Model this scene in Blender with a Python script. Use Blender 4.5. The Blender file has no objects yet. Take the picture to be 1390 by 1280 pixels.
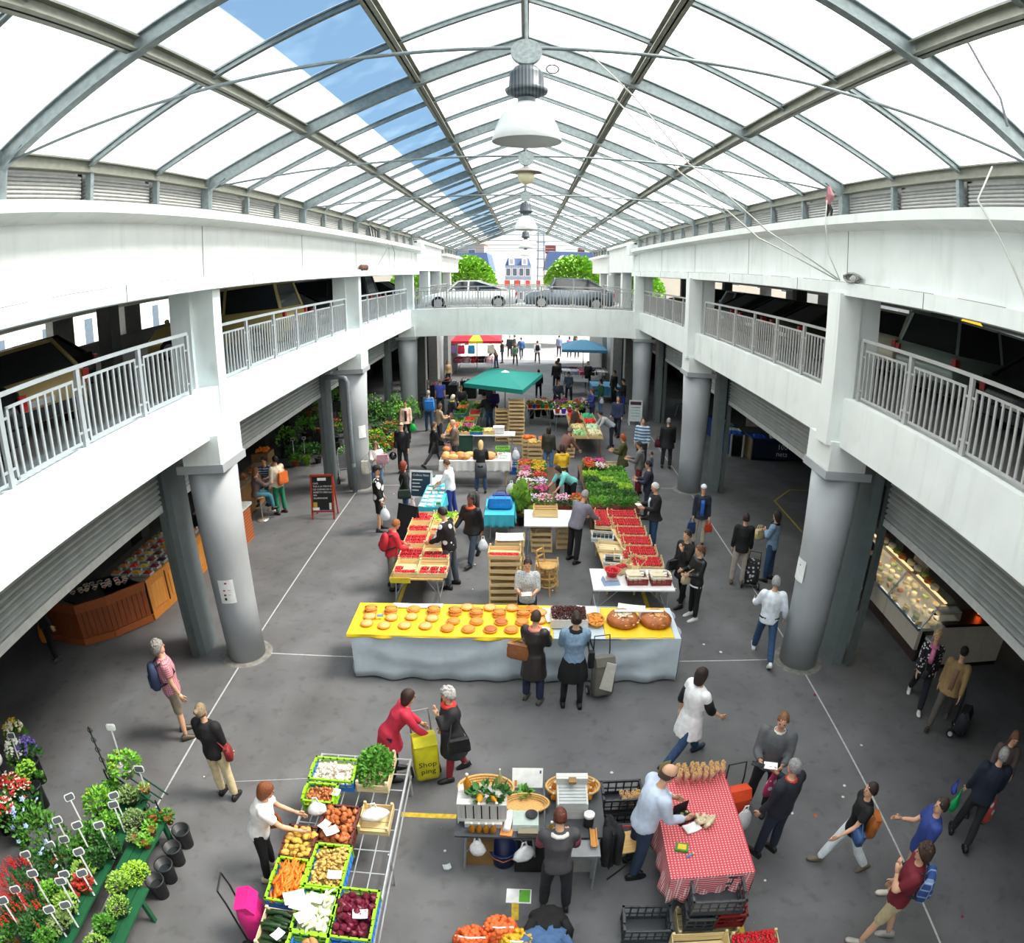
import bpy, bmesh, math, random
from mathutils import Vector as V, Matrix as Mx
R = math.radians
PI = math.pi
sc = bpy.context.scene
col = sc.collection
# ---------------------------------------------------------------- camera
cd = bpy.data.cameras.new('camera')
cam = bpy.data.objects.new('camera', cd)
col.objects.link(cam)
cd.type = 'PANO'
cd.panorama_type = 'FISHEYE_EQUISOLID'      # the photograph was taken with a fisheye lens
cd.sensor_fit = 'HORIZONTAL'
cd.sensor_width, cd.sensor_height = 13.9, 12.8
cd.fisheye_lens = 8.889
cd.fisheye_fov = 2 * PI
cd.shift_x, cd.shift_y = 0.00649, 0.10939
cd.clip_start, cd.clip_end = 0.05, 1000
cam.location = (-0.0127, 0.0, 6.6189)
cam.rotation_euler = (Mx.Rotation(0.0303, 3, 'Z') @ Mx.Rotation(PI / 2 - 0.461, 3, 'X') @ Mx.Rotation(-0.0018, 3, 'Z')).to_euler()
sc.camera = cam
# ---------------------------------------------------------------- world, sun, exposure
sc.view_settings.view_transform = 'Standard'
sc.view_settings.look = 'None'
sc.view_settings.gamma = 1.0
sc.view_settings.use_curve_mapping = False
sc.view_settings.exposure = 0.68
w = bpy.data.worlds.new('world')
sc.world = w
w.use_nodes = True
nt = w.node_tree
bg = nt.nodes['Background']
tc = nt.nodes.new('ShaderNodeTexCoord')
sp = nt.nodes.new('ShaderNodeSeparateXYZ')
nt.links.new(tc.outputs['Generated'], sp.inputs[0])
rp = nt.nodes.new('ShaderNodeValToRGB')           # bright hazy horizon, blue higher up
rp.color_ramp.elements[0].position = 0.0
rp.color_ramp.elements[0].color = (1.0, 1.0, 1.0, 1)
rp.color_ramp.elements[1].position = 0.85
rp.color_ramp.elements[1].color = (0.42, 0.57, 0.78, 1)
e = rp.color_ramp.elements.new(0.07)
e.color = (0.95, 0.98, 1.0, 1)
e = rp.color_ramp.elements.new(0.17)
e.color = (0.60, 0.76, 0.95, 1)
e = rp.color_ramp.elements.new(0.48)
e.color = (0.50, 0.65, 0.84, 1)
nt.links.new(sp.outputs['Z'], rp.inputs[0])
nz = nt.nodes.new('ShaderNodeTexNoise')
nz.inputs['Scale'].default_value = 3.2
nz.inputs['Detail'].default_value = 5
nt.links.new(tc.outputs['Generated'], nz.inputs[0])
cr = nt.nodes.new('ShaderNodeValToRGB')           # loose clouds
cr.color_ramp.elements[0].position = 0.56
cr.color_ramp.elements[1].position = 0.78
nt.links.new(nz.outputs[0], cr.inputs[0])
mx = nt.nodes.new('ShaderNodeMixRGB')
mx.inputs[2].default_value = (1.0, 1.0, 1.0, 1)
nt.links.new(cr.outputs[0], mx.inputs[0])
nt.links.new(rp.outputs[0], mx.inputs[1])
nt.links.new(mx.outputs[0], bg.inputs[0])
bg.inputs[1].default_value = 0.8
sd = bpy.data.lights.new('sun', 'SUN')
sd.energy = 10.5
sd.angle = R(18)
sd.color = (1.0, 0.96, 0.91)
sun = bpy.data.objects.new('sun', sd)
col.objects.link(sun)
sun.rotation_euler = (R(-6), R(35), 0)           # high sun, from the right of the hall
# ---------------------------------------------------------------- helpers
rnd = random.Random(7)


def lin(c):
    if isinstance(c, str):
        c = c.lstrip('#')
        c = [int(c[i:i + 2], 16) / 255 for i in (0, 2, 4)]
    return [x / 12.92 if x <= .04045 else ((x + .055) / 1.055) ** 2.4 for x in c[:3]]


MATS = {}


def mat(c, rough=.65, metal=0., var=.10, scale=9., bump=0., bscale=70., emit=0., pat=None, c2=None, ps=10., alpha=1., trans=0., spec=.5, name=None):
    """procedural material: base colour with soft noise variation, optional pattern (stripes, check, plaid, dots) and fine bump"""
    key = (c, rough, metal, var, scale, bump, bscale, emit, pat, c2, ps, alpha, trans, spec)
    if key in MATS:
        return MATS[key]
    m = bpy.data.materials.new(name or 'paint')
    MATS[key] = m
    m.use_nodes = True
    t = m.node_tree
    b = t.nodes['Principled BSDF']
    b.inputs['Roughness'].default_value = rough
    b.inputs['Metallic'].default_value = metal
    b.inputs['Specular IOR Level'].default_value = spec
    tx = t.nodes.new('ShaderNodeTexCoord')
    n = t.nodes.new('ShaderNodeTexNoise')
    n.inputs['Scale'].default_value = scale
    n.inputs['Detail'].default_value = 3
    t.links.new(tx.outputs['Object'], n.inputs[0])
    L = lin(c)
    r = t.nodes.new('ShaderNodeValToRGB')
    r.color_ramp.elements[0].position = .3
    r.color_ramp.elements[1].position = .7
    r.color_ramp.elements[0].color = [max(0, x * (1 - var)) for x in L] + [1]
    r.color_ramp.elements[1].color = [min(1, x * (1 + var)) for x in L] + [1]
    t.links.new(n.outputs[0], r.inputs[0])
    out = r.outputs[0]
    if pat:
        L2 = lin(c2)
        s = t.nodes.new('ShaderNodeSeparateXYZ')
        t.links.new(tx.outputs['Object'], s.inputs[0])

        def wave(ax, k=1., th=.5):
            a = t.nodes.new('ShaderNodeMath'); a.operation = 'MULTIPLY'; a.inputs[1].default_value = ps * k
            t.links.new(s.outputs[ax], a.inputs[0])
            f = t.nodes.new('ShaderNodeMath'); f.operation = 'FRACT'
            t.links.new(a.outputs[0], f.inputs[0])
            g = t.nodes.new('ShaderNodeMath'); g.operation = 'GREATER_THAN'; g.inputs[1].default_value = th
            t.links.new(f.outputs[0], g.inputs[0])
            return g.outputs[0]

        def comb(a, b_, op):
            q = t.nodes.new('ShaderNodeMath'); q.operation = op
            t.links.new(a, q.inputs[0])
            if hasattr(b_, 'links'):
                t.links.new(b_, q.inputs[1])
            else:
                q.inputs[1].default_value = b_
            return q.outputs[0]
        if pat == 'hstripe':
            fac = wave('Z')
        elif pat == 'xstripe':
            fac = wave('X')
        elif pat == 'ystripe':
            fac = wave('Y')
        elif pat == 'gingham':
            fac = comb(comb(wave('X'), wave('Y'), 'ADD'), .5, 'MULTIPLY')
        elif pat == 'ginghamz':
            fac = comb(comb(comb(wave('X'), wave('Y'), 'MAXIMUM'), wave('Z'), 'ADD'), .5, 'MULTIPLY')
        elif pat == 'plaid':
            fac = comb(comb(wave('X', 1, .8), wave('Z', 1, .8), 'ADD'), .6, 'MULTIPLY')
        else:
            vo = t.nodes.new('ShaderNodeTexVoronoi')
            vo.inputs['Scale'].default_value = ps
            t.links.new(tx.outputs['Object'], vo.inputs[0])
            fac = comb(vo.outputs['Distance'], .33, 'LESS_THAN')
        q = t.nodes.new('ShaderNodeMixRGB')
        t.links.new(fac, q.inputs[0])
        t.links.new(out, q.inputs[1])
        q.inputs[2].default_value = L2 + [1]
        out = q.outputs[0]
    t.links.new(out, b.inputs['Base Color'])
    if emit:
        t.links.new(out, b.inputs['Emission Color'])
        b.inputs['Emission Strength'].default_value = emit
    if bump:
        n2 = t.nodes.new('ShaderNodeTexNoise')
        n2.inputs['Scale'].default_value = bscale
        n2.inputs['Detail'].default_value = 4
        t.links.new(tx.outputs['Object'], n2.inputs[0])
        bp = t.nodes.new('ShaderNodeBump')
        bp.inputs['Strength'].default_value = bump
        bp.inputs['Distance'].default_value = .02
        t.links.new(n2.outputs[0], bp.inputs['Height'])
        t.links.new(bp.outputs[0], b.inputs['Normal'])
    if alpha < 1:
        b.inputs['Alpha'].default_value = alpha
    if trans:
        b.inputs['Transmission Weight'].default_value = trans
    return m


def wood(c, ax='X', s=1.):
    """wood grain running along one axis"""
    key = ('wood', c, ax, s)
    if key in MATS:
        return MATS[key]
    m = mat(c, .6, var=.14, scale=4 * s, bump=.12, name='wood').copy()
    MATS[key] = m
    t = m.node_tree
    n = [x for x in t.nodes if x.type == 'TEX_NOISE'][0]
    mp = t.nodes.new('ShaderNodeMapping')
    k = {'X': (1.5, 22, 22), 'Y': (22, 1.5, 22), 'Z': (22, 22, 1.5)}[ax]
    mp.inputs['Scale'].default_value = [a * .35 for a in k]
    t.links.new([x for x in t.nodes if x.type == 'TEX_COORD'][0].outputs['Object'], mp.inputs[0])
    t.links.new(mp.outputs[0], n.inputs[0])
    return m


class MB:
    """collects shapes into one mesh"""

    def __init__(s):
        s.v = []; s.f = []; s.m = []; s.mi = 0

    def add(s, vs, fs):
        k = len(s.v)
        s.v += [tuple(p) for p in vs]
        s.f += [tuple(i + k for i in f) for f in fs]
        s.m += [s.mi] * len(fs)
        return s

    def box(s, x0, x1, y0, y1, z0, z1, mtx=None):
        vs = [V((x, y, z)) for x in (x0, x1) for y in (y0, y1) for z in (z0, z1)]
        if mtx:
            vs = [mtx @ p for p in vs]
        return s.add(vs, [(0, 1, 3, 2), (4, 6, 7, 5), (0, 4, 5, 1), (2, 3, 7, 6), (0, 2, 6, 4), (1, 5, 7, 3)])

    def bar(s, p, q, w_, h=None, up=(0, 0, 1)):
        """rectangular bar from p to q"""
        p, q = V(p), V(q)
        h = h or w_
        d = (q - p).normalized()
        u = V(up)
        if abs(d.dot(u)) > .98:
            u = V((0, 1, 0))
        a = d.cross(u).normalized() * w_ / 2
        b = a.cross(d).normalized() * h / 2
        vs = [p + i * a + j * b for i, j in ((-1, -1), (1, -1), (1, 1), (-1, 1))] + [q + i * a + j * b for i, j in ((-1, -1), (1, -1), (1, 1), (-1, 1))]
        return s.add(vs, [(0, 3, 2, 1), (4, 5, 6, 7), (0, 1, 5, 4), (1, 2, 6, 5), (2, 3, 7, 6), (3, 0, 4, 7)])

    def loft(s, rings, cap=True, close=False):
        n = len(rings[0]); vs = [p for r in rings for p in r]; fs = []
        m_ = len(rings)
        for i in range(m_ - (0 if close else 1)):
            for j in range(n):
                a = i * n + j; b = i * n + (j + 1) % n; c = ((i + 1) % m_) * n + (j + 1) % n; d = ((i + 1) % m_) * n + j
                fs.append((a, b, c, d))
        if cap and not close:
            fs.append(tuple(range(n - 1, -1, -1))); fs.append(tuple((m_ - 1) * n + j for j in range(n)))
        return s.add(vs, fs)

    def tube(s, pts, r, n=8, cap=True, flat=None):
        """tube through pts; r one radius or a list; flat = (side axis, ratio) flattens the section"""
        pts = [V(p) for p in pts]
        rr = r if isinstance(r, (list, tuple)) else [r] * len(pts)
        rings = []
        prev = None
        for i, p in enumerate(pts):
            d = (pts[min(i + 1, len(pts) - 1)] - pts[max(i - 1, 0)])
            d = d.normalized() if d.length > 1e-9 else V((0, 0, 1))
            if prev is None:
                u = V((1, 0, 0)) if abs(d.x) < .9 else V((0, 1, 0))
            else:
                u = prev
            a = (u - d * u.dot(d))
            a = a.normalized() if a.length > 1e-6 else d.orthogonal().normalized()
            prev = a
            b = d.cross(a)
            k = rr[i]
            ka, kb = (k if isinstance(k, (list, tuple)) else (k, k))
            rings.append([p + a * ka * math.cos(2 * PI * j / n) + b * kb * math.sin(2 * PI * j / n) for j in range(n)])
        return s.loft(rings, cap)

    def lathe(s, prof, n=16, c=(0, 0, 0), cap=True):
        return s.loft([[(c[0] + r * math.cos(2 * PI * j / n), c[1] + r * math.sin(2 * PI * j / n), c[2] + z) for j in range(n)] for r, z in prof], cap)

    def ball(s, c, r, n=8, mtx=None):
        r = r if isinstance(r, (list, tuple)) else (r, r, r)
        m_ = max(4, n // 2 + 1)
        c = V(c)
        vs = [V((0, 0, -1))]
        for i in range(1, m_):
            t = -PI / 2 + PI * i / m_
            vs += [V((math.cos(t) * math.cos(2 * PI * j / n), math.cos(t) * math.sin(2 * PI * j / n), math.sin(t))) for j in range(n)]
        vs.append(V((0, 0, 1)))
        fs = [(0, 1 + (j + 1) % n, 1 + j) for j in range(n)]
        for i in range(m_ - 2):
            for j in range(n):
                a = 1 + i * n + j; b = 1 + i * n + (j + 1) % n
                fs.append((a, b, b + n, a + n))
        k = len(vs) - 1
        fs += [(k, k - n + j, k - n + (j + 1) % n) for j in range(n)]
        vs = [V((p.x * r[0], p.y * r[1], p.z * r[2])) for p in vs]
        if mtx:
            vs = [mtx @ p for p in vs]
        return s.add([p + c for p in vs], fs)

    def prism(s, pts, ax, a0, a1):
        """polygon pts (2d) swept along axis ax from a0 to a1"""
        def mk(p, a):
            return {'X': (a, p[0], p[1]), 'Y': (p[0], a, p[1]), 'Z': (p[0], p[1], a)}[ax]
        n = len(pts)
        vs = [mk(p, a0) for p in pts] + [mk(p, a1) for p in pts]
        return s.add(vs, [tuple(range(n - 1, -1, -1)), tuple(range(n, 2 * n))] + [(i, (i + 1) % n, n + (i + 1) % n, n + i) for i in range(n)])

    def mesh(s, name='mesh', mats=None, smooth=False, fix=True):
        me = bpy.data.meshes.new(name)
        me.from_pydata(s.v, [], s.f)
        for q in (mats if isinstance(mats, (list, tuple)) else [mats]):
            if q:
                me.materials.append(q)
        if len(set(s.m)) > 1:
            me.polygons.foreach_set('material_index', s.m)
        if smooth:
            me.polygons.foreach_set('use_smooth', [True] * len(s.f))
        if fix:
            b = bmesh.new(); b.from_mesh(me)
            bmesh.ops.recalc_face_normals(b, faces=b.faces)
            b.to_mesh(me); b.free()
        me.update()
        return me


def ob(name, me, parent=None, loc=(0, 0, 0), rz=0., rot=None, scale=None):
    o = bpy.data.objects.new(name, me)
    col.objects.link(o)
    o.location = loc
    o.rotation_euler = rot or (0, 0, rz)
    if scale:
        o.scale = scale if isinstance(scale, (tuple, list)) else (scale,) * 3
    if parent:
        o.parent = parent
    return o


def tag(o, label=None, cat=None, group=None, kind=None):
    if label: o['label'] = label
    if cat: o['category'] = cat
    if group: o['group'] = group
    if kind: o['kind'] = kind
    return o


def thing(name, label, cat, loc=(0, 0, 0), rz=0., group=None):
    return tag(ob(name, None, None, loc, rz), label, cat, group)


def struct(name, me, label=None, loc=(0, 0, 0), parent=None, rz=0.):
    o = ob(name, me, parent, loc, rz)
    o['kind'] = 'structure'
    if label: o['label'] = label
    return o


def boxm(name, dims, m, bevel=0):
    return MB().box(*dims).mesh(name, m)


def text(s, size, m, name='lettering', parent=None, loc=(0, 0, 0), rot=(0, 0, 0), align='CENTER', ext=.001):
    cu = bpy.data.curves.new('text', 'FONT')
    cu.body = s; cu.size = size; cu.align_x = align; cu.extrude = ext; cu.resolution_u = 2
    t = bpy.data.objects.new('text', cu)
    col.objects.link(t)
    me = bpy.data.meshes.new_from_object(t)
    col.objects.unlink(t); bpy.data.objects.remove(t)
    me.materials.clear(); me.materials.append(m)
    return tag(ob(name, me, parent, loc, rot=rot), kind='stuff')


def copy_thing(o, loc, rz=None, label=None, group=None):
    c = o.copy(); col.objects.link(c); c.location = loc
    if rz is not None: c.rotation_euler = (o.rotation_euler[0], o.rotation_euler[1], rz)
    if label: c['label'] = label
    if group: c['group'] = group
    for ch in o.children:
        k = ch.copy(); col.objects.link(k); k.parent = c
        for g in ch.children:
            q = g.copy(); col.objects.link(q); q.parent = k
    return c


WHITE = mat('#e4eae8', .7, var=.05, scale=1.2, bump=.05, bscale=25, name='white painted concrete')
def streaks(m, k=.86):
    """faint vertical rain streaks and grime on painted concrete"""
    t = m.node_tree; b = t.nodes['Principled BSDF']
    src = b.inputs['Base Color'].links[0].from_socket
    tx = [x for x in t.nodes if x.type == 'TEX_COORD'][0]
    for sc_, lo, hi in (((2.6, 2.6, .25), .55, .8), ((.8, .8, .8), .6, .8)):
        mp = t.nodes.new('ShaderNodeMapping'); mp.inputs['Scale'].default_value = sc_
        n = t.nodes.new('ShaderNodeTexNoise'); n.inputs['Scale'].default_value = 2.; n.inputs['Detail'].default_value = 6
        t.links.new(tx.outputs['Object'], mp.inputs[0]); t.links.new(mp.outputs[0], n.inputs[0])
        r = t.nodes.new('ShaderNodeValToRGB'); r.color_ramp.elements[0].position = lo; r.color_ramp.elements[1].position = hi
        q = t.nodes.new('ShaderNodeMixRGB'); q.blend_type = 'MULTIPLY'; q.inputs[2].default_value = (k, k * 1.01, k * .99, 1)
        t.links.new(n.outputs[0], r.inputs[0]); t.links.new(r.outputs[0], q.inputs[0]); t.links.new(src, q.inputs[1])
        src = q.outputs[0]
    t.links.new(src, b.inputs['Base Color'])


streaks(WHITE)
GREY = mat('#a6abaf', .55, var=.06, scale=2, bump=.05, bscale=30, name='grey painted concrete')
DGREY = mat('#6f777b', .5, var=.06, scale=3, name='dark grey paint')
STEEL = mat('#7f8b8d', .45, metal=.35, var=.18, scale=14, name='galvanised steel')
STEEL2 = mat('#7d8075', .5, metal=.25, var=.12, scale=10, name='painted steel')
RAIL = mat('#a9aaa8', .5, metal=.1, var=.05, name='grey rail paint')
BLACK = mat('#17181a', .6, name='black'); DARK = mat('#2a2b2c', .8, name='dark')
# ---------------------------------------------------------------- floor
def asphalt():
    m = mat('#696a6c', .62, var=.16, scale=1.3, bump=.35, bscale=160, spec=.4, name='asphalt').copy()
    t = m.node_tree
    b = t.nodes['Principled BSDF']
    tx = [x for x in t.nodes if x.type == 'TEX_COORD'][0]
    src = b.inputs['Base Color'].links[0].from_socket
    for sc_, lo, hi, c_, mode in ((38., .70, .74, (.32, .32, .31), 'MIX'), (.45, .45, .75, (.70, .69, .67), 'MULTIPLY'), (5., .56, .7, (.80, .79, .77), 'MULTIPLY'), (210., .6, .8, (.6, .6, .6), 'MULTIPLY')):
        n = t.nodes.new('ShaderNodeTexNoise'); n.inputs['Scale'].default_value = sc_; n.inputs['Detail'].default_value = 4
        t.links.new(tx.outputs['Object'], n.inputs[0])
        r = t.nodes.new('ShaderNodeValToRGB')
        r.color_ramp.elements[0].position = lo; r.color_ramp.elements[1].position = hi
        t.links.new(n.outputs[0], r.inputs[0])
        q = t.nodes.new('ShaderNodeMixRGB'); q.blend_type = mode
        t.links.new(r.outputs[0], q.inputs[0]); t.links.new(src, q.inputs[1]); q.inputs[2].default_value = list(c_) + [1]
        src = q.outputs[0]
    t.links.new(src, b.inputs['Base Color'])
    return m


floor = struct('floor', boxm('floor', (-16, 16, -6, 50.3, -.2, 0), asphalt()), 'dark asphalt market floor')
LINE = mat('#b4b6b4', .7, var=.2, scale=20, name='pale floor line')
YEL = mat('#c7a92c', .7, var=.25, scale=18, name='worn yellow paint')


def mark(x0, y0, x1, y1, w_, m=LINE):
    ob('floor_line', MB().bar((x0, y0, .001), (x1, y1, .001), w_, .003).mesh('line', m), floor)


for sx in (-1, 1):
    for a, b in ((-4, 9.3), (10.2, 19.1), (20.1, 29), (30, 48)):
        mark(sx * 5.3, a, sx * 5.3, b, .03)
for y in (9.82, 19.7, 29.5):
    mark(-4.85, y, 4.85, y, .025)
mark(-4.3, 6.3, -1.2, 6.95, .008)
for a in ((-1.61, 5.98, -.86, 5.99), (2.64, 4.34, 2.64, 3.7), (-.04, 4.62, -.04, 4.3), (-2.63, 12.97, -2.63, 11.75), (2.62, 12.9, 2.62, 11.6)):
    mark(*a, .085, YEL)
for a in ((9.14, 20.11, 8.09, 18.88), (8.09, 18.88, 8.03, 16.3), (9.14, 20.11, 10.6, 20.2)):
    mark(*a, .05, YEL)
# scraps of litter lying about
LIT = [mat('#d9d8d2', .8, name='paper scrap'), mat('#b5672f', .8, name='dry leaf'), mat('#7d1f33', .6, name='onion skin')]
for i in range(46):
    x, y = rnd.uniform(-4.9, 6.2), rnd.choice([rnd.uniform(2.4, 9), rnd.uniform(2.8, 8), rnd.uniform(10, 20)])
    q = MB(); a = rnd.random() * 6
    k = rnd.uniform(.012, .03)
    q.loft([[(k * math.cos(a + j * 1.256) * (1 + .5 * rnd.random()), k * math.sin(a + j * 1.256) * (1 + .5 * rnd.random()), z) for j in range(5)] for z in (.001, .006)])
    tag(ob('litter_scrap', q.mesh('scrap', LIT[0 if i % 5 else 1 + (i // 5) % 2]), None, (x, y, 0)), 'tiny scrap of litter lying on the asphalt floor', 'litter', 'litter scraps on the floor')

# ---------------------------------------------------------------- round columns, jambs, pillars
CY = (9.78, 19.6, 29.45)
PAPER = mat('#eef0f0', .8, name='paper')
shaft = MB().lathe([(.375, 0), (.385, 1.2), (.41, 2.4), (.455, 3.77)], 40).mesh('shaft', GREY, True)
pedm = MB().lathe([(.52, 0), (.46, .01), (.39, .012)], 28).mesh('plinth_ring', mat('#7a7974', .9, var=.3, scale=7, bump=.3, name='worn cement'))
capm = MB().box(-.46, .46, -.48, .48, 3.77, 3.91).mesh('capital', GREY)
jambm = MB().box(-.12, .12, -.3, .3, 0, 4.4).mesh('jamb', mat('#6c7678', .55, var=.08, scale=5, bump=.05, name='jamb paint'))
stubm = MB().box(-.31, .42, -.46, .46, 3.91, 4.4).mesh('stub', WHITE)
for k, y in enumerate(CY + (39.3,)):
    for sx in (-1, 1):
        side = 'left' if sx < 0 else 'right'
        no = ('nearest', 'second', 'third', 'farthest')[k]
        c = struct('column', shaft, f'grey round concrete column, {no} on the {side} side', (sx * 5.3, y, 0))
        ob('capital', capm, c); ob('plinth_ring', pedm, c)
        p = struct('pillar', stubm, f'white square pillar above the {no} {side} column', (sx * 5.3, y, 0), rz=0 if sx < 0 else PI)
        q = MB()
        q.box(-.1, .30, .06, .35, 4.33, 6.8)      # slim face post in front of the beam
        q.box(-.5, -.1, -.04, .40, 4.33, 6.8)
        up = ob('upper_post', q.mesh('post', WHITE), p)
        if sx > 0:
            up.rotation_euler = (0, 0, PI); up.scale = (-1, 1, 1)
            up.rotation_euler = (PI, 0, 0); up.rotation_euler = (0, 0, PI); up.scale = (1, -1, 1)
        struct('jamb', jambm, f'flat grey shutter jamb behind the {no} {side} column', (sx * (6.27 if sx < 0 else 6.12), y + .12, 0))
# notices taped to columns and a drainpipe
def notice(name, label, cx, cy, r, ang, z, w_, h, lines):
    t = thing(name, label, 'notice', (cx, cy, z))
    q = MB()
    n = 6
    A = [ang - w_ / r / 2 + w_ / r * i / n for i in range(n + 1)]
    for rr in (r, r + .002):
        pass
    q.loft([[(rr * math.cos(a), rr * math.sin(a), zz) for rr, zz in ((r, -h / 2), (r + .003, -h / 2), (r + .003, h / 2), (r, h / 2))] for a in A])
    ob('sheet', q.mesh('sheet', PAPER), t)
    for (f, zz, hh, c_) in lines:
        a = ang + f * w_ / r / 2
        ob('print_mark', MB().box(-.022, .022, -.001, .001, -hh / 2, hh / 2).mesh('mark', mat(c_, .8)), t, ((r + .004) * math.cos(a), (r + .004) * math.sin(a), zz), a + PI / 2)


notice('notice', 'white notice sheet with red and black marks on the nearest left column', -5.3, 9.78, .412, R(-80), 1.55, .3, .46,
       [(0, .17, .03, '#b03040'), (-.3, .03, .03, '#c06070'), (-.3, -.06, .035, '#555555'), (-.3, -.14, .05, '#333333'), (.3, .03, .008, '#999999'), (.3, -.06, .008, '#999999')])
notice('notice', 'white notice sheet on the nearest right column', 5.3, 9.78, .425, R(-172), 1.95, .28, .42, [(0, .1, .02, '#8a8f94')])
notice('notice', 'blank white sheet on the second left column', -5.3, 19.6, .412, R(-45), 1.9, .26, .4, [])
t = thing('drainpipe', 'grey drainpipe bending down the second left column', 'pipe', (-5.3, 19.6, 0))
ob('pipe', MB().tube([(-.75, -.5, 3.72), (-.25, -.58, 3.72), (-.08, -.6, 3.68), (-.02, -.6, 3.55), (-.02, -.58, 2), (-.02, -.55, .02)], .075, 12).mesh('pipe', mat('#7d858b', .4), True), t)
for z in (.9, 2.1, 3.2):
    ob('pipe_collar', MB().lathe([(.085, -.05), (.085, .05)], 12, (-.02, -.57, z)).mesh('collar', mat('#7d858b', .4)), t)

# ---------------------------------------------------------------- side galleries: beams, decks, parapets, shutters
SHUT = mat('#aab0ae', .5, metal=.1, var=.1, scale=3, name='shutter metal')
SH_Y = ((-4.5, 9.55), (10.3, 19.45), (20.2, 29.2), (30.1, 39))
for sx in (-1, 1):
    side = 'left' if sx < 0 else 'right'

    def bx(x0, x1, y0, y1, z0, z1):
        return MB().box(min(sx * x0, sx * x1), max(sx * x0, sx * x1), y0, y1, z0, z1)
    struct('beam_' + side, bx(5.03, 5.5, -6, 29.95, 4.33, 5.13).mesh('beam', WHITE), f'white concrete balcony beam along the {side} side')
    struct('deck_' + side, bx(5.5, 17, -6, 49, 4.62, 5.0).mesh('deck', mat('#8d8f8d', .8, bump=.2, name='deck concrete')), f'concrete parking deck over the {side} stalls')
    o = struct('parapet_' + side, bx(4.97, 5.35, -6, 30.6, 6.9, 7.9).mesh('parapet', WHITE), f'white concrete parapet above the {side} parking deck')
    ob('lower_band', bx(4.87, 5.5, -6, 30.6, 6.77, 6.98).mesh('band', WHITE), o)
    q = MB(); pts = [(sx * 4.66, 7.89), (sx * 4.66, 8.03), (sx * 5.5, 8.03), (sx * 5.5, 7.86), (sx * 4.99, 7.83)]
    q.prism(pts, 'Y', -6, 29.6)
    ob('coping', q.mesh('coping', WHITE), o)
    GRIME = mat('#5d625c', .9, var=.4, scale=6, name='grime')
    for k in range(24):
        y_ = -1 + k * 1.3 + rnd.uniform(-.3, .3)
        ob('ledge_grime', MB().box(min(sx * 4.955, sx * 4.98), max(sx * 4.955, sx * 4.98), y_, y_ + rnd.uniform(.5, 1.3), 6.978, 6.992).mesh('g', GRIME), o)
    for k in range(6):
        ob('panel_joint', MB().box(min(sx * 4.965, sx * 4.972), max(sx * 4.965, sx * 4.972), 4.6 + k * 4.9, 4.612 + k * 4.9, 6.99, 7.84).mesh('j', GRIME), o)
    for k in range(7):
        ob('band_joint', MB().box(min(sx * 4.865, sx * 4.872), max(sx * 4.865, sx * 4.872), 2.9 + k * 4.2, 2.91 + k * 4.2, 6.77, 6.98).mesh('j', GRIME), o)
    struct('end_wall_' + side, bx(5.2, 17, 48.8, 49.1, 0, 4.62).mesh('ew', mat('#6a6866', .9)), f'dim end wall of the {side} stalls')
    struct('roof_deck_' + side, bx(5.35, 17, -6, 49, 6.95, 7.3).mesh('roofdeck', mat('#9a9a96', .9, name='deck roof')), f'flat roof slab over the {side} parking deck')
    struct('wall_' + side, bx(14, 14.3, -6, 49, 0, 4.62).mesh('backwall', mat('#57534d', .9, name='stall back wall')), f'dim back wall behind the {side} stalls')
    # outer parking wall with window openings
    q = bx(16.6, 17, -6, 49, 5, 5.75)
    for y in range(-6, 49, 5):
        q.box(min(sx * 16.6, sx * 17), max(sx * 16.6, sx * 17), y, y + 1.3, 5.7, 6.97)
    o = struct('outer_wall_' + side, q.mesh('outer', mat('#8e8f8e', .9)), f'low outer wall of the {side} parking deck')
    for k in range(5):
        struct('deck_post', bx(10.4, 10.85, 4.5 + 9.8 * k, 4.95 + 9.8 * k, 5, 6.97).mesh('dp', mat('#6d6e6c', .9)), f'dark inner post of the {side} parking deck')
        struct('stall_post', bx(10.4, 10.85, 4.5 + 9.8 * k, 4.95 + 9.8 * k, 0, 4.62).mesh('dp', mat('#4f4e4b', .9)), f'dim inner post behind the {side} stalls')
    # roller shutters, half lowered, of separate slats
    for k, (a, b) in enumerate(SH_Y):
        X = sx * 6.36
        z0 = 3.05 if sx < 0 else 2.95
        t = struct('roller_shutter', None, f'grey roller shutter pulled half up, bay {("one", "two", "three", "four")[k]} on the {side}', (X, 0, 0))
        sl = MB().prism([(.02 * sx, 0), (-.01 * sx, .004), (-.05 * sx, .03), (-.05 * sx, .068), (-.01 * sx, .092), (.02 * sx, .1)], 'Y', a, b).mesh('slat', SHUT)
        for i in range(13):
            ob('slat', sl, t, (0, 0, z0 + .13 + .1 * i))
        ob('bottom_rail', MB().box(-.05, .05, a, b, z0, z0 + .13).mesh('rail', mat('#c9cdca', .45, metal=.1)), t)
        for yy in (a, b):
            ob('guide_channel', MB().box(-.06, .06, yy - .06, yy + .06, 0 if yy == b else 0, 4.4).mesh('guide', mat('#59615f', .5)), t)

struct('wall_back', MB().box(-17, 17, -6.3, -6, 0, 7.3).mesh('bw', WHITE), 'unseen white wall added behind the camera to block stray sun')  # unseen wall, added to keep sun from entering the open back end
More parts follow.
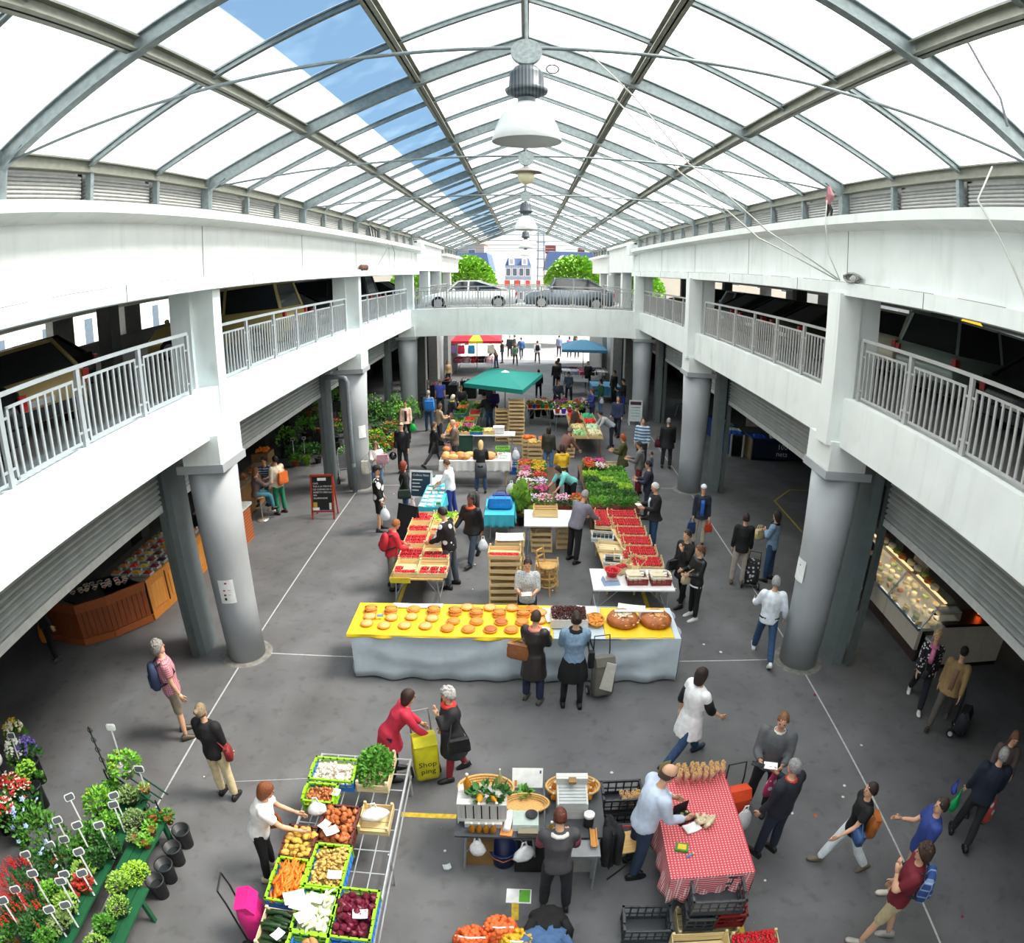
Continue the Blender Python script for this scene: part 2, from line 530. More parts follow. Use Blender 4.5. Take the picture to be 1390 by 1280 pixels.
# ---------------------------------------------------------------- railings
def railing(label, p0, p1, npan, group='balcony railings', nb=8, h=1.0):
    """p0->p1 along the deck edge: top rail, double posts, framed panels of balusters"""
    p0, p1 = V(p0), V(p1)
    L = (p1 - p0).length
    t = thing('railing', label, 'railing', p0, math.atan2(p1.y - p0.y, p1.x - p0.x), group)
    t['kind'] = 'structure'
    ob('top_rail', MB().box(0, L, -.03, .03, h - .05, h).mesh('rail', RAIL), t)
    st = L / npan
    pm = MB().box(-.036, .036, -.025, .025, -.06, h - .05).mesh('post', RAIL)
    w_ = st - .2
    fm = MB()
    fm.box(-w_ / 2, w_ / 2, -.012, .012, h - .2, h - .165).box(-w_ / 2, w_ / 2, -.012, .012, .04, .075)
    fm.box(-w_ / 2, -w_ / 2 + .04, -.012, .012, .04, h - .165).box(w_ / 2 - .03, w_ / 2, -.012, .012, .04, h - .165)
    for z in (.16, h - .3):
        fm.box(-w_ / 2 - .1, -w_ / 2, -.01, .01, z, z + .03).box(w_ / 2, w_ / 2 + .1, -.01, .01, z, z + .03)
    fm = fm.mesh('panel', RAIL)
    bm_ = MB().box(-.017, .017, -.012, .012, .06, h - .18).mesh('baluster', RAIL)
    for i in range(npan + 1):
        ob('post', pm, t, (i * st, 0, 0))
    for i in range(npan):
        f = ob('panel_frame', fm, t, ((i + .5) * st, 0, 0))
        for j in range(nb):
            ob('baluster', bm_, f, (-w_ / 2 + w_ * (j + 1) / (nb + 1), 0, 0))


for sx in (-1, 1):
    side = 'left' if sx < 0 else 'right'
    x = sx * 5.2
    railing(f'grey balcony railing on the {side}, bay nearest the camera', (x, .5, 5.14), (x, 9.2, 5.14), 6)
    railing(f'grey balcony railing on the {side}, second bay', (x, 10.15, 5.14), (x, 18.75, 5.14), 6)
    railing(f'grey balcony railing on the {side}, third bay by the bridge', (x, 20.1, 5.14), (x, 28.9, 5.14), 6, nb=7)
    for i, y in enumerate((34.6, 39.6)):
        railing(f'grey railing beyond the bridge on the {side}, ' + ('nearer' if i == 0 else 'farther') + ' length', (x, y, 5.14), (x, y + 4.6, 5.14), 3, nb=6)

# ---------------------------------------------------------------- road bridge across the hall
BR0, BR1 = 29.1, 34.3
br = struct('bridge', MB().box(-5.03, 5.03, BR0, BR0 + .4, 3.9, 5.15).mesh('bridge', WHITE), 'white concrete bridge crossing the hall')
ob('road_deck', MB().box(-5.5, 5.5, BR0 + .4, BR1, 4.5, 5.03).mesh('road', mat('#6f7377', .8, bump=.2, name='road')), br)
ob('rear_beam', MB().box(-5.03, 5.03, BR1 - .4, BR1, 3.9, 5.15).mesh('beam', WHITE), br)
ob('kerb_strip', MB().box(-4.9, 4.9, BR0 + .42, BR0 + .55, 5.03, 5.1).mesh('kerb', mat('#3e5f86', .7)), br)
railing('grey railing along the near edge of the bridge', (-4.85, BR0 + .2, 5.15), (4.85, BR0 + .2, 5.15), 7, nb=7)
railing('grey railing along the far edge of the bridge', (-4.85, BR1 - .2, 5.15), (4.85, BR1 - .2, 5.15), 7, nb=7)
for sx in (-1, 1):
    side = 'left' if sx < 0 else 'right'

    def bx(x0, x1, y0, y1, z0, z1):
        return MB().box(min(sx * x0, sx * x1), max(sx * x0, sx * x1), y0, y1, z0, z1)
    q = bx(4.62, 5.5, 29.7, 30.6, 7.75, 8.28)
    q.box(min(sx * 4.95, sx * 5.6), max(sx * 4.95, sx * 5.6), 30.6, 39.5, 6.95, 8.4)
    o = struct('upper_wall_' + side, q.mesh('uw', WHITE), f'white stepped wall over the bridge end on the {side}')
    ob('coping', bx(4.8, 5.6, 30.6, 39.5, 8.3, 8.45).mesh('cop', WHITE), o)
    ob('far_parapet', bx(4.9, 5.5, 39.5, 49, 6.9, 7.95).mesh('far', WHITE), o)
    ob('far_coping', bx(4.6, 5.5, 39.5, 49, 7.9, 8.06).mesh('cop', WHITE), o)
    for y in (34.4, 39.2, 44.5):
        ob('wall_post', bx(5.0, 5.5, y, y + .6, 5, 7).mesh('post', WHITE), o)
    o = struct('beam_far_' + side, bx(5.03, 5.5, 34.3, 49, 4.33, 5.13).mesh('b', WHITE), f'white beam beyond the bridge on the {side}')
    # grey walls flanking the passage under and beyond the bridge
    for i, (x0, x1, y0, y1) in enumerate(((5.15, 5.6, 33.6, 34.3), (4.9, 5.4, 36.5, 37.6), (4.75, 5.2, 40.5, 48.8))):
        struct('passage_wall_' + side, bx(x0, x1, y0, y1, 0, 4.4).mesh('pw', mat('#8d8e8c', .85, bump=.1, name='passage wall')), f'grey wall by the passage under the bridge, {side} piece ' + ('near', 'middle', 'far')[i])
struct('passage_ceiling', MB().box(-5.03, 5.03, 34.3, 49, 4.5, 4.62).mesh('pc', mat('#9b9b98', .9)), 'underside of the deck beyond the bridge') if False else None

# ---------------------------------------------------------------- glazed roof
EX, EZ, AZ = 5.03, 8.66, 10.62
def rz_(x): return AZ - (AZ - EZ) * abs(x) / EX


ceil = struct('ceiling', None, 'pitched glazed roof on grey steel ribs')
RIBS = [-4.9 + 4.9 * i for i in range(0, 12)]          # main ribs
def beam_i(p, q, w_, h):
    """I-section from p to q"""
    m_ = MB()
    p, q = V(p), V(q)
    d = (q - p).normalized(); s = V((0, 1, 0)) if abs(d.y) < .5 else V((1, 0, 0))
    u = d.cross(s).normalized()
    if u.z < 0: u = -u
    for o_ in (0, -h + .02):
        m_.bar(p + u * (o_ - .01), q + u * (o_ - .01), w_, .02, up=u)
    m_.bar(p - u * h / 2, q - u * h / 2, .02, h, up=u)
    return m_


PITCH = math.atan2(AZ - EZ, EX)
for y in RIBS:
    for sx in (-1, 1):
        ob('rib', beam_i((sx * (EX + .05), y, EZ - .02), (0, y, AZ - .02), .12, .22).mesh('rib', STEEL), ceil)
        ob('rib_post', MB().box(sx * EX - .07, sx * EX + .07, y - .07, y + .07, 8.0, EZ).mesh('post', STEEL), ceil)
        ob('rib_bracket', MB().prism([(sx * EX, 8.4), (sx * EX, 8.6), (sx * (EX - .35), 8.62)], 'Y', y - .03, y + .03).mesh('bracket', STEEL), ceil)
    ob('tie_rod', MB().tube([(-EX, y, 8.5), (EX, y, 8.5)], .018, 8).mesh('rod', STEEL, True), ceil)
    ob('hub_disc', MB().tube([(0, y - .035, 8.46), (0, y + .035, 8.46)], .115, 24).mesh('disc', mat('#98a3a3', .45, metal=.3, var=.25, scale=30)), ceil)
    ob('hub_hanger', MB().tube([(0, y, 8.55), (0, y, AZ - .2)], .012, 6).mesh('hanger', STEEL), ceil)
raf = {}
for sx in (-1, 1):
    raf[sx] = beam_i((sx * EX, 0, EZ), (0, 0, AZ), .07, .09).mesh('rafter', STEEL)
Y0, Y1 = -4.9, 49.0
STEP = 4.9 / 3
n_st = int(round((Y1 - Y0) / STEP))
for i in range(n_st + 1):
    if i % 3:
        for sx in (-1, 1):
            ob('rafter', raf[sx], ceil, (0, Y0 + i * STEP, 0))
for sx in (-1, 1):
    for X in (3.33, 1.6):
        z = rz_(X) - .03
        for y in RIBS[:-1]:
            ob('purlin', beam_i((sx * X, y + .04, z), (sx * X, y + 4.86, z), .13, .16).mesh('purlin', STEEL2), ceil)
    for y in RIBS[:-1]:
        ob('eave_beam', beam_i((sx * EX, y + .07, EZ), (sx * EX, y + 4.83, EZ), .12, .17).mesh('eave', STEEL2), ceil)
        for k in range(3):
            yy = y + .07 + k * 1.62
            q = MB()
            for i in range(9):
                z = 8.04 + i * .05
                q.bar((sx * 5.12, yy, z), (sx * 5.12, yy + 1.5, z), .06, .03, up=(sx * .5, 0, 1))
            q.box(sx * 5.2 - .01, sx * 5.2 + .01, yy - .08, yy + 1.64, 8.0, 8.62)
            ob('louvre_panel', q.mesh('louvre', mat('#a9aaa8', .5, metal=.1, var=.1)), ceil)
            if k:
                ob('louvre_post', MB().box(sx * EX - .04, sx * EX + .04, yy - .06, yy + .01, 8.0, 8.5).mesh('lp', STEEL), ceil)
ob('ridge_beam', MB().box(-.05, .05, Y0, Y1, AZ - .12, AZ + .03).mesh('ridge', STEEL2), ceil)


def pane_mat(clear):
    m = bpy.data.materials.new('clear glass' if clear else 'opal glazing')
    m.use_nodes = True
    t = m.node_tree
    t.nodes.remove(t.nodes['Principled BSDF'])
    out = t.nodes['Material Output']
    tr = t.nodes.new('ShaderNodeBsdfTransparent')
    tl = t.nodes.new('ShaderNodeBsdfTranslucent')
    mxs = t.nodes.new('ShaderNodeMixShader')
    t.links.new(tr.outputs[0], mxs.inputs[1]); t.links.new(tl.outputs[0], mxs.inputs[2])
    if clear:
        tr.inputs[0].default_value = (.64, .76, .84, 1)
        n = t.nodes.new('ShaderNodeTexNoise'); n.inputs['Scale'].default_value = 1.6; n.inputs['Detail'].default_value = 4
        tx = t.nodes.new('ShaderNodeTexCoord'); t.links.new(tx.outputs['Object'], n.inputs[0])
        r = t.nodes.new('ShaderNodeValToRGB'); r.color_ramp.elements[0].position = .5; r.color_ramp.elements[1].position = .85
        r.color_ramp.elements[0].color = (.005, .005, .005, 1); r.color_ramp.elements[1].color = (.09, .09, .09, 1)
        t.links.new(n.outputs[0], r.inputs[0]); t.links.new(r.outputs[0], mxs.inputs[0])
        tl.inputs[0].default_value = (.7, .75, .78, 1)
    else:
        tr.inputs[0].default_value = (1, .98, .95, 1)
        tl.inputs[0].default_value = (.95, .955, .935, 1)
        mxs.inputs[0].default_value = .42
    t.links.new(mxs.outputs[0], out.inputs[0])
    return m


OPAL, CLEAR = pane_mat(0), pane_mat(1)
for i in range(n_st):
    y0, y1 = Y0 + i * STEP + .02, Y0 + (i + 1) * STEP - .02
    for sx in (-1, 1):
        cuts = [EX + .12, 3.33, 1.6, 0.02] if sx > 0 else [EX + .12, 3.33, 2.72, 1.6, 0.02]
        for a, b in zip(cuts, cuts[1:]):
            q = MB()
            q.loft([[(sx * xx, yy, rz_(xx) + dz) for yy, dz in ((y0, .02), (y1, .02), (y1, .032), (y0, .032))] for xx in (a - .01, b + .01)])
            ob('pane', q.mesh('pane', CLEAR if a == 2.72 else OPAL), ceil)
# ---------------------------------------------------------------- outside: street, buildings, trees
PAVE = mat('#b9b2a8', .85, var=.1, scale=2, bump=.15, name='sunlit paving')
struct('street', boxm('street', (-60, 60, 50.3, 260, -.2, 0), PAVE), 'sunlit street beyond the hall')
struct('side_ground', boxm('g', (-70, -16, -40, 50.3, -.2, 0), PAVE), 'paving outside on the left')
struct('side_ground', boxm('g', (16, 70, -40, 50.3, -.2, 0), PAVE), 'paving outside on the right')
# ---------------------------------------------------------------- people
SKIN = [mat(c, .55, var=.06, scale=12, name='skin') for c in ('#d9a98a', '#c98f6f', '#e3b898', '#8a5a40')]
EYE = mat('#20160f', .3, name='eye'); LIPS = mat('#a8564c', .5, name='lips')
POSES = {
    # legs (hip flex, knee flex, spread) left/right; arms (flex, spread, elbow, inward) left/right; lean; head pitch
    'stand': dict(L=((.02, .03, .07), (-.03, .02, .07)), A=((.05, .12, .25, 0), (.05, .12, .25, 0))),
    'front': dict(L=((.02, .03, .08), (-.04, .02, .08)), A=((.35, .12, 1.35, .35), (.35, .12, 1.35, .35)), head=.25),
    'hand': dict(L=((.05, .06, .07), (-.04, .02, .07)), A=((.1, .15, .3, 0), (.4, .12, 1.5, .4)), head=.15),
    'walk': dict(L=((.42, .12, .05), (-.40, .25, .05)), A=((-.3, .14, .35, 0), (.4, .14, .5, 0)), lean=.06),
    'walk2': dict(L=((-.38, .25, .05), (.40, .12, .05)), A=((.4, .14, .5, 0), (-.3, .14, .35, 0)), lean=.06),
    'stroll': dict(L=((.2, .08, .06), (-.18, .14, .06)), A=((.1, .14, .3, 0), (.1, .14, .4, 0)), lean=.03),
    'reach': dict(L=((.0, .05, .1), (-.1, .05, .1)), A=((.4, .1, .5, .15), (.5, .1, .4, .15)), lean=.38, head=.2),
    'work': dict(L=((.0, .05, .1), (-.06, .05, .1)), A=((.25, .14, .85, .25), (.2, .14, 1.0, .25)), lean=.2, head=.3),
    'bend': dict(L=((.1, .12, .1), (-.02, .1, .1)), A=((.25, .1, .3, .05), (.35, .1, .25, .05)), lean=1.0, head=-.1),
    'sit': dict(L=((1.45, 1.4, .1), (1.35, 1.2, .12)), A=((.7, .1, .9, .2), (.75, .1, .8, .2)), lean=.12, head=.1, seat=.62),
    'cross': dict(L=((.02, .03, .07), (-.03, .02, .07)), A=((.3, .1, 1.75, .9), (.3, .1, 1.7, .9))),
    'chin': dict(L=((.18, .06, .06), (-.2, .1, .06)), A=((.55, .1, 2.3, .5), (.0, .14, .3, 0)), lean=.03, head=.1),
}
TMP = []     # shapes waiting for one joint remesh


def person(label, x, y, face, pose='stand', h=1.72, sex='m', skin=0, top='long', tc='#333333', bottom='trousers', bc='#2c3440', hair='short', hc='#2a1d15',
           shoe='#1c1c1c', coat=0., far=0, group=None, extra=(), tm=None, bm=None, headyaw=0., z=0., k=1.06, ov=None):
    """one person: body mesh with clothing and hair as children. face = heading in degrees, 0 away from the camera, 90 towards the left"""
    P = dict(POSES[pose]); P.update(ov or {})
    s = h / 1.75
    lean = P.get('lean', 0); wd = (1. if sex == 'm' else .9) * k
    J = {}
    hipz = .92
    for sd, (f, kn, ab) in zip((-1, 1), P['L']):
        hp = V((sd * .09, 0, hipz))
        kn_ = hp + V((sd * math.sin(ab), math.sin(f), -math.cos(f))).normalized() * .43
        g = f - kn
        an = kn_ + V((sd * math.sin(ab) * .3, math.sin(g), -math.cos(g))).normalized() * .42
        J[sd] = [hp, kn_, an]
    dz = .075 - min(J[-1][2].z, J[1][2].z)
    if P.get('seat'):
        dz = P['seat'] / s - hipz + .06
    for sd in (-1, 1):
        J[sd] = [p + V((0, 0, dz)) for p in J[sd]]
    pel = V((0, 0, hipz + dz))
    u = V((0, math.sin(lean), math.cos(lean)))
    fw = V((0, math.cos(lean), -math.sin(lean)))

    def sp_(t, f=0.): return pel + u * t + fw * f
    hd = lean * .45 + P.get('head', 0)
    hu = V((0, math.sin(hd), math.cos(hd)))
    neck = sp_(.52)
    hc_ = neck + u * .05 + hu * .155
    arms = {}
    for sd, (f, ab, el, inw) in zip((-1, 1), P['A']):
        sh = sp_(.475) + V((sd * .175 * wd, 0, 0))
        f0 = f + lean * .25
        d1 = V((sd * math.sin(ab), math.sin(f0) * math.cos(ab), -math.cos(f0) * math.cos(ab)))
        e_ = sh + d1 * .285
        g = f0 + el
        d2 = V((sd * (math.sin(ab) * .5 - math.sin(inw)), math.sin(g) * math.cos(inw), -math.cos(g) * math.cos(inw))).normalized()
        w_ = e_ + d2 * .25
        arms[sd] = (sh, e_, w_, d2)
    nseg = 8 if far else 12

    def ring(c, rx, ry, ux=V((1, 0, 0)), uy=None):
        uy = uy or V((0, 1, 0))
        return [c + ux * rx * math.cos(2 * PI * j / nseg) + uy * ry * math.sin(2 * PI * j / nseg) for j in range(nseg)]
    if sex == 'm':
        tors = [(-.09, .15, .115), (0, .165, .12), (.12, .15, .11), (.25, .16, .12), (.36, .18, .125), (.44, .175, .11), (.49, .13, .085), (.53, .065, .06)]
    else:
        tors = [(-.09, .16, .12), (0, .17, .125), (.13, .135, .1), (.25, .148, .11), (.34, .16, .135), (.43, .16, .1), (.485, .115, .08), (.53, .055, .055)]

    def torso(q, grow, t0=-.1, t1=.54):
        rs = []
        for t, a, b in tors:
            if t0 <= t <= t1:
                rs.append(ring(sp_(t), (a * wd + grow), (b * k + grow), uy=fw))
        q.loft(rs)

    def limb(q, a, b, c, r0, r1, r2, t1=1.):
        """two-segment limb, cut at t1 (0..2)"""
        pts = [a]; rr = [r0]
        if t1 <= 1:
            pts += [a + (b - a) * t1]; rr += [r0 + (r1 - r0) * t1]
        else:
            m1 = a + (b - a) * .92; m2 = b + (c - b) * .08
            pts += [a + (b - a) * .5, m1, m2]; rr += [(r0 + r1) / 2 * 1.02, r1, r1]
            tt = t1 - 1
            pts += [b + (c - b) * tt * .4, b + (c - b) * tt]; rr += [r1 * 1.04 + (r2 - r1) * .2, r1 + (r2 - r1) * tt]
        q.tube(pts, rr, nseg)
    pid = len(TMP)
    root = tag(ob('person', None, None), label, 'person', group)
    sk = SKIN[skin]
    # --- body
    q = MB()
    torso(q, 0)
    for sd in (-1, 1):
        limb(q, *J[sd], .085 * k, .055, .038, 2.)
        sh, e_, w_, d2 = arms[sd]
        limb(q, sh, e_, w_, .05 * k, .04, .026, 2.)
    q.tube([sp_(.47), neck, neck + u * .05 + hu * .08], [.065, .053, .05], nseg)
    parts = [('body', q, sk, .024 if not far else .04)]
    # --- extras that stay crisp: head, hands, feet
    X = MB()
    hs = .98
    side = V((1, 0, 0)); fd = hu.cross(V((-1, 0, 0)))      # head forward
    if fd.y < 0 and abs(hd) < 1.5: fd = -fd
    if headyaw:
        rm = Mx.Rotation(R(headyaw), 3, hu); side = rm @ side; fd = rm @ fd
    HM = Mx((side, fd, hu)).transposed().to_4x4(); HM.translation = hc_
    hr = [(-.115, .03, .035, .035), (-.095, .05, .055, .03), (-.06, .062, .075, .012), (-.015, .07, .09, 0), (.03, .074, .094, -.004), (.07, .068, .088, -.006), (.1, .046, .062, -.008), (.117, .015, .02, -.008)]
    X.loft([[HM @ V((a * math.cos(2 * PI * j / nseg), o_ + b * math.sin(2 * PI * j / nseg), zz)) for j in range(nseg)] for zz, a, b, o_ in hr])
    if not far:
        X.loft([[HM @ V(p) for p in ((-.012, .082, .025), (.012, .082, .025), (0, .084, .027))], [HM @ V(p) for p in ((-.017, .083, -.03), (.017, .083, -.03), (0, .112, -.026))]])
        for sd in (-1, 1):
            X.ball(HM @ V((sd * .073, -.005, -.005)), (.012, .02, .032), 6)
        X.mi = 1
        for sd in (-1, 1):
            X.ball(HM @ V((sd * .03, .084, .012)), (.011, .008, .008), 6)
        X.mi = 2
        X.box(-.022, .022, .079, .088, -.058, -.049, HM)
        X.mi = 0
    for sd in (-1, 1):
        sh, e_, w_, d2 = arms[sd]
        ax = d2; sdv = V((0, 0, 1)) - ax * ax.z
        sdv = sdv.normalized() if sdv.length > .2 else V((0, 1, 0)); nrm = ax.cross(sdv)
        X.tube([w_ - ax * .02, w_ + ax * .03, w_ + ax * .09], [(.022, .026), (.018, .038), (.016, .04)] if not far else [.025, .032, .03], 6)
        if not far:
            for i in range(4):
                b0 = w_ + ax * .085 + sdv * (.027 - .018 * i)
                ln = (.062, .072, .068, .052)[i]
                cu = -sd * nrm * .018
                X.tube([b0, b0 + ax * ln * .5 + cu * .3, b0 + ax * ln + cu], [.0095, .009, .007], 5)
            b0 = w_ + ax * .03 + sdv * .03
            X.tube([b0, b0 + ax * .03 + sdv * .025, b0 + ax * .06 + sdv * .03], [.011, .0105, .008], 5)
    extra_body = X
    # --- clothing
    tmm = tm or mat(tc, .8, var=.12, scale=14, bump=.12, bscale=50, name='cloth')
    bmm = bm or mat(bc, .85, var=.12, scale=14, bump=.12, bscale=50, name='cloth')
    if top:
        q = MB()
        hem = -.06 if bottom not in ('skirt',) else .03
        torso(q, .022, -.1 if hem < 0 else 0., .5)
        q.loft([ring(sp_(.4), .17 * wd + .03, .11 * k + .025, uy=fw), ring(sp_(.49), .15 * wd + .03, .09 * k + .022, uy=fw), ring(sp_(.53), .085 + .01, .08, uy=fw), ring(sp_(.545), .07, .07, uy=fw)])
        if coat:
            q.loft([ring(sp_(.05), .17 * wd + .02, .13 * k + .02, uy=fw), ring(pel + V((0, 0, -.02)), .19 * wd + .01, .15 * k + .01), ring(pel + V((0, -.01, -coat * .6)), .2 * wd + .02, .165 * k + .02), ring(pel + V((0, -.01, -coat)), .21 * wd + .03, .175 * k + .03)])
        ln = {'tee': .62, 'long': 1.93, 'none': .12, 'mid': 1.1}[top]
        for sd in (-1, 1):
            sh, e_, w_, d2 = arms[sd]
            limb(q, sh, e_, w_, .076 * k, .062, .05, ln)
            q.ball(sh + V((-sd * .012, 0, -.005)), .086 * k, 10)
        parts.append(('coat' if coat else 'top', q, tmm, .022 if not far else .036))
    q = MB()
    if bottom in ('trousers', 'shorts', 'leggings'):
        g = {'trousers': .02, 'shorts': .028, 'leggings': .006}[bottom]
        q.loft([ring(sp_(-.1), .15 * wd + g, .115 + g, uy=fw), ring(sp_(.0), .168 * wd + g * .5, .122 + g * .5, uy=fw), ring(sp_(.09), .15 * wd + g * .5, .112 + g * .5, uy=fw)])
        for sd in (-1, 1):
            limb(q, J[sd][0] + V((0, 0, .02)), J[sd][1], J[sd][2], .095 * k, .062 + g * .6, .045 + g, 1.93 if bottom != 'shorts' else .95)
        parts.append((bottom, q, bmm, .024 if not far else .036))
    elif bottom == 'skirt':
        q.loft([ring(sp_(.12), .15 * wd, .115), ring(pel, .19, .15), ring(pel + V((0, .01, -.2)), .24, .19), ring(pel + V((0, .01, -.38)), .25, .2)])
        parts.append(('skirt', q, bmm, .022))
    # --- shoes
    for sd in (-1, 1):
        hp, kn_, an = J[sd]
        d = (an - kn_).normalized()
        f_ = V((0, -d.z, d.y)).normalized()
        dn = V((0, -f_.z, f_.y)) * -1
        if dn.z > 0: dn = -dn
        a0 = an + dn * .045
        q = MB()
        q.loft([[a0 + f_ * yy + V((1, 0, 0)) * xx * w_ - dn * zz for xx, zz in ((-1, -.03), (1, -.03), (1, hh * .5), (.5, hh), (-.5, hh), (-1, hh * .5))] for yy, w_, hh in ((-.085, .028, .045), (-.04, .036, .075), (.04, .038, .06), (.11, .043, .03), (.16, .035, .012), (.185, .015, .0))])
        TMP.append((root, 'shoe', q, mat(shoe, .5, var=.08, name='shoe'), 0, None, s))
    # --- hair
    if hair != 'none':
        q = MB()
        hm_ = mat(hc, .6, var=.35, scale=40, bump=.5, bscale=90, name='hair')
        nu, nv = (12, 5) if far else (20, 8)
        drop = {'short': .05, 'bob': .14, 'long': .3, 'pony': .05, 'bun': .05, 'bald': .05, 'cap': .03, 'curly': .09}[hair]
        rings = []
        rr_ = random.Random(pid)
        for i in range(nv + 1):
            t = i / nv
            rg = []
            for j in range(nu):
                a = 2 * PI * j / nu                                   # 0 = front
                back = (1 - math.cos(a)) / 2
                lo = .062 - (.062 + drop) * min(1, back * 1.7) ** 1.2     # height of the hair edge
                top_ = .126 if hair != 'bald' else .02
                zz = top_ * math.cos(t * PI / 2 * .98) if top_ * math.cos(t * PI / 2) > .0 and t < .55 else None
                tz = top_ + (lo - top_) * (1 - math.cos(t * PI / 2)) ** 1.15
                zc = max(-.1, min(.118, tz))
                wv = math.sqrt(max(.02, 1 - ((tz if tz > 0 else tz * .45) / .128) ** 2))
                grow = 1.1 + rr_.uniform(-.03, .03) + (.16 if hair == 'curly' else 0) + (.07 if hair in ('bob', 'long') and t > .3 else 0)
                rg.append(HM @ V((math.sin(a) * .076 * wv * grow, math.cos(a) * .094 * wv * grow - .008, tz)))
            rings.append(rg)
        inner = [hc_ + (p - hc_) * .7 if False else (HM @ (V(((HM.inverted() @ p).x * .72, (HM.inverted() @ p).y * .72, (HM.inverted() @ p).z)))) for p in rings[-1]]
        q.loft(rings + [inner])
        if hair == 'pony':
            q.tube([HM @ V((0, -.09, .06)), HM @ V((0, -.13, .02)), HM @ V((0, -.12, -.12)), HM @ V((0, -.1, -.2))], [.025, .035, .03, .01], 8)
        if hair == 'bun':
            q.ball(HM @ V((0, -.11, .05)), .045, 8)
        if hair == 'curly':
            for i in range(40):
                a, b = rr_.uniform(0, 2 * PI), rr_.uniform(-.05, 1)
                p = V((math.sin(a) * .08 * math.cos(b * 1.4), math.cos(a) * .098 * math.cos(b * 1.4) - .01, .125 * math.sin(b * 1.4)))
                if p.y > .05 and p.z < .06: continue
                q.ball(HM @ p, rr_.uniform(.018, .03), 5)
        TMP.append((root, 'hair', q, hm_, 0, None, s))
    for ex in extra:
        kd, c_ = ex[0], ex[1]
        q = MB()
        if kd == 'cap':
            q.loft([[HM @ V((math.cos(2 * PI * j / 14) * .083 * w_, math.sin(2 * PI * j / 14) * .103 * w_ - .006, zz)) for j in range(14)] for zz, w_ in ((.035, 1.03), (.06, 1.05), (.1, .9), (.13, .5), (.138, .1))])
            if len(ex) < 3:
                q.loft([[HM @ V((x_, y_, .04 - zz)) for x_, y_ in ((-.07, .07), (-.06, .14), (0, .165), (.06, .14), (.07, .07))] for zz in (0, .012)])
            nm = 'cap'
        elif kd == 'scarf':
            q.tube([sp_(.52) + V((math.cos(2 * PI * j / 10) * .085, math.sin(2 * PI * j / 10) * .085 + .01, .0)) for j in range(11)], .035, 6)
            if len(ex) > 2:
                q.tube([sp_(.5, .1), sp_(.38, .14), sp_(.22, .14)], [.05, .06, .055], 6)
            nm = 'scarf'
        elif kd == 'hood':
            q.tube([sp_(.5) + V((math.cos(2 * PI * j / 10) * .095, math.sin(2 * PI * j / 10) * .09 - .02, .01 - .02 * math.sin(2 * PI * j / 10))) for j in range(11)], .03, 6)
            nm = 'hood'
        elif kd == 'apron':
            q.loft([ring(sp_(.1), .155 * wd + .03, .125 + .03, uy=fw), ring(pel + V((0, 0, -.1)), .18 * wd + .03, .15 + .02), ring(pel + V((0, 0, -.4)), .2 * wd, .16)])
            nm = 'apron'
        elif kd == 'collar':
            q.tube([sp_(.51) + V((math.cos(2 * PI * j / 10) * .07, math.sin(2 * PI * j / 10) * .07, .01)) for j in range(11)], .022, 6)
            nm = 'collar'
        elif kd == 'panel':      # shirt seen between open jacket fronts
            q.loft([[sp_(t, b * k + .022) + V((xx, 0, 0)) + fw * yy for xx, yy in ((-.05, 0), (.05, 0), (.04, .012), (-.04, .012))] for t, b in ((0., .12), (.13, .11), (.25, .12), (.36, .128), (.45, .1))])
            nm = 'shirt_front'
        elif kd in ('tights', 'sleeves'):
            for sd in (-1, 1):
                q = MB()
                if kd == 'tights':
                    limb(q, *J[sd], .088, .058, .042, 1.97)
                else:
                    sh, e_, w_, d2 = arms[sd]
                    limb(q, sh + (e_ - sh) * .3, e_, w_, .08, .07, .055, ex[2])
                TMP.append((root, 'stocking' if kd == 'tights' else 'sleeve', q, mat(c_, .8, var=.12, scale=14), 0, None, s))
            continue
        elif kd == 'trim':
            q.loft([ring(sp_(-.1), .165 * wd + .03, .125 + .03, uy=fw), ring(sp_(-.06), .165 * wd + .03, .125 + .03, uy=fw)])
            nm = 'hem'
        elif kd == 'belt':
            q.loft([ring(sp_(.02), .168 * wd + .022, .12 + .022, uy=fw), ring(sp_(.05), .165 * wd + .022, .12 + .022, uy=fw)])
            nm = 'belt'
        TMP.append((root, nm, q, mat(c_, .8, var=.12, scale=14), 0, None, s))
    for nm, q, m_, vx in parts:
        TMP.append((root, nm, q, m_, vx, extra_body if nm == 'body' else None, s))
    root.location = (x, y, z)
    root.rotation_euler = (0, 0, R(face))
    # world positions of joints for things that are held or worn
    W = Mx.Translation((x, y, z)) @ Mx.Rotation(R(face), 4, 'Z') @ Mx.Scale(s, 4)
    hands = {sd: W @ (arms[sd][2] + arms[sd][3] * .1) for sd in (-1, 1)}
    return dict(root=root, W=W, lh=hands[-1], rh=hands[1], back=W @ sp_(.3, -.14), hip={sd: W @ (pel + V((sd * .24, 0, .02))) for sd in (-1, 1)}, sh={sd: W @ (arms[sd][0]) for sd in (-1, 1)}, face=face, s=s, u=u, sp=lambda t, f=0., xx=0.: W @ (sp_(t, f) + V((xx, 0, 0))))


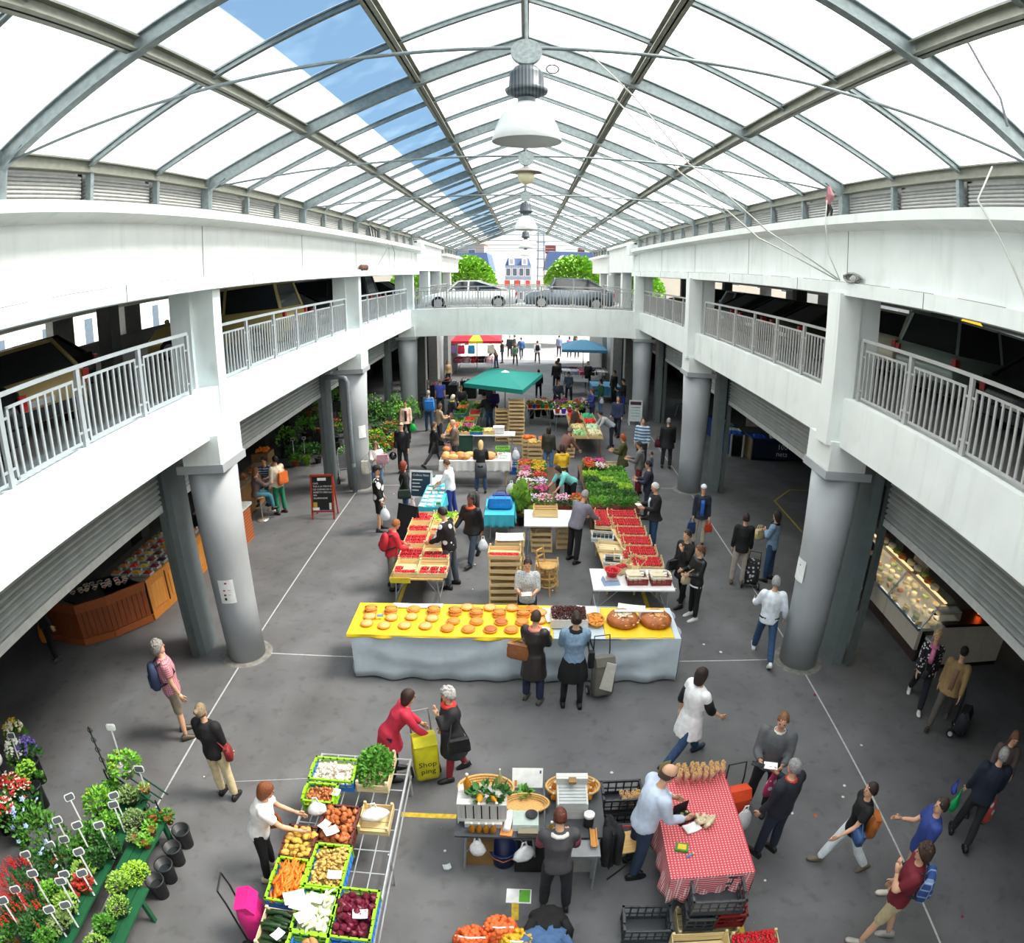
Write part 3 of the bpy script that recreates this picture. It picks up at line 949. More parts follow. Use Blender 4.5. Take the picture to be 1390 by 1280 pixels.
def flush_people():
    """voxel-remesh bodies and garments so limbs join smoothly, then hang the clothing under each body"""
    jobs = []
    for it in TMP:
        root, nm, q, m_, vx, ex, s = it
        q.v = [(p[0] * s, p[1] * s, p[2] * s) for p in q.v]
        if vx:
            me = q.mesh('tmp', None)
            o = bpy.data.objects.new('tmp', me); col.objects.link(o)
            md = o.modifiers.new('r', 'REMESH'); md.mode = 'VOXEL'; md.voxel_size = vx * s
            sm = o.modifiers.new('s', 'SMOOTH'); sm.factor = .5; sm.iterations = 4 if vx < .03 else 2
            jobs.append((it, o))
        else:
            jobs.append((it, None))
    bpy.context.view_layer.update()
    dg = bpy.context.evaluated_depsgraph_get()
    bodies = {}
    made = []
    for it, o in jobs:
        root, nm, q, m_, vx, ex, s = it
        if o:
            me = bpy.data.meshes.new_from_object(o.evaluated_get(dg))
            me.materials.clear(); me.materials.append(m_)
            if ex:
                ex.v = [(p[0] * s, p[1] * s, p[2] * s) for p in ex.v]
                b = bmesh.new(); b.from_mesh(me)
                for mm in (EYE, LIPS): me.materials.append(mm)
                e2 = ex.mesh('ex', None); b.from_mesh(e2)
                n0 = len(me.polygons)
                b.to_mesh(me); b.free()
            me.polygons.foreach_set('use_smooth', [True] * len(me.polygons))
            me.update()
        else:
            me = q.mesh(nm, m_, True)
        made.append((root, nm, me, o))
    for root, nm, me, o in made:
        if o:
            old = o.data
            bpy.data.objects.remove(o)
            bpy.data.meshes.remove(old)
    for root, nm, me, o in made:
        me.name = nm
        if nm == 'body':
            bodies[root] = me
        else:
            ob(nm, me, root)
    for root, me in bodies.items():
        # an empty cannot take mesh data: swap it for a mesh object of the same name
        n = bpy.data.objects.new('person', me)
        col.objects.link(n)
        n.location = root.location; n.rotation_euler = root.rotation_euler
        for kk in ('label', 'category', 'group'):
            if kk in root: n[kk] = root[kk]
        for c in list(root.children):
            c.parent = n
        nm = root.name
        bpy.data.objects.remove(root)
        n.name = nm
    TMP.clear()


# ---- bags and other carried things
def handbag(label, p, c='#5a3a24', size=(.26, .1, .2), rz=0., strap=None, name='handbag', m=None):
    """soft bag hanging below point p, strap up to a shoulder point"""
    p = V(p); w_, d, h = size
    m = m or mat(c, .55, var=.15, scale=14, bump=.2, bscale=30, name='leather')
    t = thing(name, label, 'bag', p + V((0, 0, -h)), R(rz))
    q = MB()
    q.loft([[(a * w_ / 2, b * d / 2, zz) for a, b in ((-1, -.6), (-.8, -1), (.8, -1), (1, -.6), (1, .6), (.8, 1), (-.8, 1), (-1, .6))] if True else 0 for zz, w_, d in ((0, w_ * .85, d * .8), (h * .1, w_ * 1.02, d * 1.1), (h * .6, w_, d), (h, w_ * .85, d * .45))])
    ob('pouch', q.mesh('pouch', m, True), t)
    ob('flap', MB().box(-w_ * .44, w_ * .44, -d * .52, d * .1, h * .55, h * 1.01).mesh('flap', m), t)
    inv = Mx.Rotation(-R(rz), 4, 'Z') @ Mx.Translation(-(p + V((0, 0, -h))))
    if strap is not None:
        e_ = inv @ V(strap)
        q = MB()
        for sd in (-1, 1):
            q.tube([(sd * w_ * .42, 0, h * .9), ((sd * w_ * .42 + e_.x) / 2, e_.y * .5, (h + e_.z) / 2), (e_.x + sd * .03, e_.y, e_.z)], .011, 5)
        ob('strap', q.mesh('strap', m), t)
    else:
        q = MB()
        for yy in (-d * .3, d * .3):
            q.tube([(-w_ * .25, yy, h * .95), (-w_ * .2, yy * .6, h + .09), (w_ * .2, yy * .6, h + .09), (w_ * .25, yy, h * .95)], .008, 5)
        ob('handle', q.mesh('handle', m), t)
    return t


def carrier(label, p, c='#e6e9ea', size=(.26, .3), rz=0., name='carrier_bag', m=None):
    """thin plastic carrier bag held at p"""
    p = V(p); w_, h = size
    t = thing(name, label, 'bag', p + V((0, 0, -h - .12)), R(rz))
    m = m or mat(c, .35, var=.1, scale=20, bump=.4, bscale=25, name='plastic bag')
    rr = random.Random(int(p.x * 999))
    rings = []
    for zz, a, b in ((0, .6, .3), (.04, .85, .5), (h * .4, 1., .55), (h * .75, .85, .4), (h, .6, .2), (h + .05, .25, .1)):
        rings.append([(a * w_ / 2 * math.cos(2 * PI * j / 12) * rr.uniform(.88, 1.1), b * w_ / 2 * math.sin(2 * PI * j / 12) * rr.uniform(.85, 1.15), zz) for j in range(12)])
    ob('sack', MB().loft(rings).mesh('sack', m, True), t)
    q = MB().tube([(-.04, 0, h + .02), (-.02, 0, h + .12), (.02, 0, h + .12), (.04, 0, h + .02)], .012, 5)
    ob('handle', q.mesh('handle', m), t)
    return t


def backpack(label, pp, m, size=(.3, .17, .42)):
    """worn on the back of person pp"""
    w_, d, h = size
    a, b = pp['sp'](.1, -.15), pp['sp'](.48, -.13)
    t = thing('backpack', label, 'backpack', a, R(pp['face']))
    ax = (b - a)
    loc = Mx.Rotation(-R(pp['face']), 3, 'Z') @ ax
    tilt = math.atan2(loc.y, loc.z)
    t.rotation_euler = (-tilt, 0, R(pp['face']))
    q = MB()
    q.loft([[(x_ * w_ / 2 * k, -d * .45 + y_ * d / 2 * k2, zz) for x_, y_ in ((-1, .8), (-.7, 1), (.7, 1), (1, .8), (1, -.5), (.65, -1), (-.65, -1), (-1, -.5))] for zz, k, k2 in ((-.02, .85, .7), (.03, 1, 1), (h * .6, .95, .95), (h * .88, .8, .7), (h, .45, .4))])
    ob('pack', q.mesh('pack', m, True), t)
    ob('pocket', MB().box(-w_ * .32, w_ * .32, -d * 1.06, -d * .8, .04, h * .4).mesh('pocket', m), t)
    q = MB()
    for sd in (-1, 1):
        q.tube([(sd * .09, -.02, h * .9), (sd * .12, .06, h * 1.02), (sd * .13, .2, h * .95), (sd * .15, .27, h * .6), (sd * .17, .12, .1), (sd * .14, -.02, .05)], (.018), 5)
    ob('strap', q.mesh('strap', mat('#22252b', .8)), t)
    return t


def shop_trolley(label, x, y, rz, m, h=.62, frame='#2b2c2e'):
    """two-wheeled shopping trolley standing on the floor"""
    t = thing('shopping_trolley', label, 'trolley', (x, y, 0), R(rz))
    fm = mat(frame, .4, metal=.3)
    q = MB()
    q.loft([[(x_ * .17 * k, y_ * .12 * k2, zz) for x_, y_ in ((-1, -.8), (-.85, -1), (.85, -1), (1, -.8), (1, .8), (.85, 1), (-.85, 1), (-1, .8))] for zz, k, k2 in ((.1, .9, .9), (.16, 1, 1.05), (h * .75, 1.02, 1.05), (h, .95, .8), (h + .06, .8, .45))])
    ob('bag', q.mesh('bag', m, True), t)
    ob('flap', MB().loft([[(x_, y_, zz) for x_ in (-.165, .165) for y_ in (0,)] + [(.165, y_ + .01, zz + .02), (-.165, y_ + .01, zz + .02)] for y_, zz in ((.1, h + .03), (-.06, h + .07), (-.135, h - .06))]).mesh('flap', m), t)
    q = MB().tube([(-.14, .15, .1), (-.14, .17, h + .12), (-.13, .2, h + .36), (.13, .2, h + .36), (.14, .17, h + .12), (.14, .15, .1)], .012, 6)
    q.tube([(-.2, .13, .09), (.2, .13, .09)], .012, 6)
    ob('frame', q.mesh('frame', fm), t)
    wm = MB().tube([(-.018, 0, 0), (.018, 0, 0)], .085, 14).mesh('wheel', mat('#1a1a1b', .7))
    hub = MB().tube([(-.02, 0, 0), (.02, 0, 0)], .05, 12).mesh('hub', mat('#b9bcc0', .4))
    for sd in (-1, 1):
        wo = ob('wheel', wm, t, (sd * .2, .13, .085)); ob('hub', hub, wo)
    return t
PL = {}
def per(key, *a, **k): PL[key] = person(*a, **k)


plaid = mat('#e2b7bd', .85, pat='ginghamz', c2='#b5606f', ps=28, name='pink plaid')
dots = mat('#17171a', .8, pat='dots', c2='#d8d8d8', ps=16, name='black with dots')
speck = mat('#b9c0c3', .85, pat='dots', c2='#6f7a80', ps=45, name='speckled knit')
stripeg = mat('#8fa6c0', .85, pat='hstripe', c2='#24314a', ps=14, name='blue stripes')
stripem = mat('#c8d4da', .85, pat='hstripe', c2='#3a6f9a', ps=9, name='multi stripes')
denim = mat('#7f9bb5', .85, var=.2, scale=25, bump=.2, name='light denim')
jean = mat('#2f4a6e', .85, var=.25, scale=20, bump=.2, name='denim')
jean2 = mat('#5b7fa8', .85, var=.25, scale=20, bump=.2, name='washed denim')
leather = mat('#191a1c', .35, var=.2, scale=12, bump=.3, bscale=18, name='black leather')
per(1, 'grey-haired man in pink plaid shirt and khaki shorts with rucksack', -5.5, 7.25, -50, 'stand', 1.84, tm=plaid, top='tee', bottom='shorts', bc='#85796a', hair='curly', hc='#8d8a86', shoe='#4d4436', ov=dict(head=-.08))
per(2, 'woman in black top and cream trousers with red strap bag', -4.2, 6.02, -8, 'stand', 1.68, 'f', top='mid', tc='#17171a', bc='#d6c49c', hair='bun', hc='#8e7a62', shoe='#1c1a1a', k=1.12)
per(3, 'woman in white T-shirt reaching over the potato crate', -3.08, 4.72, -72, 'reach', 1.66, 'f', top='tee', tc='#eceae8', bottom='leggings', bc='#151517', hair='bob', hc='#7d4526', shoe='#c9b8a0')
per(4, 'woman in crimson coat bending over the yellow shopping trolley', -1.82, 6.75, -72, 'bend', 1.6, 'f', tc='#c02a44', bottom='trousers', bc='#22242c', coat=.3, hair='bob', hc='#33201a', ov=dict(lean=.62, A=((.15, .1, .4, .1), (.3, .1, .3, .1))))
per(5, 'grey-haired woman in long black coat and red tights', -.95, 6.82, 112, 'chin', 1.6, 'f', tc='#26262a', bottom='leggings', bc='#8f1f2c', coat=.42, hair='curly', hc='#b5b3b0', extra=(('scarf', '#d8342f'),), shoe='#1b1b1c', k=1.1)
per(6, 'dark-haired man in white coat striding past the tables', 2.42, 7.12, -68, 'walk', 1.74, top='mid', tc='#f0f1f2', bm=jean, coat=.3, hair='bob', hc='#2b1d18', shoe='#26374d', extra=(('sleeves', '#17171a', 1.2),))
per(7, 'balding man in pale blue shirt serving at the gingham table', 1.44, 5.08, -78, 'work', 1.8, tc='#c9d6ea', bm=mat('#27364f', .85, name='navy jeans'), hair='bald', hc='#4c3a2e', k=1.12)
per(8, 'woman in grey and maroon hoodie behind the black table', .42, 4.54, 2, 'work', 1.58, 'f', top='mid', tc='#47464a', bc='#23262c', hair='short', hc='#5a2a1c', extra=(('hood', '#d9d6d2'), ('sleeves', '#7d3d49', 1.05)), k=1.1)
per(9, 'brown-haired man in grey jacket holding a phone', 3.3, 6.02, 155, 'front', 1.76, tc='#575a5e', bc='#23252c', hair='short', hc='#7a5638', extra=(('collar', '#d9d7d0'),), k=1.08)
per(10, 'grey-haired man in navy jumper with red collar', 3.22, 5.2, 28, 'hand', 1.66, tc='#1b1f2b', bc='#1f2635', hair='short', hc='#8f8f90', extra=(('collar', '#d23128'),), k=1.15)
per(11, 'woman in black top and white trousers walking left', 4.2, 4.78, 82, 'walk2', 1.6, 'f', top='tee', tc='#121214', bc='#e4ebf0', hair='short', hc='#2f1d1a', shoe='#6d6455', k=1.08)
per(12, 'young man in blue T-shirt and beige shorts', 4.95, 4.22, 74, 'stroll', 1.7, top='tee', tc='#2c3f86', bottom='shorts', bc='#b9a98a', hair='short', hc='#33241c', shoe='#d9d2c4', ov=dict(A=((.1, .14, .3, 0), (.5, .12, 1.2, .1))))
per(13, 'young man in maroon T-shirt with blue plaid rucksack', 4.28, 3.5, 58, 'chin', 1.82, top='tee', tc='#6d1626', bottom='shorts', bc='#b5a582', hair='curly', hc='#3b281d', shoe='#9a9590')
per(14, 'elderly man in navy jumper carrying a green bag', 6.42, 4.82, -28, 'stroll', 1.76, tc='#1a2133', bc='#202226', hair='short', hc='#9a9796', k=1.15)
per(15, 'woman with brown hair and sunglasses at the right edge', 7.0, 5.22, 150, 'front', 1.68, 'f', tc='#5b4d48', bc='#24242a', hair='bob', hc='#6b4530')
per(16, 'blonde woman in black dotted jacket and pink scarf', 7.25, 8.15, 150, 'walk', 1.64, 'f', tm=dots, bc='#1c1f29', hair='curly', hc='#c9a877', coat=.15, shoe='#e6e6e4', extra=(('scarf', '#d77ba2', 1),), k=1.1)
per(17, 'man in tan jacket and black cap pulling a trolley', 7.45, 7.5, 132, 'walk2', 1.68, tc='#9a7d55', bc='#5d5750', hair='short', hc='#3b302a', coat=.12, extra=(('cap', '#191919'), ('panel', '#8c6a58')), shoe='#3a332e', k=1.12)
per(18, 'grey-haired man in white shirt and jeans hurrying by the column', 4.55, 9.9, -12, 'walk', 1.76, tc='#e3ebf5', bm=jean, hair='short', hc='#9a9b9c', extra=(('belt', '#16161a'),), shoe='#e9e9e8', ov=dict(A=((.3, .35, 1.0, .2), (-.3, .3, .8, .0))))
per(19, 'woman in black coat with a hand to her mouth', 3.34, 12.0, 125, 'chin', 1.72, 'f', tc='#131315', bottom='leggings', bc='#111113', coat=.25, hair='short', hc='#33221a')
per(20, 'woman with ponytail in leather jacket and white trainers', 3.47, 11.4, 108, 'front', 1.64, 'f', tm=leather, bottom='leggings', bc='#131316', hair='pony', hc='#6b4630', shoe='#e2e2e0', extra=(('trim', '#e5e6e6'),))
per(21, 'woman in white beret and blue shirt with an orange bag', 4.5, 15.15, 172, 'stand', 1.64, 'f', tc='#202737', bc='#bfb3a2', coat=.1, hair='short', hc='#51402f', extra=(('cap', '#e8eef4', 1), ('panel', '#3a6ed0')))
per(22, 'woman in black jumper and grey trousers with patterned trolley', 4.93, 12.98, -14, 'stand', 1.74, 'f', tc='#141416', bc='#a39b90', hair='short', hc='#2b1a18', shoe='#6b5a4a')
per(23, 'woman in denim jacket holding a straw basket', 5.78, 13.2, 48, 'cross', 1.74, 'f', tm=denim, bm=jean, hair='bob', hc='#1f1716', extra=(('scarf', '#141416'),))
per(25, 'man in black coat beside the second right column', 5.02, 22.0, -4, 'stand', 1.82, tc='#1c1d1f', bc='#2a2b2d', coat=.2, hair='short', hc='#8e8c8a', k=1.1)
per(26, 'man in dark clothes waiting at the cheese counter', 7.55, 11.62, -60, 'stand', 1.72, tc='#15171c', bc='#15161a', hair='short', hc='#2b201a', shoe='#8a8886')
per(27, 'shopkeeper in grey apron behind the cheese counter', 9.45, 11.9, 110, 'work', 1.72, tc='#77767a', bc='#2b2b2e', hair='short', hc='#3b2c22', extra=(('apron', '#3c3d40'),))
per(28, 'white-haired man in black jacket reading a slip', 3.2, 14.85, 98, 'front', 1.76, tc='#1b1b1e', bm=jean, coat=.1, hair='short', hc='#dcdcda', extra=(('panel', '#d6e6f0'),), k=1.1)
per(29, 'stallholder in mauve-grey shirt reaching over strawberries', 1.2, 14.1, -48, 'reach', 1.76, tc='#7d7a88', bc='#17171a', hair='short', hc='#9b9894', k=1.12)
per(30, 'woman vendor in speckled grey top behind the bread table', .07, 10.66, 178, 'front', 1.66, 'f', top='mid', tm=speck, bc='#2a2a30', hair='bun', hc='#2a1c17')
per(31, 'shopper in dark leather coat with tan shoulder bag', .18, 8.66, -22, 'front', 1.68, 'f', tm=mat('#2c2826', .45, var=.2, bump=.25, bscale=18, name='brown leather'), bc='#232c44', coat=.38, hair='short', hc='#39291f', extra=(('scarf', '#e08a7a'),), shoe='#55504a', k=1.1)
per(32, 'woman in pale denim jacket and black skirt', .8, 8.52, 2, 'front', 1.76, 'f', tm=denim, bottom='skirt', bc='#131315', hair='bun', hc='#2e1f19', extra=(('scarf', '#131315'), ('tights', '#1b1b1e')), ov=dict(head=.05))
per(33, 'boy in red jacket at the strawberry table', -2.85, 12.6, -62, 'work', 1.6, tc='#c42a36', bc='#847c6c', hair='short', hc='#a05f30')
per(34, 'vendor in black jumper with white flowers at the strawberries', -1.6, 12.72, 72, 'work', 1.84, tm=mat('#151518', .85, pat='dots', c2='#d9d9dc', ps=6, name='flower jumper'), bc='#4a525c', hair='short', hc='#1c1512', ov=dict(lean=.12))
per(35, 'man in black padded jacket and orange scarf walking', -1.2, 13.95, 150, 'walk', 1.76, tm=mat('#17181a', .6, bump=.4, bscale=8, name='padded'), bc='#3c4858', coat=.12, hair='short', hc='#14100e', skin=3, extra=(('scarf', '#c8502a'),))
per(36, 'vendor in white shirt and blue trousers at the turquoise table', -2.02, 16.85, 78, 'reach', 1.68, top='mid', tc='#eef1f4', bc='#2b3d8a', hair='short', hc='#5a3d2a', ov=dict(lean=.1))
per(37, 'youth in black cap, black sweatshirt and shorts', -3.82, 15.9, -84, 'stand', 1.8, tm=mat('#131316', .85, pat='dots', c2='#e4e4e4', ps=4, name='print sweatshirt'), bottom='shorts', bc='#141417', hair='short', hc='#2a1d17', extra=(('cap', '#18191c'),), shoe='#2b2b2d', headyaw=-10)
per(38, 'woman with long red hair in black top and jeans', -3.22, 16.5, -74, 'stand', 1.74, 'f', tc='#151517', bm=jean, hair='long', hc='#8a3a24', shoe='#b9b2a8')
per(39, 'balding man in black leather jacket holding a helmet', -4.1, 21.0, 172, 'stand', 1.76, tm=leather, bc='#232427', hair='bald', hc='#55504c')
per(40, 'woman with long brown hair and pink shoulder bag', -4.55, 19.0, -160, 'hand', 1.66, 'f', tc='#e2dfdc', bm=jean2, hair='long', hc='#7b5b45')
per(41, 'woman in peach jacket with a green carrier bag', -4.72, 25.2, 190, 'stand', 1.66, 'f', tc='#e8bfae', bc='#17171a', coat=.12, hair='short', hc='#1b1614', extra=(('panel', '#2a2a2e'),))
per(42, 'woman in black coat walking with a pink bag', -3.12, 21.65, -70, 'walk', 1.66, 'f', tm=leather, bottom='leggings', bc='#4a4b4e', coat=.32, hair='short', hc='#5b4638')
per(43, 'bald man in brown jacket and pink shirt', -2.38, 21.5, 95, 'front', 1.72, tc='#6b5d50', bc='#2b2b2e', hair='none', extra=(('panel', '#d08c8c'),), k=1.15)
per(44, 'blonde vendor in black top and grey apron at the bread stall', -1.33, 19.0, 0, 'work', 1.62, 'f', top='mid', tc='#151518', bm=jean, hair='long', hc='#d8b878', extra=(('apron', '#55585c'),))
per(45, 'bald man in blue T-shirt seen from behind', -3.95, 30.1, 5, 'stand', 1.76, top='tee', tc='#4a5fc0', bc='#2b3340', hair='bald', hc='#8a6a50', far=1, k=1.1)
per(46, 'woman in denim jacket with a bright blue bag', -4.05, 27.0, -12, 'stand', 1.76, 'f', tm=jean2, bm=jean, hair='short', hc='#a39c92', far=1)
per(47, 'white-haired woman in black and yellow by the vegetables', -3.1, 26.5, -60, 'work', 1.66, 'f', tc='#24262a', bc='#c58a90', hair='bob', hc='#d8cfbf', far=1, extra=(('scarf', '#c8d83a'),))
per(48, 'brown-haired woman in beige by the vegetables', -3.3, 24.7, -60, 'front', 1.64, 'f', tc='#a8937c', bc='#33343a', hair='bob', hc='#5a3d28', far=1)
per(50, 'man in black jacket behind the vegetables', -2.85, 28.6, 195, 'work', 1.72, tc='#1e1f22', bc='#222428', hair='short', hc='#3b2c24', far=1)
per(51, 'vendor in charcoal jumper and jeans under the teal parasol', -1.5, 26.9, 60, 'reach', 1.68, tc='#35363a', bm=jean, hair='short', hc='#241b17', far=1)
per(52, 'person in purple jumper under the teal parasol', -1.35, 28.3, 180, 'work', 1.66, 'f', tc='#3a2d6a', bc='#26262c', hair='bob', hc='#241b17', far=1)
per(53, 'florist in yellow hoodie and black apron among flowers', 1.12, 18.55, 8, 'work', 1.64, 'f', tc='#e3b62c', bc='#1b1b1f', hair='bob', hc='#2a1b16', extra=(('apron', '#16171a'), ('hood', '#e3b62c')))
per(54, 'florist in turquoise top bending over the flowers', 1.35, 17.55, 118, 'bend', 1.62, 'f', top='mid', tc='#7fd6d2', bc='#1b1c20', hair='bob', hc='#2b201a')
per(55, 'man in brown shirt bending beside the flower stall', 1.2, 20.75, -58, 'bend', 1.72, tc='#7d5a50', bc='#3a3a3e', hair='short', hc='#6b645e', ov=dict(lean=.6))
per(56, 'dark-haired shopper in green jacket with a rucksack bag', .78, 20.85, -15, 'stand', 1.64, 'f', tc='#33352a', bm=jean2, hair='bob', hc='#1f1714')
per(57, 'person in brown top at the far strawberry stall', 1.85, 24.7, -75, 'work', 1.66, 'f', tc='#4a332c', bc='#1d1d22', hair='short', hc='#33231b', far=1)
per(58, 'man in navy suit jacket on the aisle', 3.82, 26.3, 150, 'stroll', 1.74, tc='#2a3552', bc='#262b3a', coat=.1, hair='short', hc='#3a2f28', far=1)
per(59, 'person in grey top bending over the far strawberry stall', 3.35, 24.5, 95, 'bend', 1.68, tc='#a9adb2', bc='#252b3a', hair='short', hc='#2a201b', far=1, ov=dict(lean=.95))
per(60, 'bearded man in striped pullover', 4.12, 22.1, 165, 'stand', 1.76, tm=stripem, bc='#2b2d33', hair='short', hc='#1e1512', k=1.08)
per(61, 'red-haired woman in khaki coat at the herb trays', 3.12, 19.95, 75, 'front', 1.68, 'f', tc='#4d4d2c', bc='#2b2b2c', coat=.25, hair='bob', hc='#9a4a28')
per(62, 'person in grey hooded jacket at the herb trays', 3.5, 19.0, 72, 'front', 1.7, tc='#6d6a6a', bc='#7a2230', hair='short', hc='#33241d', extra=(('hood', '#6d6a6a'),), k=1.08)
per(63, 'man in navy jacket at the end of the herb trays', 3.42, 17.0, 80, 'front', 1.68, tc='#23283a', bc='#262a35', hair='short', hc='#1c1614')
per(64, 'small child in grey jacket and denim shorts', 4.17, 20.5, 62, 'stand', .98, tc='#6b7078', bottom='shorts', bm=jean2, hair='short', hc='#33241d', shoe='#d0d0d0')
per(65, 'woman in green jacket and jeans in the far aisle', 3.62, 30.9, 110, 'hand', 1.66, 'f', tc='#2a5a44', bm=jean2, hair='bob', hc='#2b1f1a', far=1)
per(66, 'woman in blue jacket in the far aisle', 2.95, 28.3, 110, 'front', 1.66, 'f', tc='#2c3a7a', bc='#2a2f40', hair='bob', hc='#6b3f2a', far=1)
per(67, 'man in dark navy jumper tending the flower pots', 1.5, 30.3, 200, 'work', 1.72, tc='#272f40', bc='#23262c', hair='short', hc='#5b3d2a', far=1)
per(74, 'man in black jacket beyond the third right column', 4.6, 33.5, 120, 'stand', 1.74, tc='#141416', bc='#17171a', hair='short', hc='#2a2320', far=1)
per(75, 'person in dark blue by the third right column', 4.75, 31.1, 100, 'front', 1.7, tc='#17181c', bc='#24357a', hair='short', hc='#2a2320', far=1)
FARP = [('woman in green top and black trousers on the sunlit street', -.7, 47.2, 5, 'walk', 1.6, 'f', '#5b7a6a', '#17171a', '#9a7048'), ('man in blue jacket on the sunlit street', -.3, 50.6, 10, 'walk2', 1.76, 'm', '#3a5a8a', '#26304a', '#2a201a'),
        ('man in white with a black rucksack on the street', .9, 48.4, 5, 'walk', 1.74, 'm', '#e6e6e6', '#222226', '#2a201a'), ('person in grey-blue beside the blue stall', 2.7, 52.6, 20, 'stand', 1.74, 'm', '#6d7a98', '#33384a', '#2a201a'),
        ('person in pink top behind the blue parasol', 3.5, 52.2, 10, 'stand', 1.7, 'f', '#d77ab8', '#33384a', '#3a2a20'), ('person in black behind the blue parasol', 4.05, 51.6, 170, 'stand', 1.74, 'm', '#1a1a1e', '#1c1d22', '#1a1412'),
        ('man in dark jacket beside the red parasol', -1.68, 48.2, 100, 'stand', 1.74, 'm', '#23252e', '#2b3650', '#1a1412'), ('man in black standing in the bright street', -1.2, 51.6, 170, 'stand', 1.76, 'm', '#1e2026', '#23242a', '#1a1412'),
        ('second man in black standing in the bright street', -.85, 52.4, 80, 'stand', 1.72, 'm', '#26282e', '#2a2b30', '#1a1412'), ('person in black coat by the blue parasol stall', 1.75, 36.9, 20, 'stand', 1.7, 'm', '#1c1c1f', '#1d1d22', '#2a201a'),
        ('person in brown coat by the blue parasol stall', 1.95, 38.2, -60, 'stand', 1.7, 'f', '#3a332c', '#24242a', '#3a2a20'), ('person in beige sitting by the dark stall', -4.55, 38.5, 200, 'stand', 1.5, 'f', '#b59a78', '#3a3a40', '#7a5a3a'),
        ('seller in brown leaning over the clothes under the red parasol', -2.0, 45.6, 70, 'bend', 1.72, 'm', '#6b5a48', '#2b3a5a', '#2a201a'), ('person in black seated beyond the teal parasol', .72, 34.5, 0, 'stand', 1.55, 'm', '#1a1a1d', '#1d1d20', '#14100e'),
        ('woman in black among the far stalls on the right', 3.6, 37.4, 180, 'stand', 1.66, 'f', '#131316', '#17171a', '#14100e'), ('woman in blue denim between the far tables', 2.25, 33.4, 170, 'work', 1.66, 'f', '#5a6a80', '#2a2d38', '#4a2f20')]
for i, (lb, x, y, f, po, h, sx_, tc_, bc_, hc_) in enumerate(FARP):
    per(200 + i, lb, x, y, f, po, h, sx_, tc=tc_, bc=bc_, hc=hc_, far=1, hair='bob' if sx_ == 'f' else 'short', ov=dict(lean=.5) if po == 'bend' else None)
per(69, 'woman in grey-brown top sitting on a cafe stool', -7.72, 16.7, -48, 'sit', 1.66, 'f', tc='#6d5a58', bc='#3f7f92', hair='bob', hc='#8a5a38', ov=dict(seat=.76))
per(70, 'man in striped T-shirt sitting at the cafe bar', -7.75, 17.75, 178, 'sit', 1.74, top='tee', tm=stripeg, bc='#2d5a6a', hair='short', hc='#2a1d17', ov=dict(seat=.76))
per(71, 'man in cream jacket and green trousers with orange bag', -7.2, 17.25, 62, 'stand', 1.78, tc='#e6ddc4', bc='#1f7a58', hair='short', hc='#2a1d17', shoe='#4a2a26', k=1.1)
per(72, 'woman in orange dress by the plant shop', -6.72, 20.9, 165, 'stand', 1.62, 'f', top='tee', tc='#a8503c', bottom='shorts', bc='#8a4a3a', hair='bob', hc='#1c1512')
per(73, 'person in black clothes under the nearest left shutter', -9.85, 9.0, -30, 'stand', 1.72, tc='#141416', bc='#151518', hair='short', hc='#1c1512', shoe='#4a4a4c')
flush_people()
# ---- what they carry
backpack('navy rucksack on the man in plaid shirt', PL[1], mat('#2c3a58', .8, name='navy nylon'))
handbag('red and black bag on the woman in cream trousers', PL[2]['hip'][1] + V((.02, 0, .12)), '#7d1f22', (.2, .1, .22), -70, PL[2]['sh'][-1])
handbag('brown crossbody bag of the woman in white T-shirt', PL[3]['hip'][-1] + V((.18, -.08, .12)), '#8a4a30', (.28, .09, .22), 20, PL[3]['sh'][1])
handbag('black bag of the grey-haired woman in black coat', PL[5]['hip'][-1] + V((.04, -.1, .12)), '#1b1b1e', (.3, .1, .24), 20, PL[5]['sh'][-1])
handbag('tan leather shoulder bag on the dark leather coat', PL[31]['hip'][-1] + V((-.04, -.1, .22)), '#9a6238', (.36, .12, .28), -20, PL[31]['sh'][1])
handbag('small black bag on the woman in denim jacket', PL[32]['hip'][1] + V((.03, -.02, .14)), '#17171a', (.1, .14, .3), 0, PL[32]['sh'][1])
handbag('orange-brown leather bag behind the woman in white trousers', PL[11]['back'] + V((.12, .0, -.1)), '#a8602a', (.24, .14, .34), 80, PL[11]['sh'][1])
handbag('blue cloth bag of the woman in white trousers', PL[11]['hip'][-1] + V((-.1, -.06, .2)), '#2c4a78', (.24, .1, .16), 90, PL[11]['sh'][1])
backpack('blue plaid rucksack on the man in maroon T-shirt', PL[13], mat('#2a4a86', .8, pat='plaid', c2='#a8c0e0', ps=9, name='blue plaid'))
carrier('green carrier bag of the man in navy jumper', PL[14]['lh'] + V((-.04, 0, .02)), '#17a05a', (.26, .3), 30)
carrier('red and white carrier bag of the man in navy jumper', PL[14]['rh'] + V((.05, -.08, 0)), '#b04a40', (.3, .36), 30, m=mat('#b5483f', .5, pat='dots', c2='#d8d4d0', ps=6, name='printed bag'))
carrier('small blue bag of the man in navy jumper', PL[14]['lh'] + V((-.1, .1, .12)), '#2a3a9a', (.2, .12), 60)
handbag('black bag of the blonde woman in pink scarf', PL[16]['hip'][-1] + V((-.3, -.05, .1)), '#232022', (.26, .1, .2), 40, PL[16]['sh'][1])
carrier('pink patterned bag held by the man with the red collar', PL[10]['rh'] + V((.06, 0, -.02)), '#c04a78', (.2, .34), 20, m=mat('#b23a6a', .5, pat='dots', c2='#e8c8d4', ps=9, name='printed bag'))
shop_trolley('orange-red shopping trolley bag between the two talking men', 2.82, 5.72, 10, mat('#d8481f', .6, bump=.15, name='orange nylon'), .66)
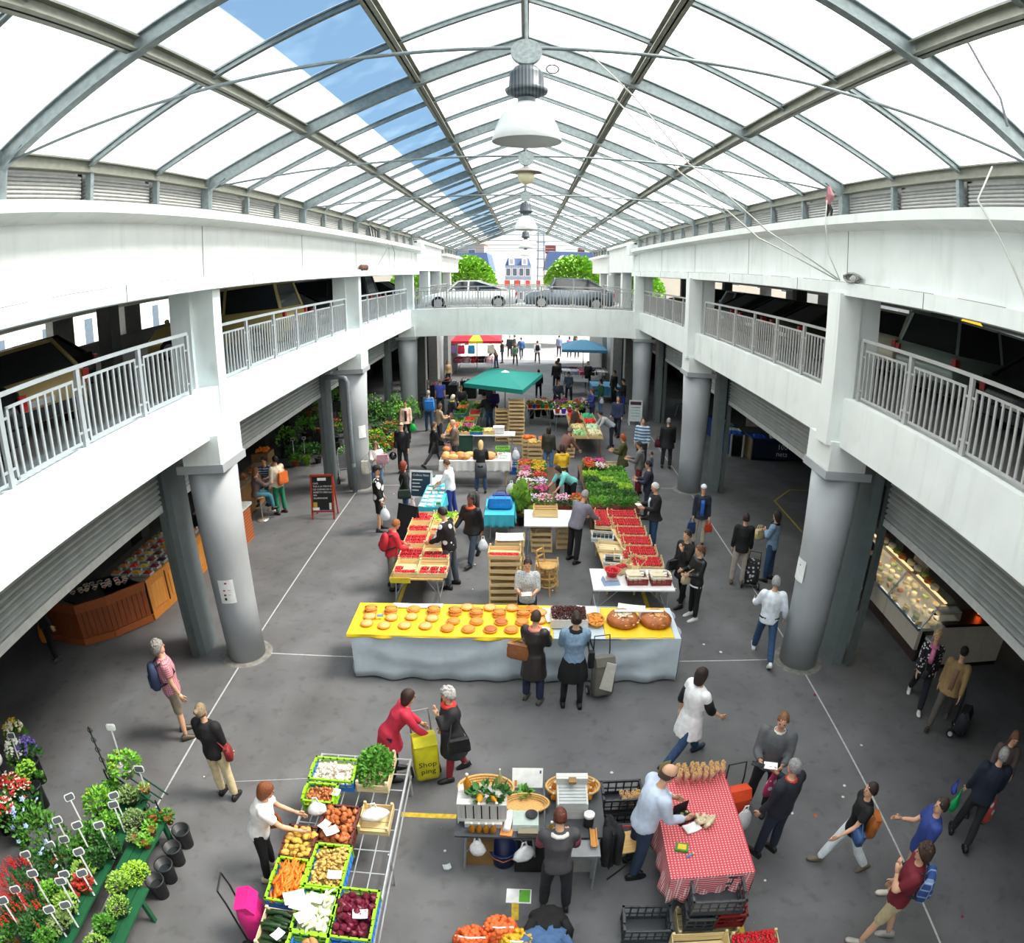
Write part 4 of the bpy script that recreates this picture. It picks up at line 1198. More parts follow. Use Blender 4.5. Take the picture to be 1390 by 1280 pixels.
carrier('white plastic bag hanging by the orange trolley', (2.86, 5.42, .72), '#dfe2e4', (.28, .34), 10)
t = thing('phone', 'black phone in the hands of the man in grey jacket', 'phone', PL[9]['rh'] + V((-.06, -.02, .03)), R(60))
ob('case', MB().box(-.04, .04, -.085, .085, 0, .012).mesh('case', BLACK), t); ob('screen', MB().box(-.035, .035, -.078, .078, .012, .0125).mesh('screen', mat('#20262e', .2)), t)
handbag('beige bag of the woman with ponytail', PL[20]['hip'][1] + V((-.12, -.16, .1)), '#c9b89a', (.26, .12, .2), 20, PL[20]['sh'][-1])
handbag('black satchel of the woman with hand to mouth', PL[19]['hip'][1] + V((-.12, -.14, .1)), '#1a1a1d', (.26, .1, .22), 20, PL[19]['sh'][-1])
handbag('orange-red handbag of the woman in white beret', PL[21]['lh'] + V((0, -.02, -.08)), '#c8401c', (.2, .09, .2), 0)
handbag('blue tote of the woman in white beret', PL[21]['rh'] + V((-.03, -.02, -.05)), '#26406a', (.22, .1, .3), 0)
shop_trolley('black and white patterned trolley of the woman in grey trousers', 5.24, 12.86, 160, mat('#232326', .6, pat='dots', c2='#c8c8c8', ps=12, name='patterned nylon'), .6)
shop_trolley('dark trolley pulled by the man in tan jacket', 7.78, 7.15, 40, mat('#22252c', .6, name='dark nylon'), .5)
handbag('pale straw basket of the woman in denim jacket', PL[23]['lh'] + V((-.12, -.02, -.02)), '#cdbb84', (.3, .16, .24), 20, name='basket')
handbag('black and red bag of the man in black coat', PL[25]['lh'] + V((-.06, 0, .2)), '#5a1f2a', (.24, .14, .3), 0)
carrier('white bag held by the man in orange scarf', PL[35]['lh'] + V((.02, -.02, 0)), '#e3e8ee', (.24, .24), 10)
carrier('white bag held by the youth in black cap', PL[37]['rh'] + V((.05, -.03, 0)), '#e8edf2', (.28, .28), 0)
handbag('dark green handbag of the woman with red hair', PL[38]['hip'][1] + V((-.02, -.12, .12)), '#2a3a34', (.36, .14, .24), 10, PL[38]['sh'][1])
carrier('pale pink bag of the woman with red hair', PL[38]['rh'] + V((.06, -.04, .02)), '#e2c8cc', (.16, .2), 0)
t = thing('helmet', 'black crash helmet held by the man in leather jacket', 'helmet', PL[39]['rh'] + V((-.06, -.04, -.14)))
ob('shell', MB().ball((0, 0, 0), (.13, .15, .14), 16).mesh('shell', mat('#141518', .2, spec=.7), True), t); ob('visor', MB().ball((0, -.05, .0), (.11, .11, .06), 12).mesh('visor', mat('#303640', .1), True), t)
handbag('pink shoulder bag of the woman with long brown hair', PL[40]['hip'][-1] + V((.0, -.14, .36)), '#c79aa8', (.38, .14, .3), 10, PL[40]['sh'][-1])
handbag('cream cloth bag beside the second left column', PL[40]['hip'][1] + V((-.12, -.1, .2)), '#d8d6c4', (.24, .12, .42), 10, PL[40]['sh'][1])
carrier('green carrier bag of the woman in peach jacket', PL[41]['lh'] + V((.06, -.03, .1)), '#1fae4c', (.3, .26), 0)
handbag('pink bag of the woman walking in black coat', PL[42]['rh'] + V((.12, -.1, .06)), '#cf9aac', (.36, .12, .3), 10)
handbag('bright blue shoulder bag on the woman in denim', PL[46]['back'] + V((.1, -.08, .12)), '#2f8ae0', (.44, .16, .42), -10, PL[46]['sh'][1])
carrier('white bag of the woman in green jacket', PL[65]['lh'] + V((.1, -.05, .1)), '#d8dcda', (.22, .2), 0)
backpack('red rucksack on the boy in red jacket', PL[33], mat('#b51f30', .7, name='red nylon'), (.26, .15, .36))
backpack('black rucksack on the man in white on the street', PL[202], mat('#17171a', .8))
handbag('orange bag worn by the man in cream jacket', PL[71]['back'] + V((.1, -.05, .08)), '#e2702a', (.36, .12, .36), 60, PL[71]['sh'][1])
carrier('orange carrier bag of the person under the left shutter', PL[73]['lh'] + V((-.22, -.05, .06)), '#e2861f', (.26, .4), 0)
for key, lb in ((28, 'white paper slip held by the white-haired man'), (30, 'white paper held by the woman vendor'), (31, 'white paper held by the shopper in leather coat'), (9, 'white plastic bag held between the two men')):
    p = (PL[key]['lh'] + PL[key]['rh']) / 2
    q = MB().loft([[(x_, y_, .01 * math.sin(x_ * 40) + dz) for x_, y_ in ((-.09, -.06), (.09, -.07), (.1, .06), (-.08, .07))] for dz in (0, .004)])
    tag(ob('paper_slip', q.mesh('paper', PAPER), None, p + V((0, 0, .03)), R(PL[key]['face'] + 10)), lb, 'paper')
# two-tone shopping trolley by the bread table
t = shop_trolley('grey and cream shopping trolley leaning at the bread table', 1.32, 8.75, 12, mat('#6d6a62', .7, bump=.1, name='taupe nylon'), .74)
ob('side_panel', MB().loft([[(x_, -.14 + dy, z) for x_, z in ((-.1, .3), (.12, .2), (.16, .74), (.0, .8))] for dy in (0, -.012)]).mesh('panel', mat('#d6d4c8', .7)), t)
t = shop_trolley('bright yellow printed shopping trolley', -1.33, 6.7, 20, mat('#cfc81e', .5, bump=.15, name='yellow nylon'), .78, '#8d9094')
text('Shop\nping', .13, mat('#2f3a14', .7), 'lettering', t, (0, -.137, .38), (PI / 2, 0, 0))
t = shop_trolley('bright pink shopping trolley at the bottom left of the stall', -2.98, 3.72, 100, mat('#d8237f', .5, bump=.15, name='pink nylon'), .74)
# ---------------------------------------------------------------- market kit
PINE = wood('#d9b981', 'X'); PINE_Y = wood('#d9b981', 'Y'); OAK = wood('#a8642c', 'Z')
TINW = mat('#e9eaea', .6, var=.04, name='white laminate')
TUBE = mat('#a4a9ad', .35, metal=.5, name='steel tube')


def noisy(q, a, seed=1):
    r = random.Random(seed)
    q.v = [(x + r.uniform(-a, a), y + r.uniform(-a, a), z + r.uniform(-a, a)) for x, y, z in q.v]
    return q


CRATE_CACHE = {}
def crate_parts(w_, d, h, c, rows):
    key = (w_, d, h, c, rows)
    if key not in CRATE_CACHE:
        mX, mY = wood(c, 'X'), wood(c, 'Y')
        base = MB()
        for i in range(4):
            base.box(-w_ / 2 + .012, w_ / 2 - .012, -d / 2 + .012 + i * (d - .024) / 4, -d / 2 + (i + .9) * (d - .024) / 4 + .012, 0, .008)
        sl = (h - .03) / rows
        CRATE_CACHE[key] = (base.mesh('base', mX), MB().box(-w_ / 2, w_ / 2, -.004, .004, 0, sl * .78).mesh('slat', mX), MB().box(-.004, .004, -d / 2, d / 2, 0, h * .9).mesh('end', mY),
                            MB().box(-.016, .016, -.016, .016, 0, h + .02).mesh('corner', mX), sl)
    return CRATE_CACHE[key]


def crate(label, loc, w_=.5, d=.32, h=.14, rz=0., c='#dcbf8c', rows=2, group='wooden market crates', tilt=0., name='crate'):
    """slatted wooden crate, open on top"""
    base, slat, end, cor, sl = crate_parts(w_, d, h, c, rows)
    t = thing(name, label, 'crate', loc, R(rz), group)
    if tilt: t.rotation_euler = (R(tilt), 0, R(rz))
    ob('base', base, t)
    for sy in (-1, 1):
        for i in range(rows):
            ob('slat', slat, t, (0, sy * (d / 2 - .004), .012 + i * sl))
    for sx in (-1, 1):
        ob('end_panel', end, t, (sx * (w_ / 2 - .004), 0, .005))
        for sy in (-1, 1):
            ob('corner_block', cor, t, (sx * (w_ / 2 - .02), sy * (d / 2 - .022), 0))
    return t


def basket_crate(label, loc, w_=.58, d=.38, h=.2, rz=0., c='#2b7bd0', c2=None, group='plastic crates', name='plastic_crate'):
    """moulded plastic crate with ribbed, pierced walls"""
    t = thing(name, label, 'crate', loc, R(rz), group)
    m1 = mat(c, .45, var=.06, name='crate plastic'); m2 = mat(c2 or c, .45, var=.06, name='crate plastic')
    ob('base', MB().box(-w_ / 2, w_ / 2, -d / 2, d / 2, 0, .012).mesh('base', m1), t)
    for k, (nm, L, px, py, rot) in enumerate((('wall', w_, 0, -d / 2, 0), ('wall', w_, 0, d / 2, PI), ('wall', d, -w_ / 2, 0, -PI / 2), ('wall', d, w_ / 2, 0, PI / 2))):
        q = MB()
        n = max(3, int(L / .09))
        for i in range(n + 1):
            x = -L / 2 + L * i / n
            q.box(x - .009, x + .009, 0, .014, 0, h)
        q.box(-L / 2, L / 2, .004, .012, 0, h * .28).box(-L / 2, L / 2, 0, .016, h * .47, h * .56)
        ob('wall', q.mesh('wall', m2 if (k == 1 and c2) else m1), t, (px, py, 0), rot)
    for k, (L, px, py, rot) in enumerate(((w_ + .03, 0, -d / 2, 0), (w_ + .03, 0, d / 2, PI), (d + .03, -w_ / 2, 0, -PI / 2), (d + .03, w_ / 2, 0, PI / 2))):
        q = MB().box(-L / 2, L / 2, -.014, .014, h - .03, h)
        if k > 1: q.box(-.07, .07, -.016, .016, h, h + .02)
        ob('rim', q.mesh('rim', m2), t, (px, py, 0), rot)
    return t


def heap(n, w_, d, z0, z1, r, m, seed=1, sq=(1, 1, 1), seg=6):
    """heap of round produce as one mesh"""
    q = MB(); rr = random.Random(seed)
    for i in range(n):
        x, y = rr.uniform(-w_ / 2, w_ / 2), rr.uniform(-d / 2, d / 2)
        e_ = (1 - (2 * x / w_) ** 2) * (1 - (2 * y / d) ** 2)
        k = rr.uniform(.85, 1.15) * r
        q.ball((x, y, z0 + (z1 - z0) * rr.uniform(.5, 1) * (.4 + .6 * e_)), (k * sq[0], k * sq[1], k * sq[2]), seg, Mx.Rotation(rr.uniform(0, 6), 3, 'Z'))
    return q.mesh('heap', m, True)


BERRY = mat('#c3131d', .35, var=.3, scale=60, name='strawberry')
PUN = []
for s_ in range(3):
    q = MB(); q.mi = 0
    q.box(-.088, .088, -.068, .068, 0, .012)
    for a in (-1, 1):
        q.box(-.088, .088, a * .066 - .003, a * .066 + .003, 0, .045).box(a * .086 - .003, a * .086 + .003, -.068, .068, 0, .045)
    PUN.append((q.mesh('punnet', mat('#d9cfc2' if s_ else '#3a5a34', .6)), heap(34, .17, .13, .045, .085, .023, BERRY, s_ + 5, (1, .85, .8), 5)))


def punnet(t0, x, y, z, label, group, rz=0., k=0, sc_=1., tilt=0.):
    a, b = PUN[k % 3]
    o = tag(ob('punnet', a, None, (x, y, z), rot=(tilt, 0, rz), scale=sc_), label, 'punnet', group)
    c = ob('strawberries', b, o); c['kind'] = 'stuff'
    return o


def table(label, x0, x1, y0, y1, z, m=TINW, legs='fold', th=.03, rz=0., name='table', lm=TUBE, inset=.08):
    cx, cy = (x0 + x1) / 2, (y0 + y1) / 2
    t = thing(name, label, 'table', (cx, cy, 0), R(rz))
    a, b = (x1 - x0) / 2, (y1 - y0) / 2
    ob('table_top', MB().box(-a, a, -b, b, z - th, z).mesh('top', m), t)
    for sx in (-1, 1):
        for sy in (-1, 1):
            q = MB().tube([(sx * (a - inset), sy * (b - inset), 0), (sx * (a - inset - (.05 if legs == 'fold' else 0)), sy * (b - inset), z - th)], .016, 8)
            ob('leg', q.mesh('leg', lm), t)
        if legs == 'fold':
            ob('brace', MB().tube([(sx * (a - inset - .02), -b + inset, z * .3), (sx * (a - inset - .02), b - inset, z * .3)], .012, 6).mesh('brace', lm), t)
            ob('strut', MB().tube([(sx * (a - inset - .03), -b + inset, z * .45), (sx * (a * .35), -b + inset, z - th)], .009, 6).mesh('strut', lm), t)
    return t


def cloth(label, x0, x1, y0, y1, z, drop, m, waves=9, amp=.02, sides='fblr', name='tablecloth', seed=1, swag=False):
    """cloth lying on a table with folded skirts hanging on the given sides (f front, b back, l, r)"""
    rr = random.Random(seed)
    t = thing(name, label, 'tablecloth', ((x0 + x1) / 2, (y0 + y1) / 2, 0))
    a, b = (x1 - x0) / 2, (y1 - y0) / 2
    ob('cloth_top', MB().box(-a, a, -b, b, z, z + .006).mesh('top', m), t)
    def skirt(p, q_, out):
        p, q_, out = V(p), V(q_), V(out)
        n = max(10, int((q_ - p).length * 22))
        ph = rr.random() * 6
        rows = []
        for k in range(7):
            v_ = k / 6
            row = []
            for i in range(n + 1):
                u_ = i / n
                sw = (u_ * 2) % 1
                f = (.045 * math.sin(11 * (v_ - .42 * (1 - (2 * sw - 1) ** 2))) * (1 - (2 * sw - 1) ** 2) if swag else 0) + amp * v_ * (math.sin(u_ * waves * 2 * PI / 1.0 + ph) + .5 * math.sin(u_ * waves * 4.3 + ph * 2 + v_ * 2))
                row.append(p + (q_ - p) * u_ + out * (.004 + abs(amp) * v_ * .8 + f) + V((0, 0, z + .006 - drop * v_)))
            rows.append(row)
        mm = MB()
        vs = [c_ for r_ in rows for c_ in r_] + [c_ - out * .006 for r_ in rows for c_ in r_]
        N = (n + 1) * 7
        fs = []
        for k in range(6):
            for i in range(n):
                a_ = k * (n + 1) + i
                fs += [(a_, a_ + 1, a_ + n + 2, a_ + n + 1), (N + a_, N + a_ + n + 1, N + a_ + n + 2, N + a_ + 1)]
        for i in range(n):
            e_ = 6 * (n + 1) + i
            fs.append((e_, e_ + 1, N + e_ + 1, N + e_))
        mm.add(vs, fs)
        ob('skirt', mm.mesh('skirt', m, True), t)
    for s_ in sides:
        if s_ == 'f': skirt((-a, -b, 0), (a, -b, 0), (0, -1, 0))
        if s_ == 'b': skirt((-a, b, 0), (a, b, 0), (0, 1, 0))
        if s_ == 'l': skirt((-a, -b, 0), (-a, b, 0), (-1, 0, 0))
        if s_ == 'r': skirt((a, -b, 0), (a, b, 0), (1, 0, 0))
    return t


def foliage(n, rx, ry, h, leaf, m, seed=1, up=.5, base=0., stemm=None, dome=True, droop=0.):
    """mass of separate bent leaves filling a dome or tray"""
    q = MB(); rr = random.Random(seed)
    for i in range(n):
        a = rr.uniform(0, 2 * PI); rad = math.sqrt(rr.random())
        x, y = (rx * rad * math.cos(a), ry * rad * math.sin(a)) if dome else (rr.uniform(-rx, rx), rr.uniform(-ry, ry))
        e_ = math.sqrt(max(0, 1 - rad * rad)) if dome else 1
        z = base + h * e_ * rr.uniform(.55, 1.) if dome else base + h * rr.uniform(.35, 1)
        d = V((rr.gauss(0, 1) + x * 2 / max(rx, .01), rr.gauss(0, 1) + y * 2 / max(ry, .01), rr.uniform(-.2, 1) + up)).normalized()
        s_ = d.orthogonal().normalized()
        s_ = (Mx.Rotation(rr.uniform(0, 6.28), 3, d) @ s_)
        L = leaf * rr.uniform(.7, 1.3); W = L * .36
        p = V((x, y, z))
        tip = p + d * L - V((0, 0, L * droop))
        mid = p + d * L * .5 + s_.cross(d) * L * .12
        q.add([p, mid + s_ * W, tip, mid - s_ * W], [(0, 1, 2), (0, 2, 3)])
    return q.mesh('leaves', m, fix=False)


def blossoms(n, rx, ry, z, r, m, seed=1, dome=.0, flat=.6, zj=.03):
    q = MB(); rr = random.Random(seed)
    for i in range(n):
        a = rr.uniform(0, 2 * PI); rad = math.sqrt(rr.random())
        x, y = rx * rad * math.cos(a), ry * rad * math.sin(a)
        k = r * rr.uniform(.7, 1.25)
        c = V((x, y, z + dome * math.sqrt(max(0, 1 - rad * rad)) + rr.uniform(-zj, zj)))
        tl = Mx.Rotation(rr.uniform(-.6, .6), 3, 'X') @ Mx.Rotation(rr.uniform(-.6, .6), 3, 'Y')
        vs = [c + tl @ V((0, 0, k * flat))] + [c + tl @ V((k * (1 if j % 2 else .62) * math.cos(j * PI / 5), k * (1 if j % 2 else .62) * math.sin(j * PI / 5), k * flat * (.35 if j % 2 else 0))) for j in range(10)] + [c - tl @ V((0, 0, k * .3))]
        q.add(vs, [(0, 1 + j, 1 + (j + 1) % 10) for j in range(10)] + [(11, 1 + (j + 1) % 10, 1 + j) for j in range(10)])
    return q.mesh('blossoms', m, fix=False)


GR = [mat(c, .55, var=.3, scale=30, name='leaf') for c in ('#4f8a2c', '#6fae35', '#33662a', '#8fb84a', '#7f9a5a', '#a5cf3e')]
POT = mat('#b0603a', .8, var=.12, name='terracotta'); BPOT = mat('#25272a', .5, name='black plastic')


def potm(r, h, m):
    return MB().lathe([(r * .7, 0), (r * .95, h * .85), (r * 1.05, h * .85), (r * 1.05, h), (r * .85, h), (r * .8, h * .8)], 14).mesh('pot', m, True)


def plant(label, loc, r=.14, h=.25, pot=.1, ph=.14, leaf=.06, n=160, g=0, pm=POT, fl=None, flc=None, nf=20, fr=.018, name='potted_plant', group=None, seed=None, cat='plant', droop=0., up=.5, zb=.0):
    sd = seed if seed is not None else int(abs(loc[0] * 131 + loc[1] * 77) * 10) % 9999
    t = thing(name, label, cat, loc, 0, group)
    if pot: ob('pot', potm(pot, ph, pm), t)
    o = ob('foliage', foliage(n, r, r, h, leaf, GR[g] if isinstance(g, int) else g, sd, up, ph * .8 + zb, droop=droop), t); o['kind'] = 'stuff'
    if flc:
        o = ob('blossoms', blossoms(nf, r * .95, r * .95, ph * .8 + h * .45 + zb, fr, mat(flc, .6, var=.2, scale=40, name='petal'), sd + 1, h * .6), t); o['kind'] = 'stuff'
    return t


def tagstick(label, loc, rz=0., h=.34, c='#d9dcdc', black=True, tilt=25):
    """price tag: white stalk with a framed chalk plate"""
    t = thing('price_tag', label, 'price tag', loc, R(rz), 'plant price tags')
    t.rotation_euler = (R(tilt), 0, R(rz))
    ob('stalk', MB().box(-.011, .011, -.005, .005, 0, h).mesh('stalk', mat(c, .6)), t)
    q = MB()
    q.prism([(-.06, 0), (.06, 0), (.078, .025), (.078, .08), (.06, .105), (-.06, .105), (-.078, .08), (-.078, .025)], 'Y', -.005, .005)
    p = ob('plate', q.mesh('plate', mat('#e2e5e5', .6)), t, (0, 0, h))
    q = MB().prism([(-.05, .012), (.05, .012), (.063, .032), (.063, .074), (.05, .093), (-.05, .093), (-.063, .074), (-.063, .032)], 'Y', -.008, -.005)
    s_ = ob('slate', q.mesh('slate', mat('#5c6366' if black else '#eceeee', .8)), p)
    return t


def bottle(label, loc, h=.2, r=.035, c='#b97a1e', cap='#eef0ee', group=None, rz=0., tilt=0.):
    t = thing('bottle', label, 'bottle', loc, rz, group)
    if tilt: t.rotation_euler = (R(tilt), 0, rz)
    ob('glass', MB().lathe([(r * .9, 0), (r, .01), (r, h * .5), (r * .35, h * .72), (r * .33, h * .92)], 12).mesh('glass', mat(c, .15, var=.12, name='amber juice'), True), t)
    ob('stopper', MB().ball((0, 0, h * .96), r * .45, 8).mesh('stopper', mat(cap, .4), True), t)
    return t


def stack(label, x, y, n, w_=.5, d=.32, h=.14, rz=0., z=0., group='stacked crates', c='#dcbf8c', order=('lowest', 'second', 'third', 'fourth', 'fifth', 'sixth', 'seventh', 'eighth', 'ninth', 'tenth', 'eleventh', 'twelfth', 'thirteenth')):
    r = random.Random(int(x * 100 + y))
    for i in range(n):
        nm = 'topmost' if i == n - 1 else order[i]
        crate(f'{nm} wooden crate of {label}', (x + r.uniform(-.012, .012), y + r.uniform(-.012, .012), z + i * (h + .005)), w_, d, h - .02, rz + r.uniform(-2, 2), c, 1, group)


def sheet(label, loc, w_, d, rz=0., m=None, th=.004, name='paper_sheet', curl=.0, cat='paper', tilt=(0, 0)):
    n = 5
    q = MB()
    q.loft([[(x_, y_, curl * (x_ / w_ * 2) ** 2 + dz) for x_, y_, dz in ((w_ * (i / n - .5), -d / 2, 0), (w_ * (i / n - .5), d / 2, 0), (w_ * (i / n - .5), d / 2, th), (w_ * (i / n - .5), -d / 2, th))] for i in range(n + 1)])
    o = ob(name, q.mesh('sheet', m or PAPER), None, loc, rot=(tilt[0], tilt[1], R(rz)))
    return tag(o, label, cat)


def easel(label, loc, w_, h, rz, frame, board, name='chalkboard', tilt=-10, back=True):
    t = thing(name, label, 'sign board', loc, R(rz))
    f = ob('frame', MB().box(-w_ / 2, -w_ / 2 + .05, -.015, .015, 0, h).box(w_ / 2 - .05, w_ / 2, -.015, .015, 0, h).box(-w_ / 2, w_ / 2, -.015, .015, h - .06, h).box(-w_ / 2, w_ / 2, -.015, .015, h * .16, h * .16 + .05).mesh('frame', frame), t, rot=(R(tilt), 0, 0))
    b = ob('slate', MB().box(-w_ / 2 + .05, w_ / 2 - .05, -.008, .008, h * .16 + .05, h - .06).mesh('slate', board), t, rot=(R(tilt), 0, 0))
    if back:
        ob('rear_leg', MB().bar((-w_ / 2 + .03, h * .36, 0), (-w_ / 2 + .03, -math.sin(R(tilt)) * h + .02, h * .95), .035).mesh('rl', frame), t)
        ob('rear_leg', MB().bar((w_ / 2 - .03, h * .36, 0), (w_ / 2 - .03, -math.sin(R(tilt)) * h + .02, h * .95), .035).mesh('rl', frame), t)
    return t, b
# ================================================================ vegetable stall in the foreground
t = thing('display_rack', 'galvanised wire display rack under the vegetable crates', 'rack', (0, 0, 0))
GALV = mat('#b9bdbf', .35, metal=.5, name='galvanised wire')
for i, x in enumerate((-2.74, -2.5, -2.26, -2.06, -1.87, -1.68, -1.49)):
    r = .018 if i in (0, 6) else .008
    ob('long_bar', MB().tube([(x, 3.05, .62), (x, 6.45, .62)], r, 6).mesh('bar', GALV), t)
for y in (3.05, 3.4, 3.75, 4.1, 4.45, 4.8, 5.15, 5.5, 5.85, 6.15, 6.45):
    ob('cross_bar', MB().tube([(-2.74, y, .61), (-1.49, y, .61)], .016 if y in (3.05, 6.45) else .009, 6).mesh('bar', GALV), t)
for x in (-2.72, -1.51):
    for y in (3.2, 4.75, 6.35):
        ob('leg', MB().tube([(x, y, 0), (x, y, .62)], .016, 8).mesh('leg', GALV), t)
    ob('side_rail', MB().tube([(x, 3.05, .3), (x, 6.45, .3)], .012, 6).mesh('rail', GALV), t)
ZR = .632
GB = dict(c='#2f7fd6', c2='#8fd21a', group='green and blue plastic crates on the rack')
basket_crate('green and blue crate of garlic', (-2.42, 5.95, ZR), .58, .42, .2, **GB)
crate('pale wooden crate holding the basil', (-1.88, 6.08, ZR), .42, .66, .17, 0, '#e2cfa4', 2, 'crates on the vegetable rack')
basket_crate('small lime green crate of shallots', (-2.5, 5.5, ZR), .4, .32, .2, 0, '#8fd21a', '#8fd21a', 'green and blue plastic crates on the rack')
basket_crate('dark brown crate of yellow onions', (-2.15, 5.0, ZR), .42, .62, .19, 0, '#5e2a22', None, 'brown plastic crates on the rack')
basket_crate('dark brown crate of potatoes', (-2.55, 4.66, ZR), .37, .5, .19, 0, '#5e2a22', None, 'brown plastic crates on the rack')
basket_crate('green and blue crate of carrots', (-2.54, 4.07, ZR), .37, .62, .2, **GB)
basket_crate('green and blue crate of small potatoes', (-2.12, 4.35, ZR), .41, .62, .2, **GB)
basket_crate('green and blue crate of fennel', (-2.13, 3.7, ZR), .41, .6, .2, **GB)
basket_crate('green and blue crate of red onions', (-1.7, 3.72, ZR), .43, .66, .2, **GB)
crate('wooden crate of courgettes', (-2.52, 3.42, ZR), .36, .52, .17, 0, '#e2cfa4', 2, 'crates on the vegetable rack')
basket_crate('blue crate of large potatoes at the bottom edge', (-2.12, 3.16, ZR), .41, .42, .2, **GB)
crate('shallow wooden crate with a white bag', (-1.74, 5.25, ZR), .38, .46, .12, 0, '#d8c08c', 1, 'crates on the vegetable rack')


def bed(c, cx, cy, w_, d, z=.745):
    tag(ob('produce_bed', MB().loft([[(-w_ / 2, -d / 2, 0), (w_ / 2, -d / 2, 0), (w_ / 2, d / 2, 0), (-w_ / 2, d / 2, 0)], [(-w_ / 2, -d / 2, .06), (w_ / 2, -d / 2, .06), (w_ / 2, d / 2, .06), (-w_ / 2, d / 2, .06)]]).mesh('bed', mat(c, .8, var=.3, scale=40, bump=.4, bscale=40)), None, (cx, cy, z - .06)), 'under layer of produce filling a crate on the rack', 'produce', 'produce layers', 'stuff')


for a in (('#b5560f', -2.54, 4.07, .34, .58), ('#a8843a', -2.55, 4.66, .34, .46), ('#b08f4a', -2.12, 4.35, .38, .58), ('#8a4a28', -2.15, 5.0, .38, .58), ('#4a0f22', -1.7, 3.72, .4, .62), ('#d3c9bb', -2.42, 5.95, .54, .38), ('#9a5a34', -2.5, 5.5, .36, .28), ('#b9c49a', -2.13, 3.7, .37, .56), ('#16280f', -2.52, 3.42, .33, .48, .72)):
    bed(*a)


def scatter(name, label, cat, group, me, n, cx, cy, w_, d, z0, z1, seed, flat=True, yaw=(0, 6.28), sc=(.85, 1.15), tip=.35):
    rr = random.Random(seed)
    for i in range(n):
        u_, v_ = rr.uniform(-.5, .5), rr.uniform(-.5, .5)
        lay = (i / n) ** .7
        k = rr.uniform(*sc)
        tag(ob(name, me[i % len(me)] if isinstance(me, list) else me, None, (cx + u_ * w_, cy + v_ * d, z0 + (z1 - z0) * lay * (1 - 1.1 * u_ * u_ - 1.1 * v_ * v_)), rot=(rr.uniform(-tip, tip), rr.uniform(-tip, tip), rr.uniform(*yaw)), scale=k), label, cat, group)


CAR = MB().tube([(0, -.085, 0), (0, -.075, 0), (.004, 0, .004), (0, .07, 0), (0, .1, 0)], [.006, .02, .017, .01, .002], 7).mesh('carrot', mat('#e8751a', .5, var=.15, scale=30, name='carrot'), True)
POTA = [MB().ball((0, 0, 0), (.05 * a, .033, .03), 8).mesh('potato', mat(c, .6, var=.15, scale=25, name='potato skin'), True) for a, c in ((1, '#d0a74a'), (.85, '#c99c42'))]
RAT = [MB().ball((0, 0, 0), (.032 * a, .018, .017), 7).mesh('potato', mat(c, .6, var=.15, name='potato skin'), True) for a, c in ((1, '#d9b465'), (.8, '#cfa557'))]
BIGP = MB().ball((0, 0, 0), (.075, .05, .045), 10).mesh('potato', mat('#b58450', .65, var=.15, name='potato skin'), True)
def bulb(r, c):
    return MB().lathe([(r * .1, -r * .85), (r * .7, -r * .6), (r, 0), (r * .75, r * .55), (r * .22, r * .9), (r * .08, r * 1.25)], 9).mesh('onion', mat(c, .4, var=.22, scale=30, name='onion skin'), True)


ONI, RON, GAR, SHA = bulb(.042, '#b86a3a'), bulb(.046, '#6a1630'), bulb(.026, '#e8ded0'), bulb(.02, '#c07a4a')
ZUC = MB().tube([(0, -.12, 0), (0, -.1, 0), (.005, 0, 0), (0, .1, 0), (0, .125, 0)], [.012, .024, .026, .022, .006], 8).mesh('courgette', mat('#1f3a1c', .4, var=.25, scale=50, name='courgette'), True)
scatter('carrot', 'orange carrot in the carrot crate', 'carrot', 'carrots', CAR, 120, -2.54, 4.07, .3, .52, .75, .87, 1, yaw=(-.7, .7))
scatter('potato', 'yellow potato in the brown crate', 'potato', 'potatoes', POTA, 60, -2.55, 4.66, .32, .44, .75, .88, 2)
scatter('small_potato', 'small pale potato in the green and blue crate', 'potato', 'small potatoes', RAT, 170, -2.12, 4.35, .36, .56, .75, .87, 3)
scatter('onion', 'yellow onion in the dark brown crate', 'onion', 'yellow onions', ONI, 56, -2.15, 5.0, .35, .54, .75, .87, 4)
scatter('red_onion', 'dark red onion in the green and blue crate', 'onion', 'red onions', RON, 70, -1.7, 3.72, .36, .58, .75, .87, 5)
scatter('garlic_bulb', 'white garlic bulb in the garlic crate', 'garlic', 'garlic bulbs', GAR, 120, -2.42, 5.93, .5, .34, .72, .84, 6)
scatter('shallot', 'reddish shallot in the lime green crate', 'shallot', 'shallots', SHA, 110, -2.5, 5.5, .34, .26, .72, .84, 7)
scatter('courgette', 'dark green courgette in the wooden crate', 'courgette', 'courgettes', ZUC, 30, -2.52, 3.42, .2, .42, .68, .83, 8, yaw=(1.2, 1.9), tip=.15)
scatter('large_potato', 'large brown potato at the bottom edge', 'potato', 'large potatoes', BIGP, 14, -2.12, 3.16, .3, .28, .72, .86, 9)
FEN = MB().ball((0, 0, 0), (.06, .045, .05), 9).tube([(0, .02, .02), (.01, .09, .05), (.02, .15, .05)], [.025, .014, .008], 6).tube([(0, .02, .02), (-.03, .08, .06)], [.02, .01], 6).mesh('fennel', mat('#dfe6c4', .5, var=.12, scale=20, name='fennel'), True)
scatter('fennel_bulb', 'pale fennel bulb in the green and blue crate', 'fennel', 'fennel bulbs', FEN, 22, -2.13, 3.7, .28, .44, .74, .86, 10)
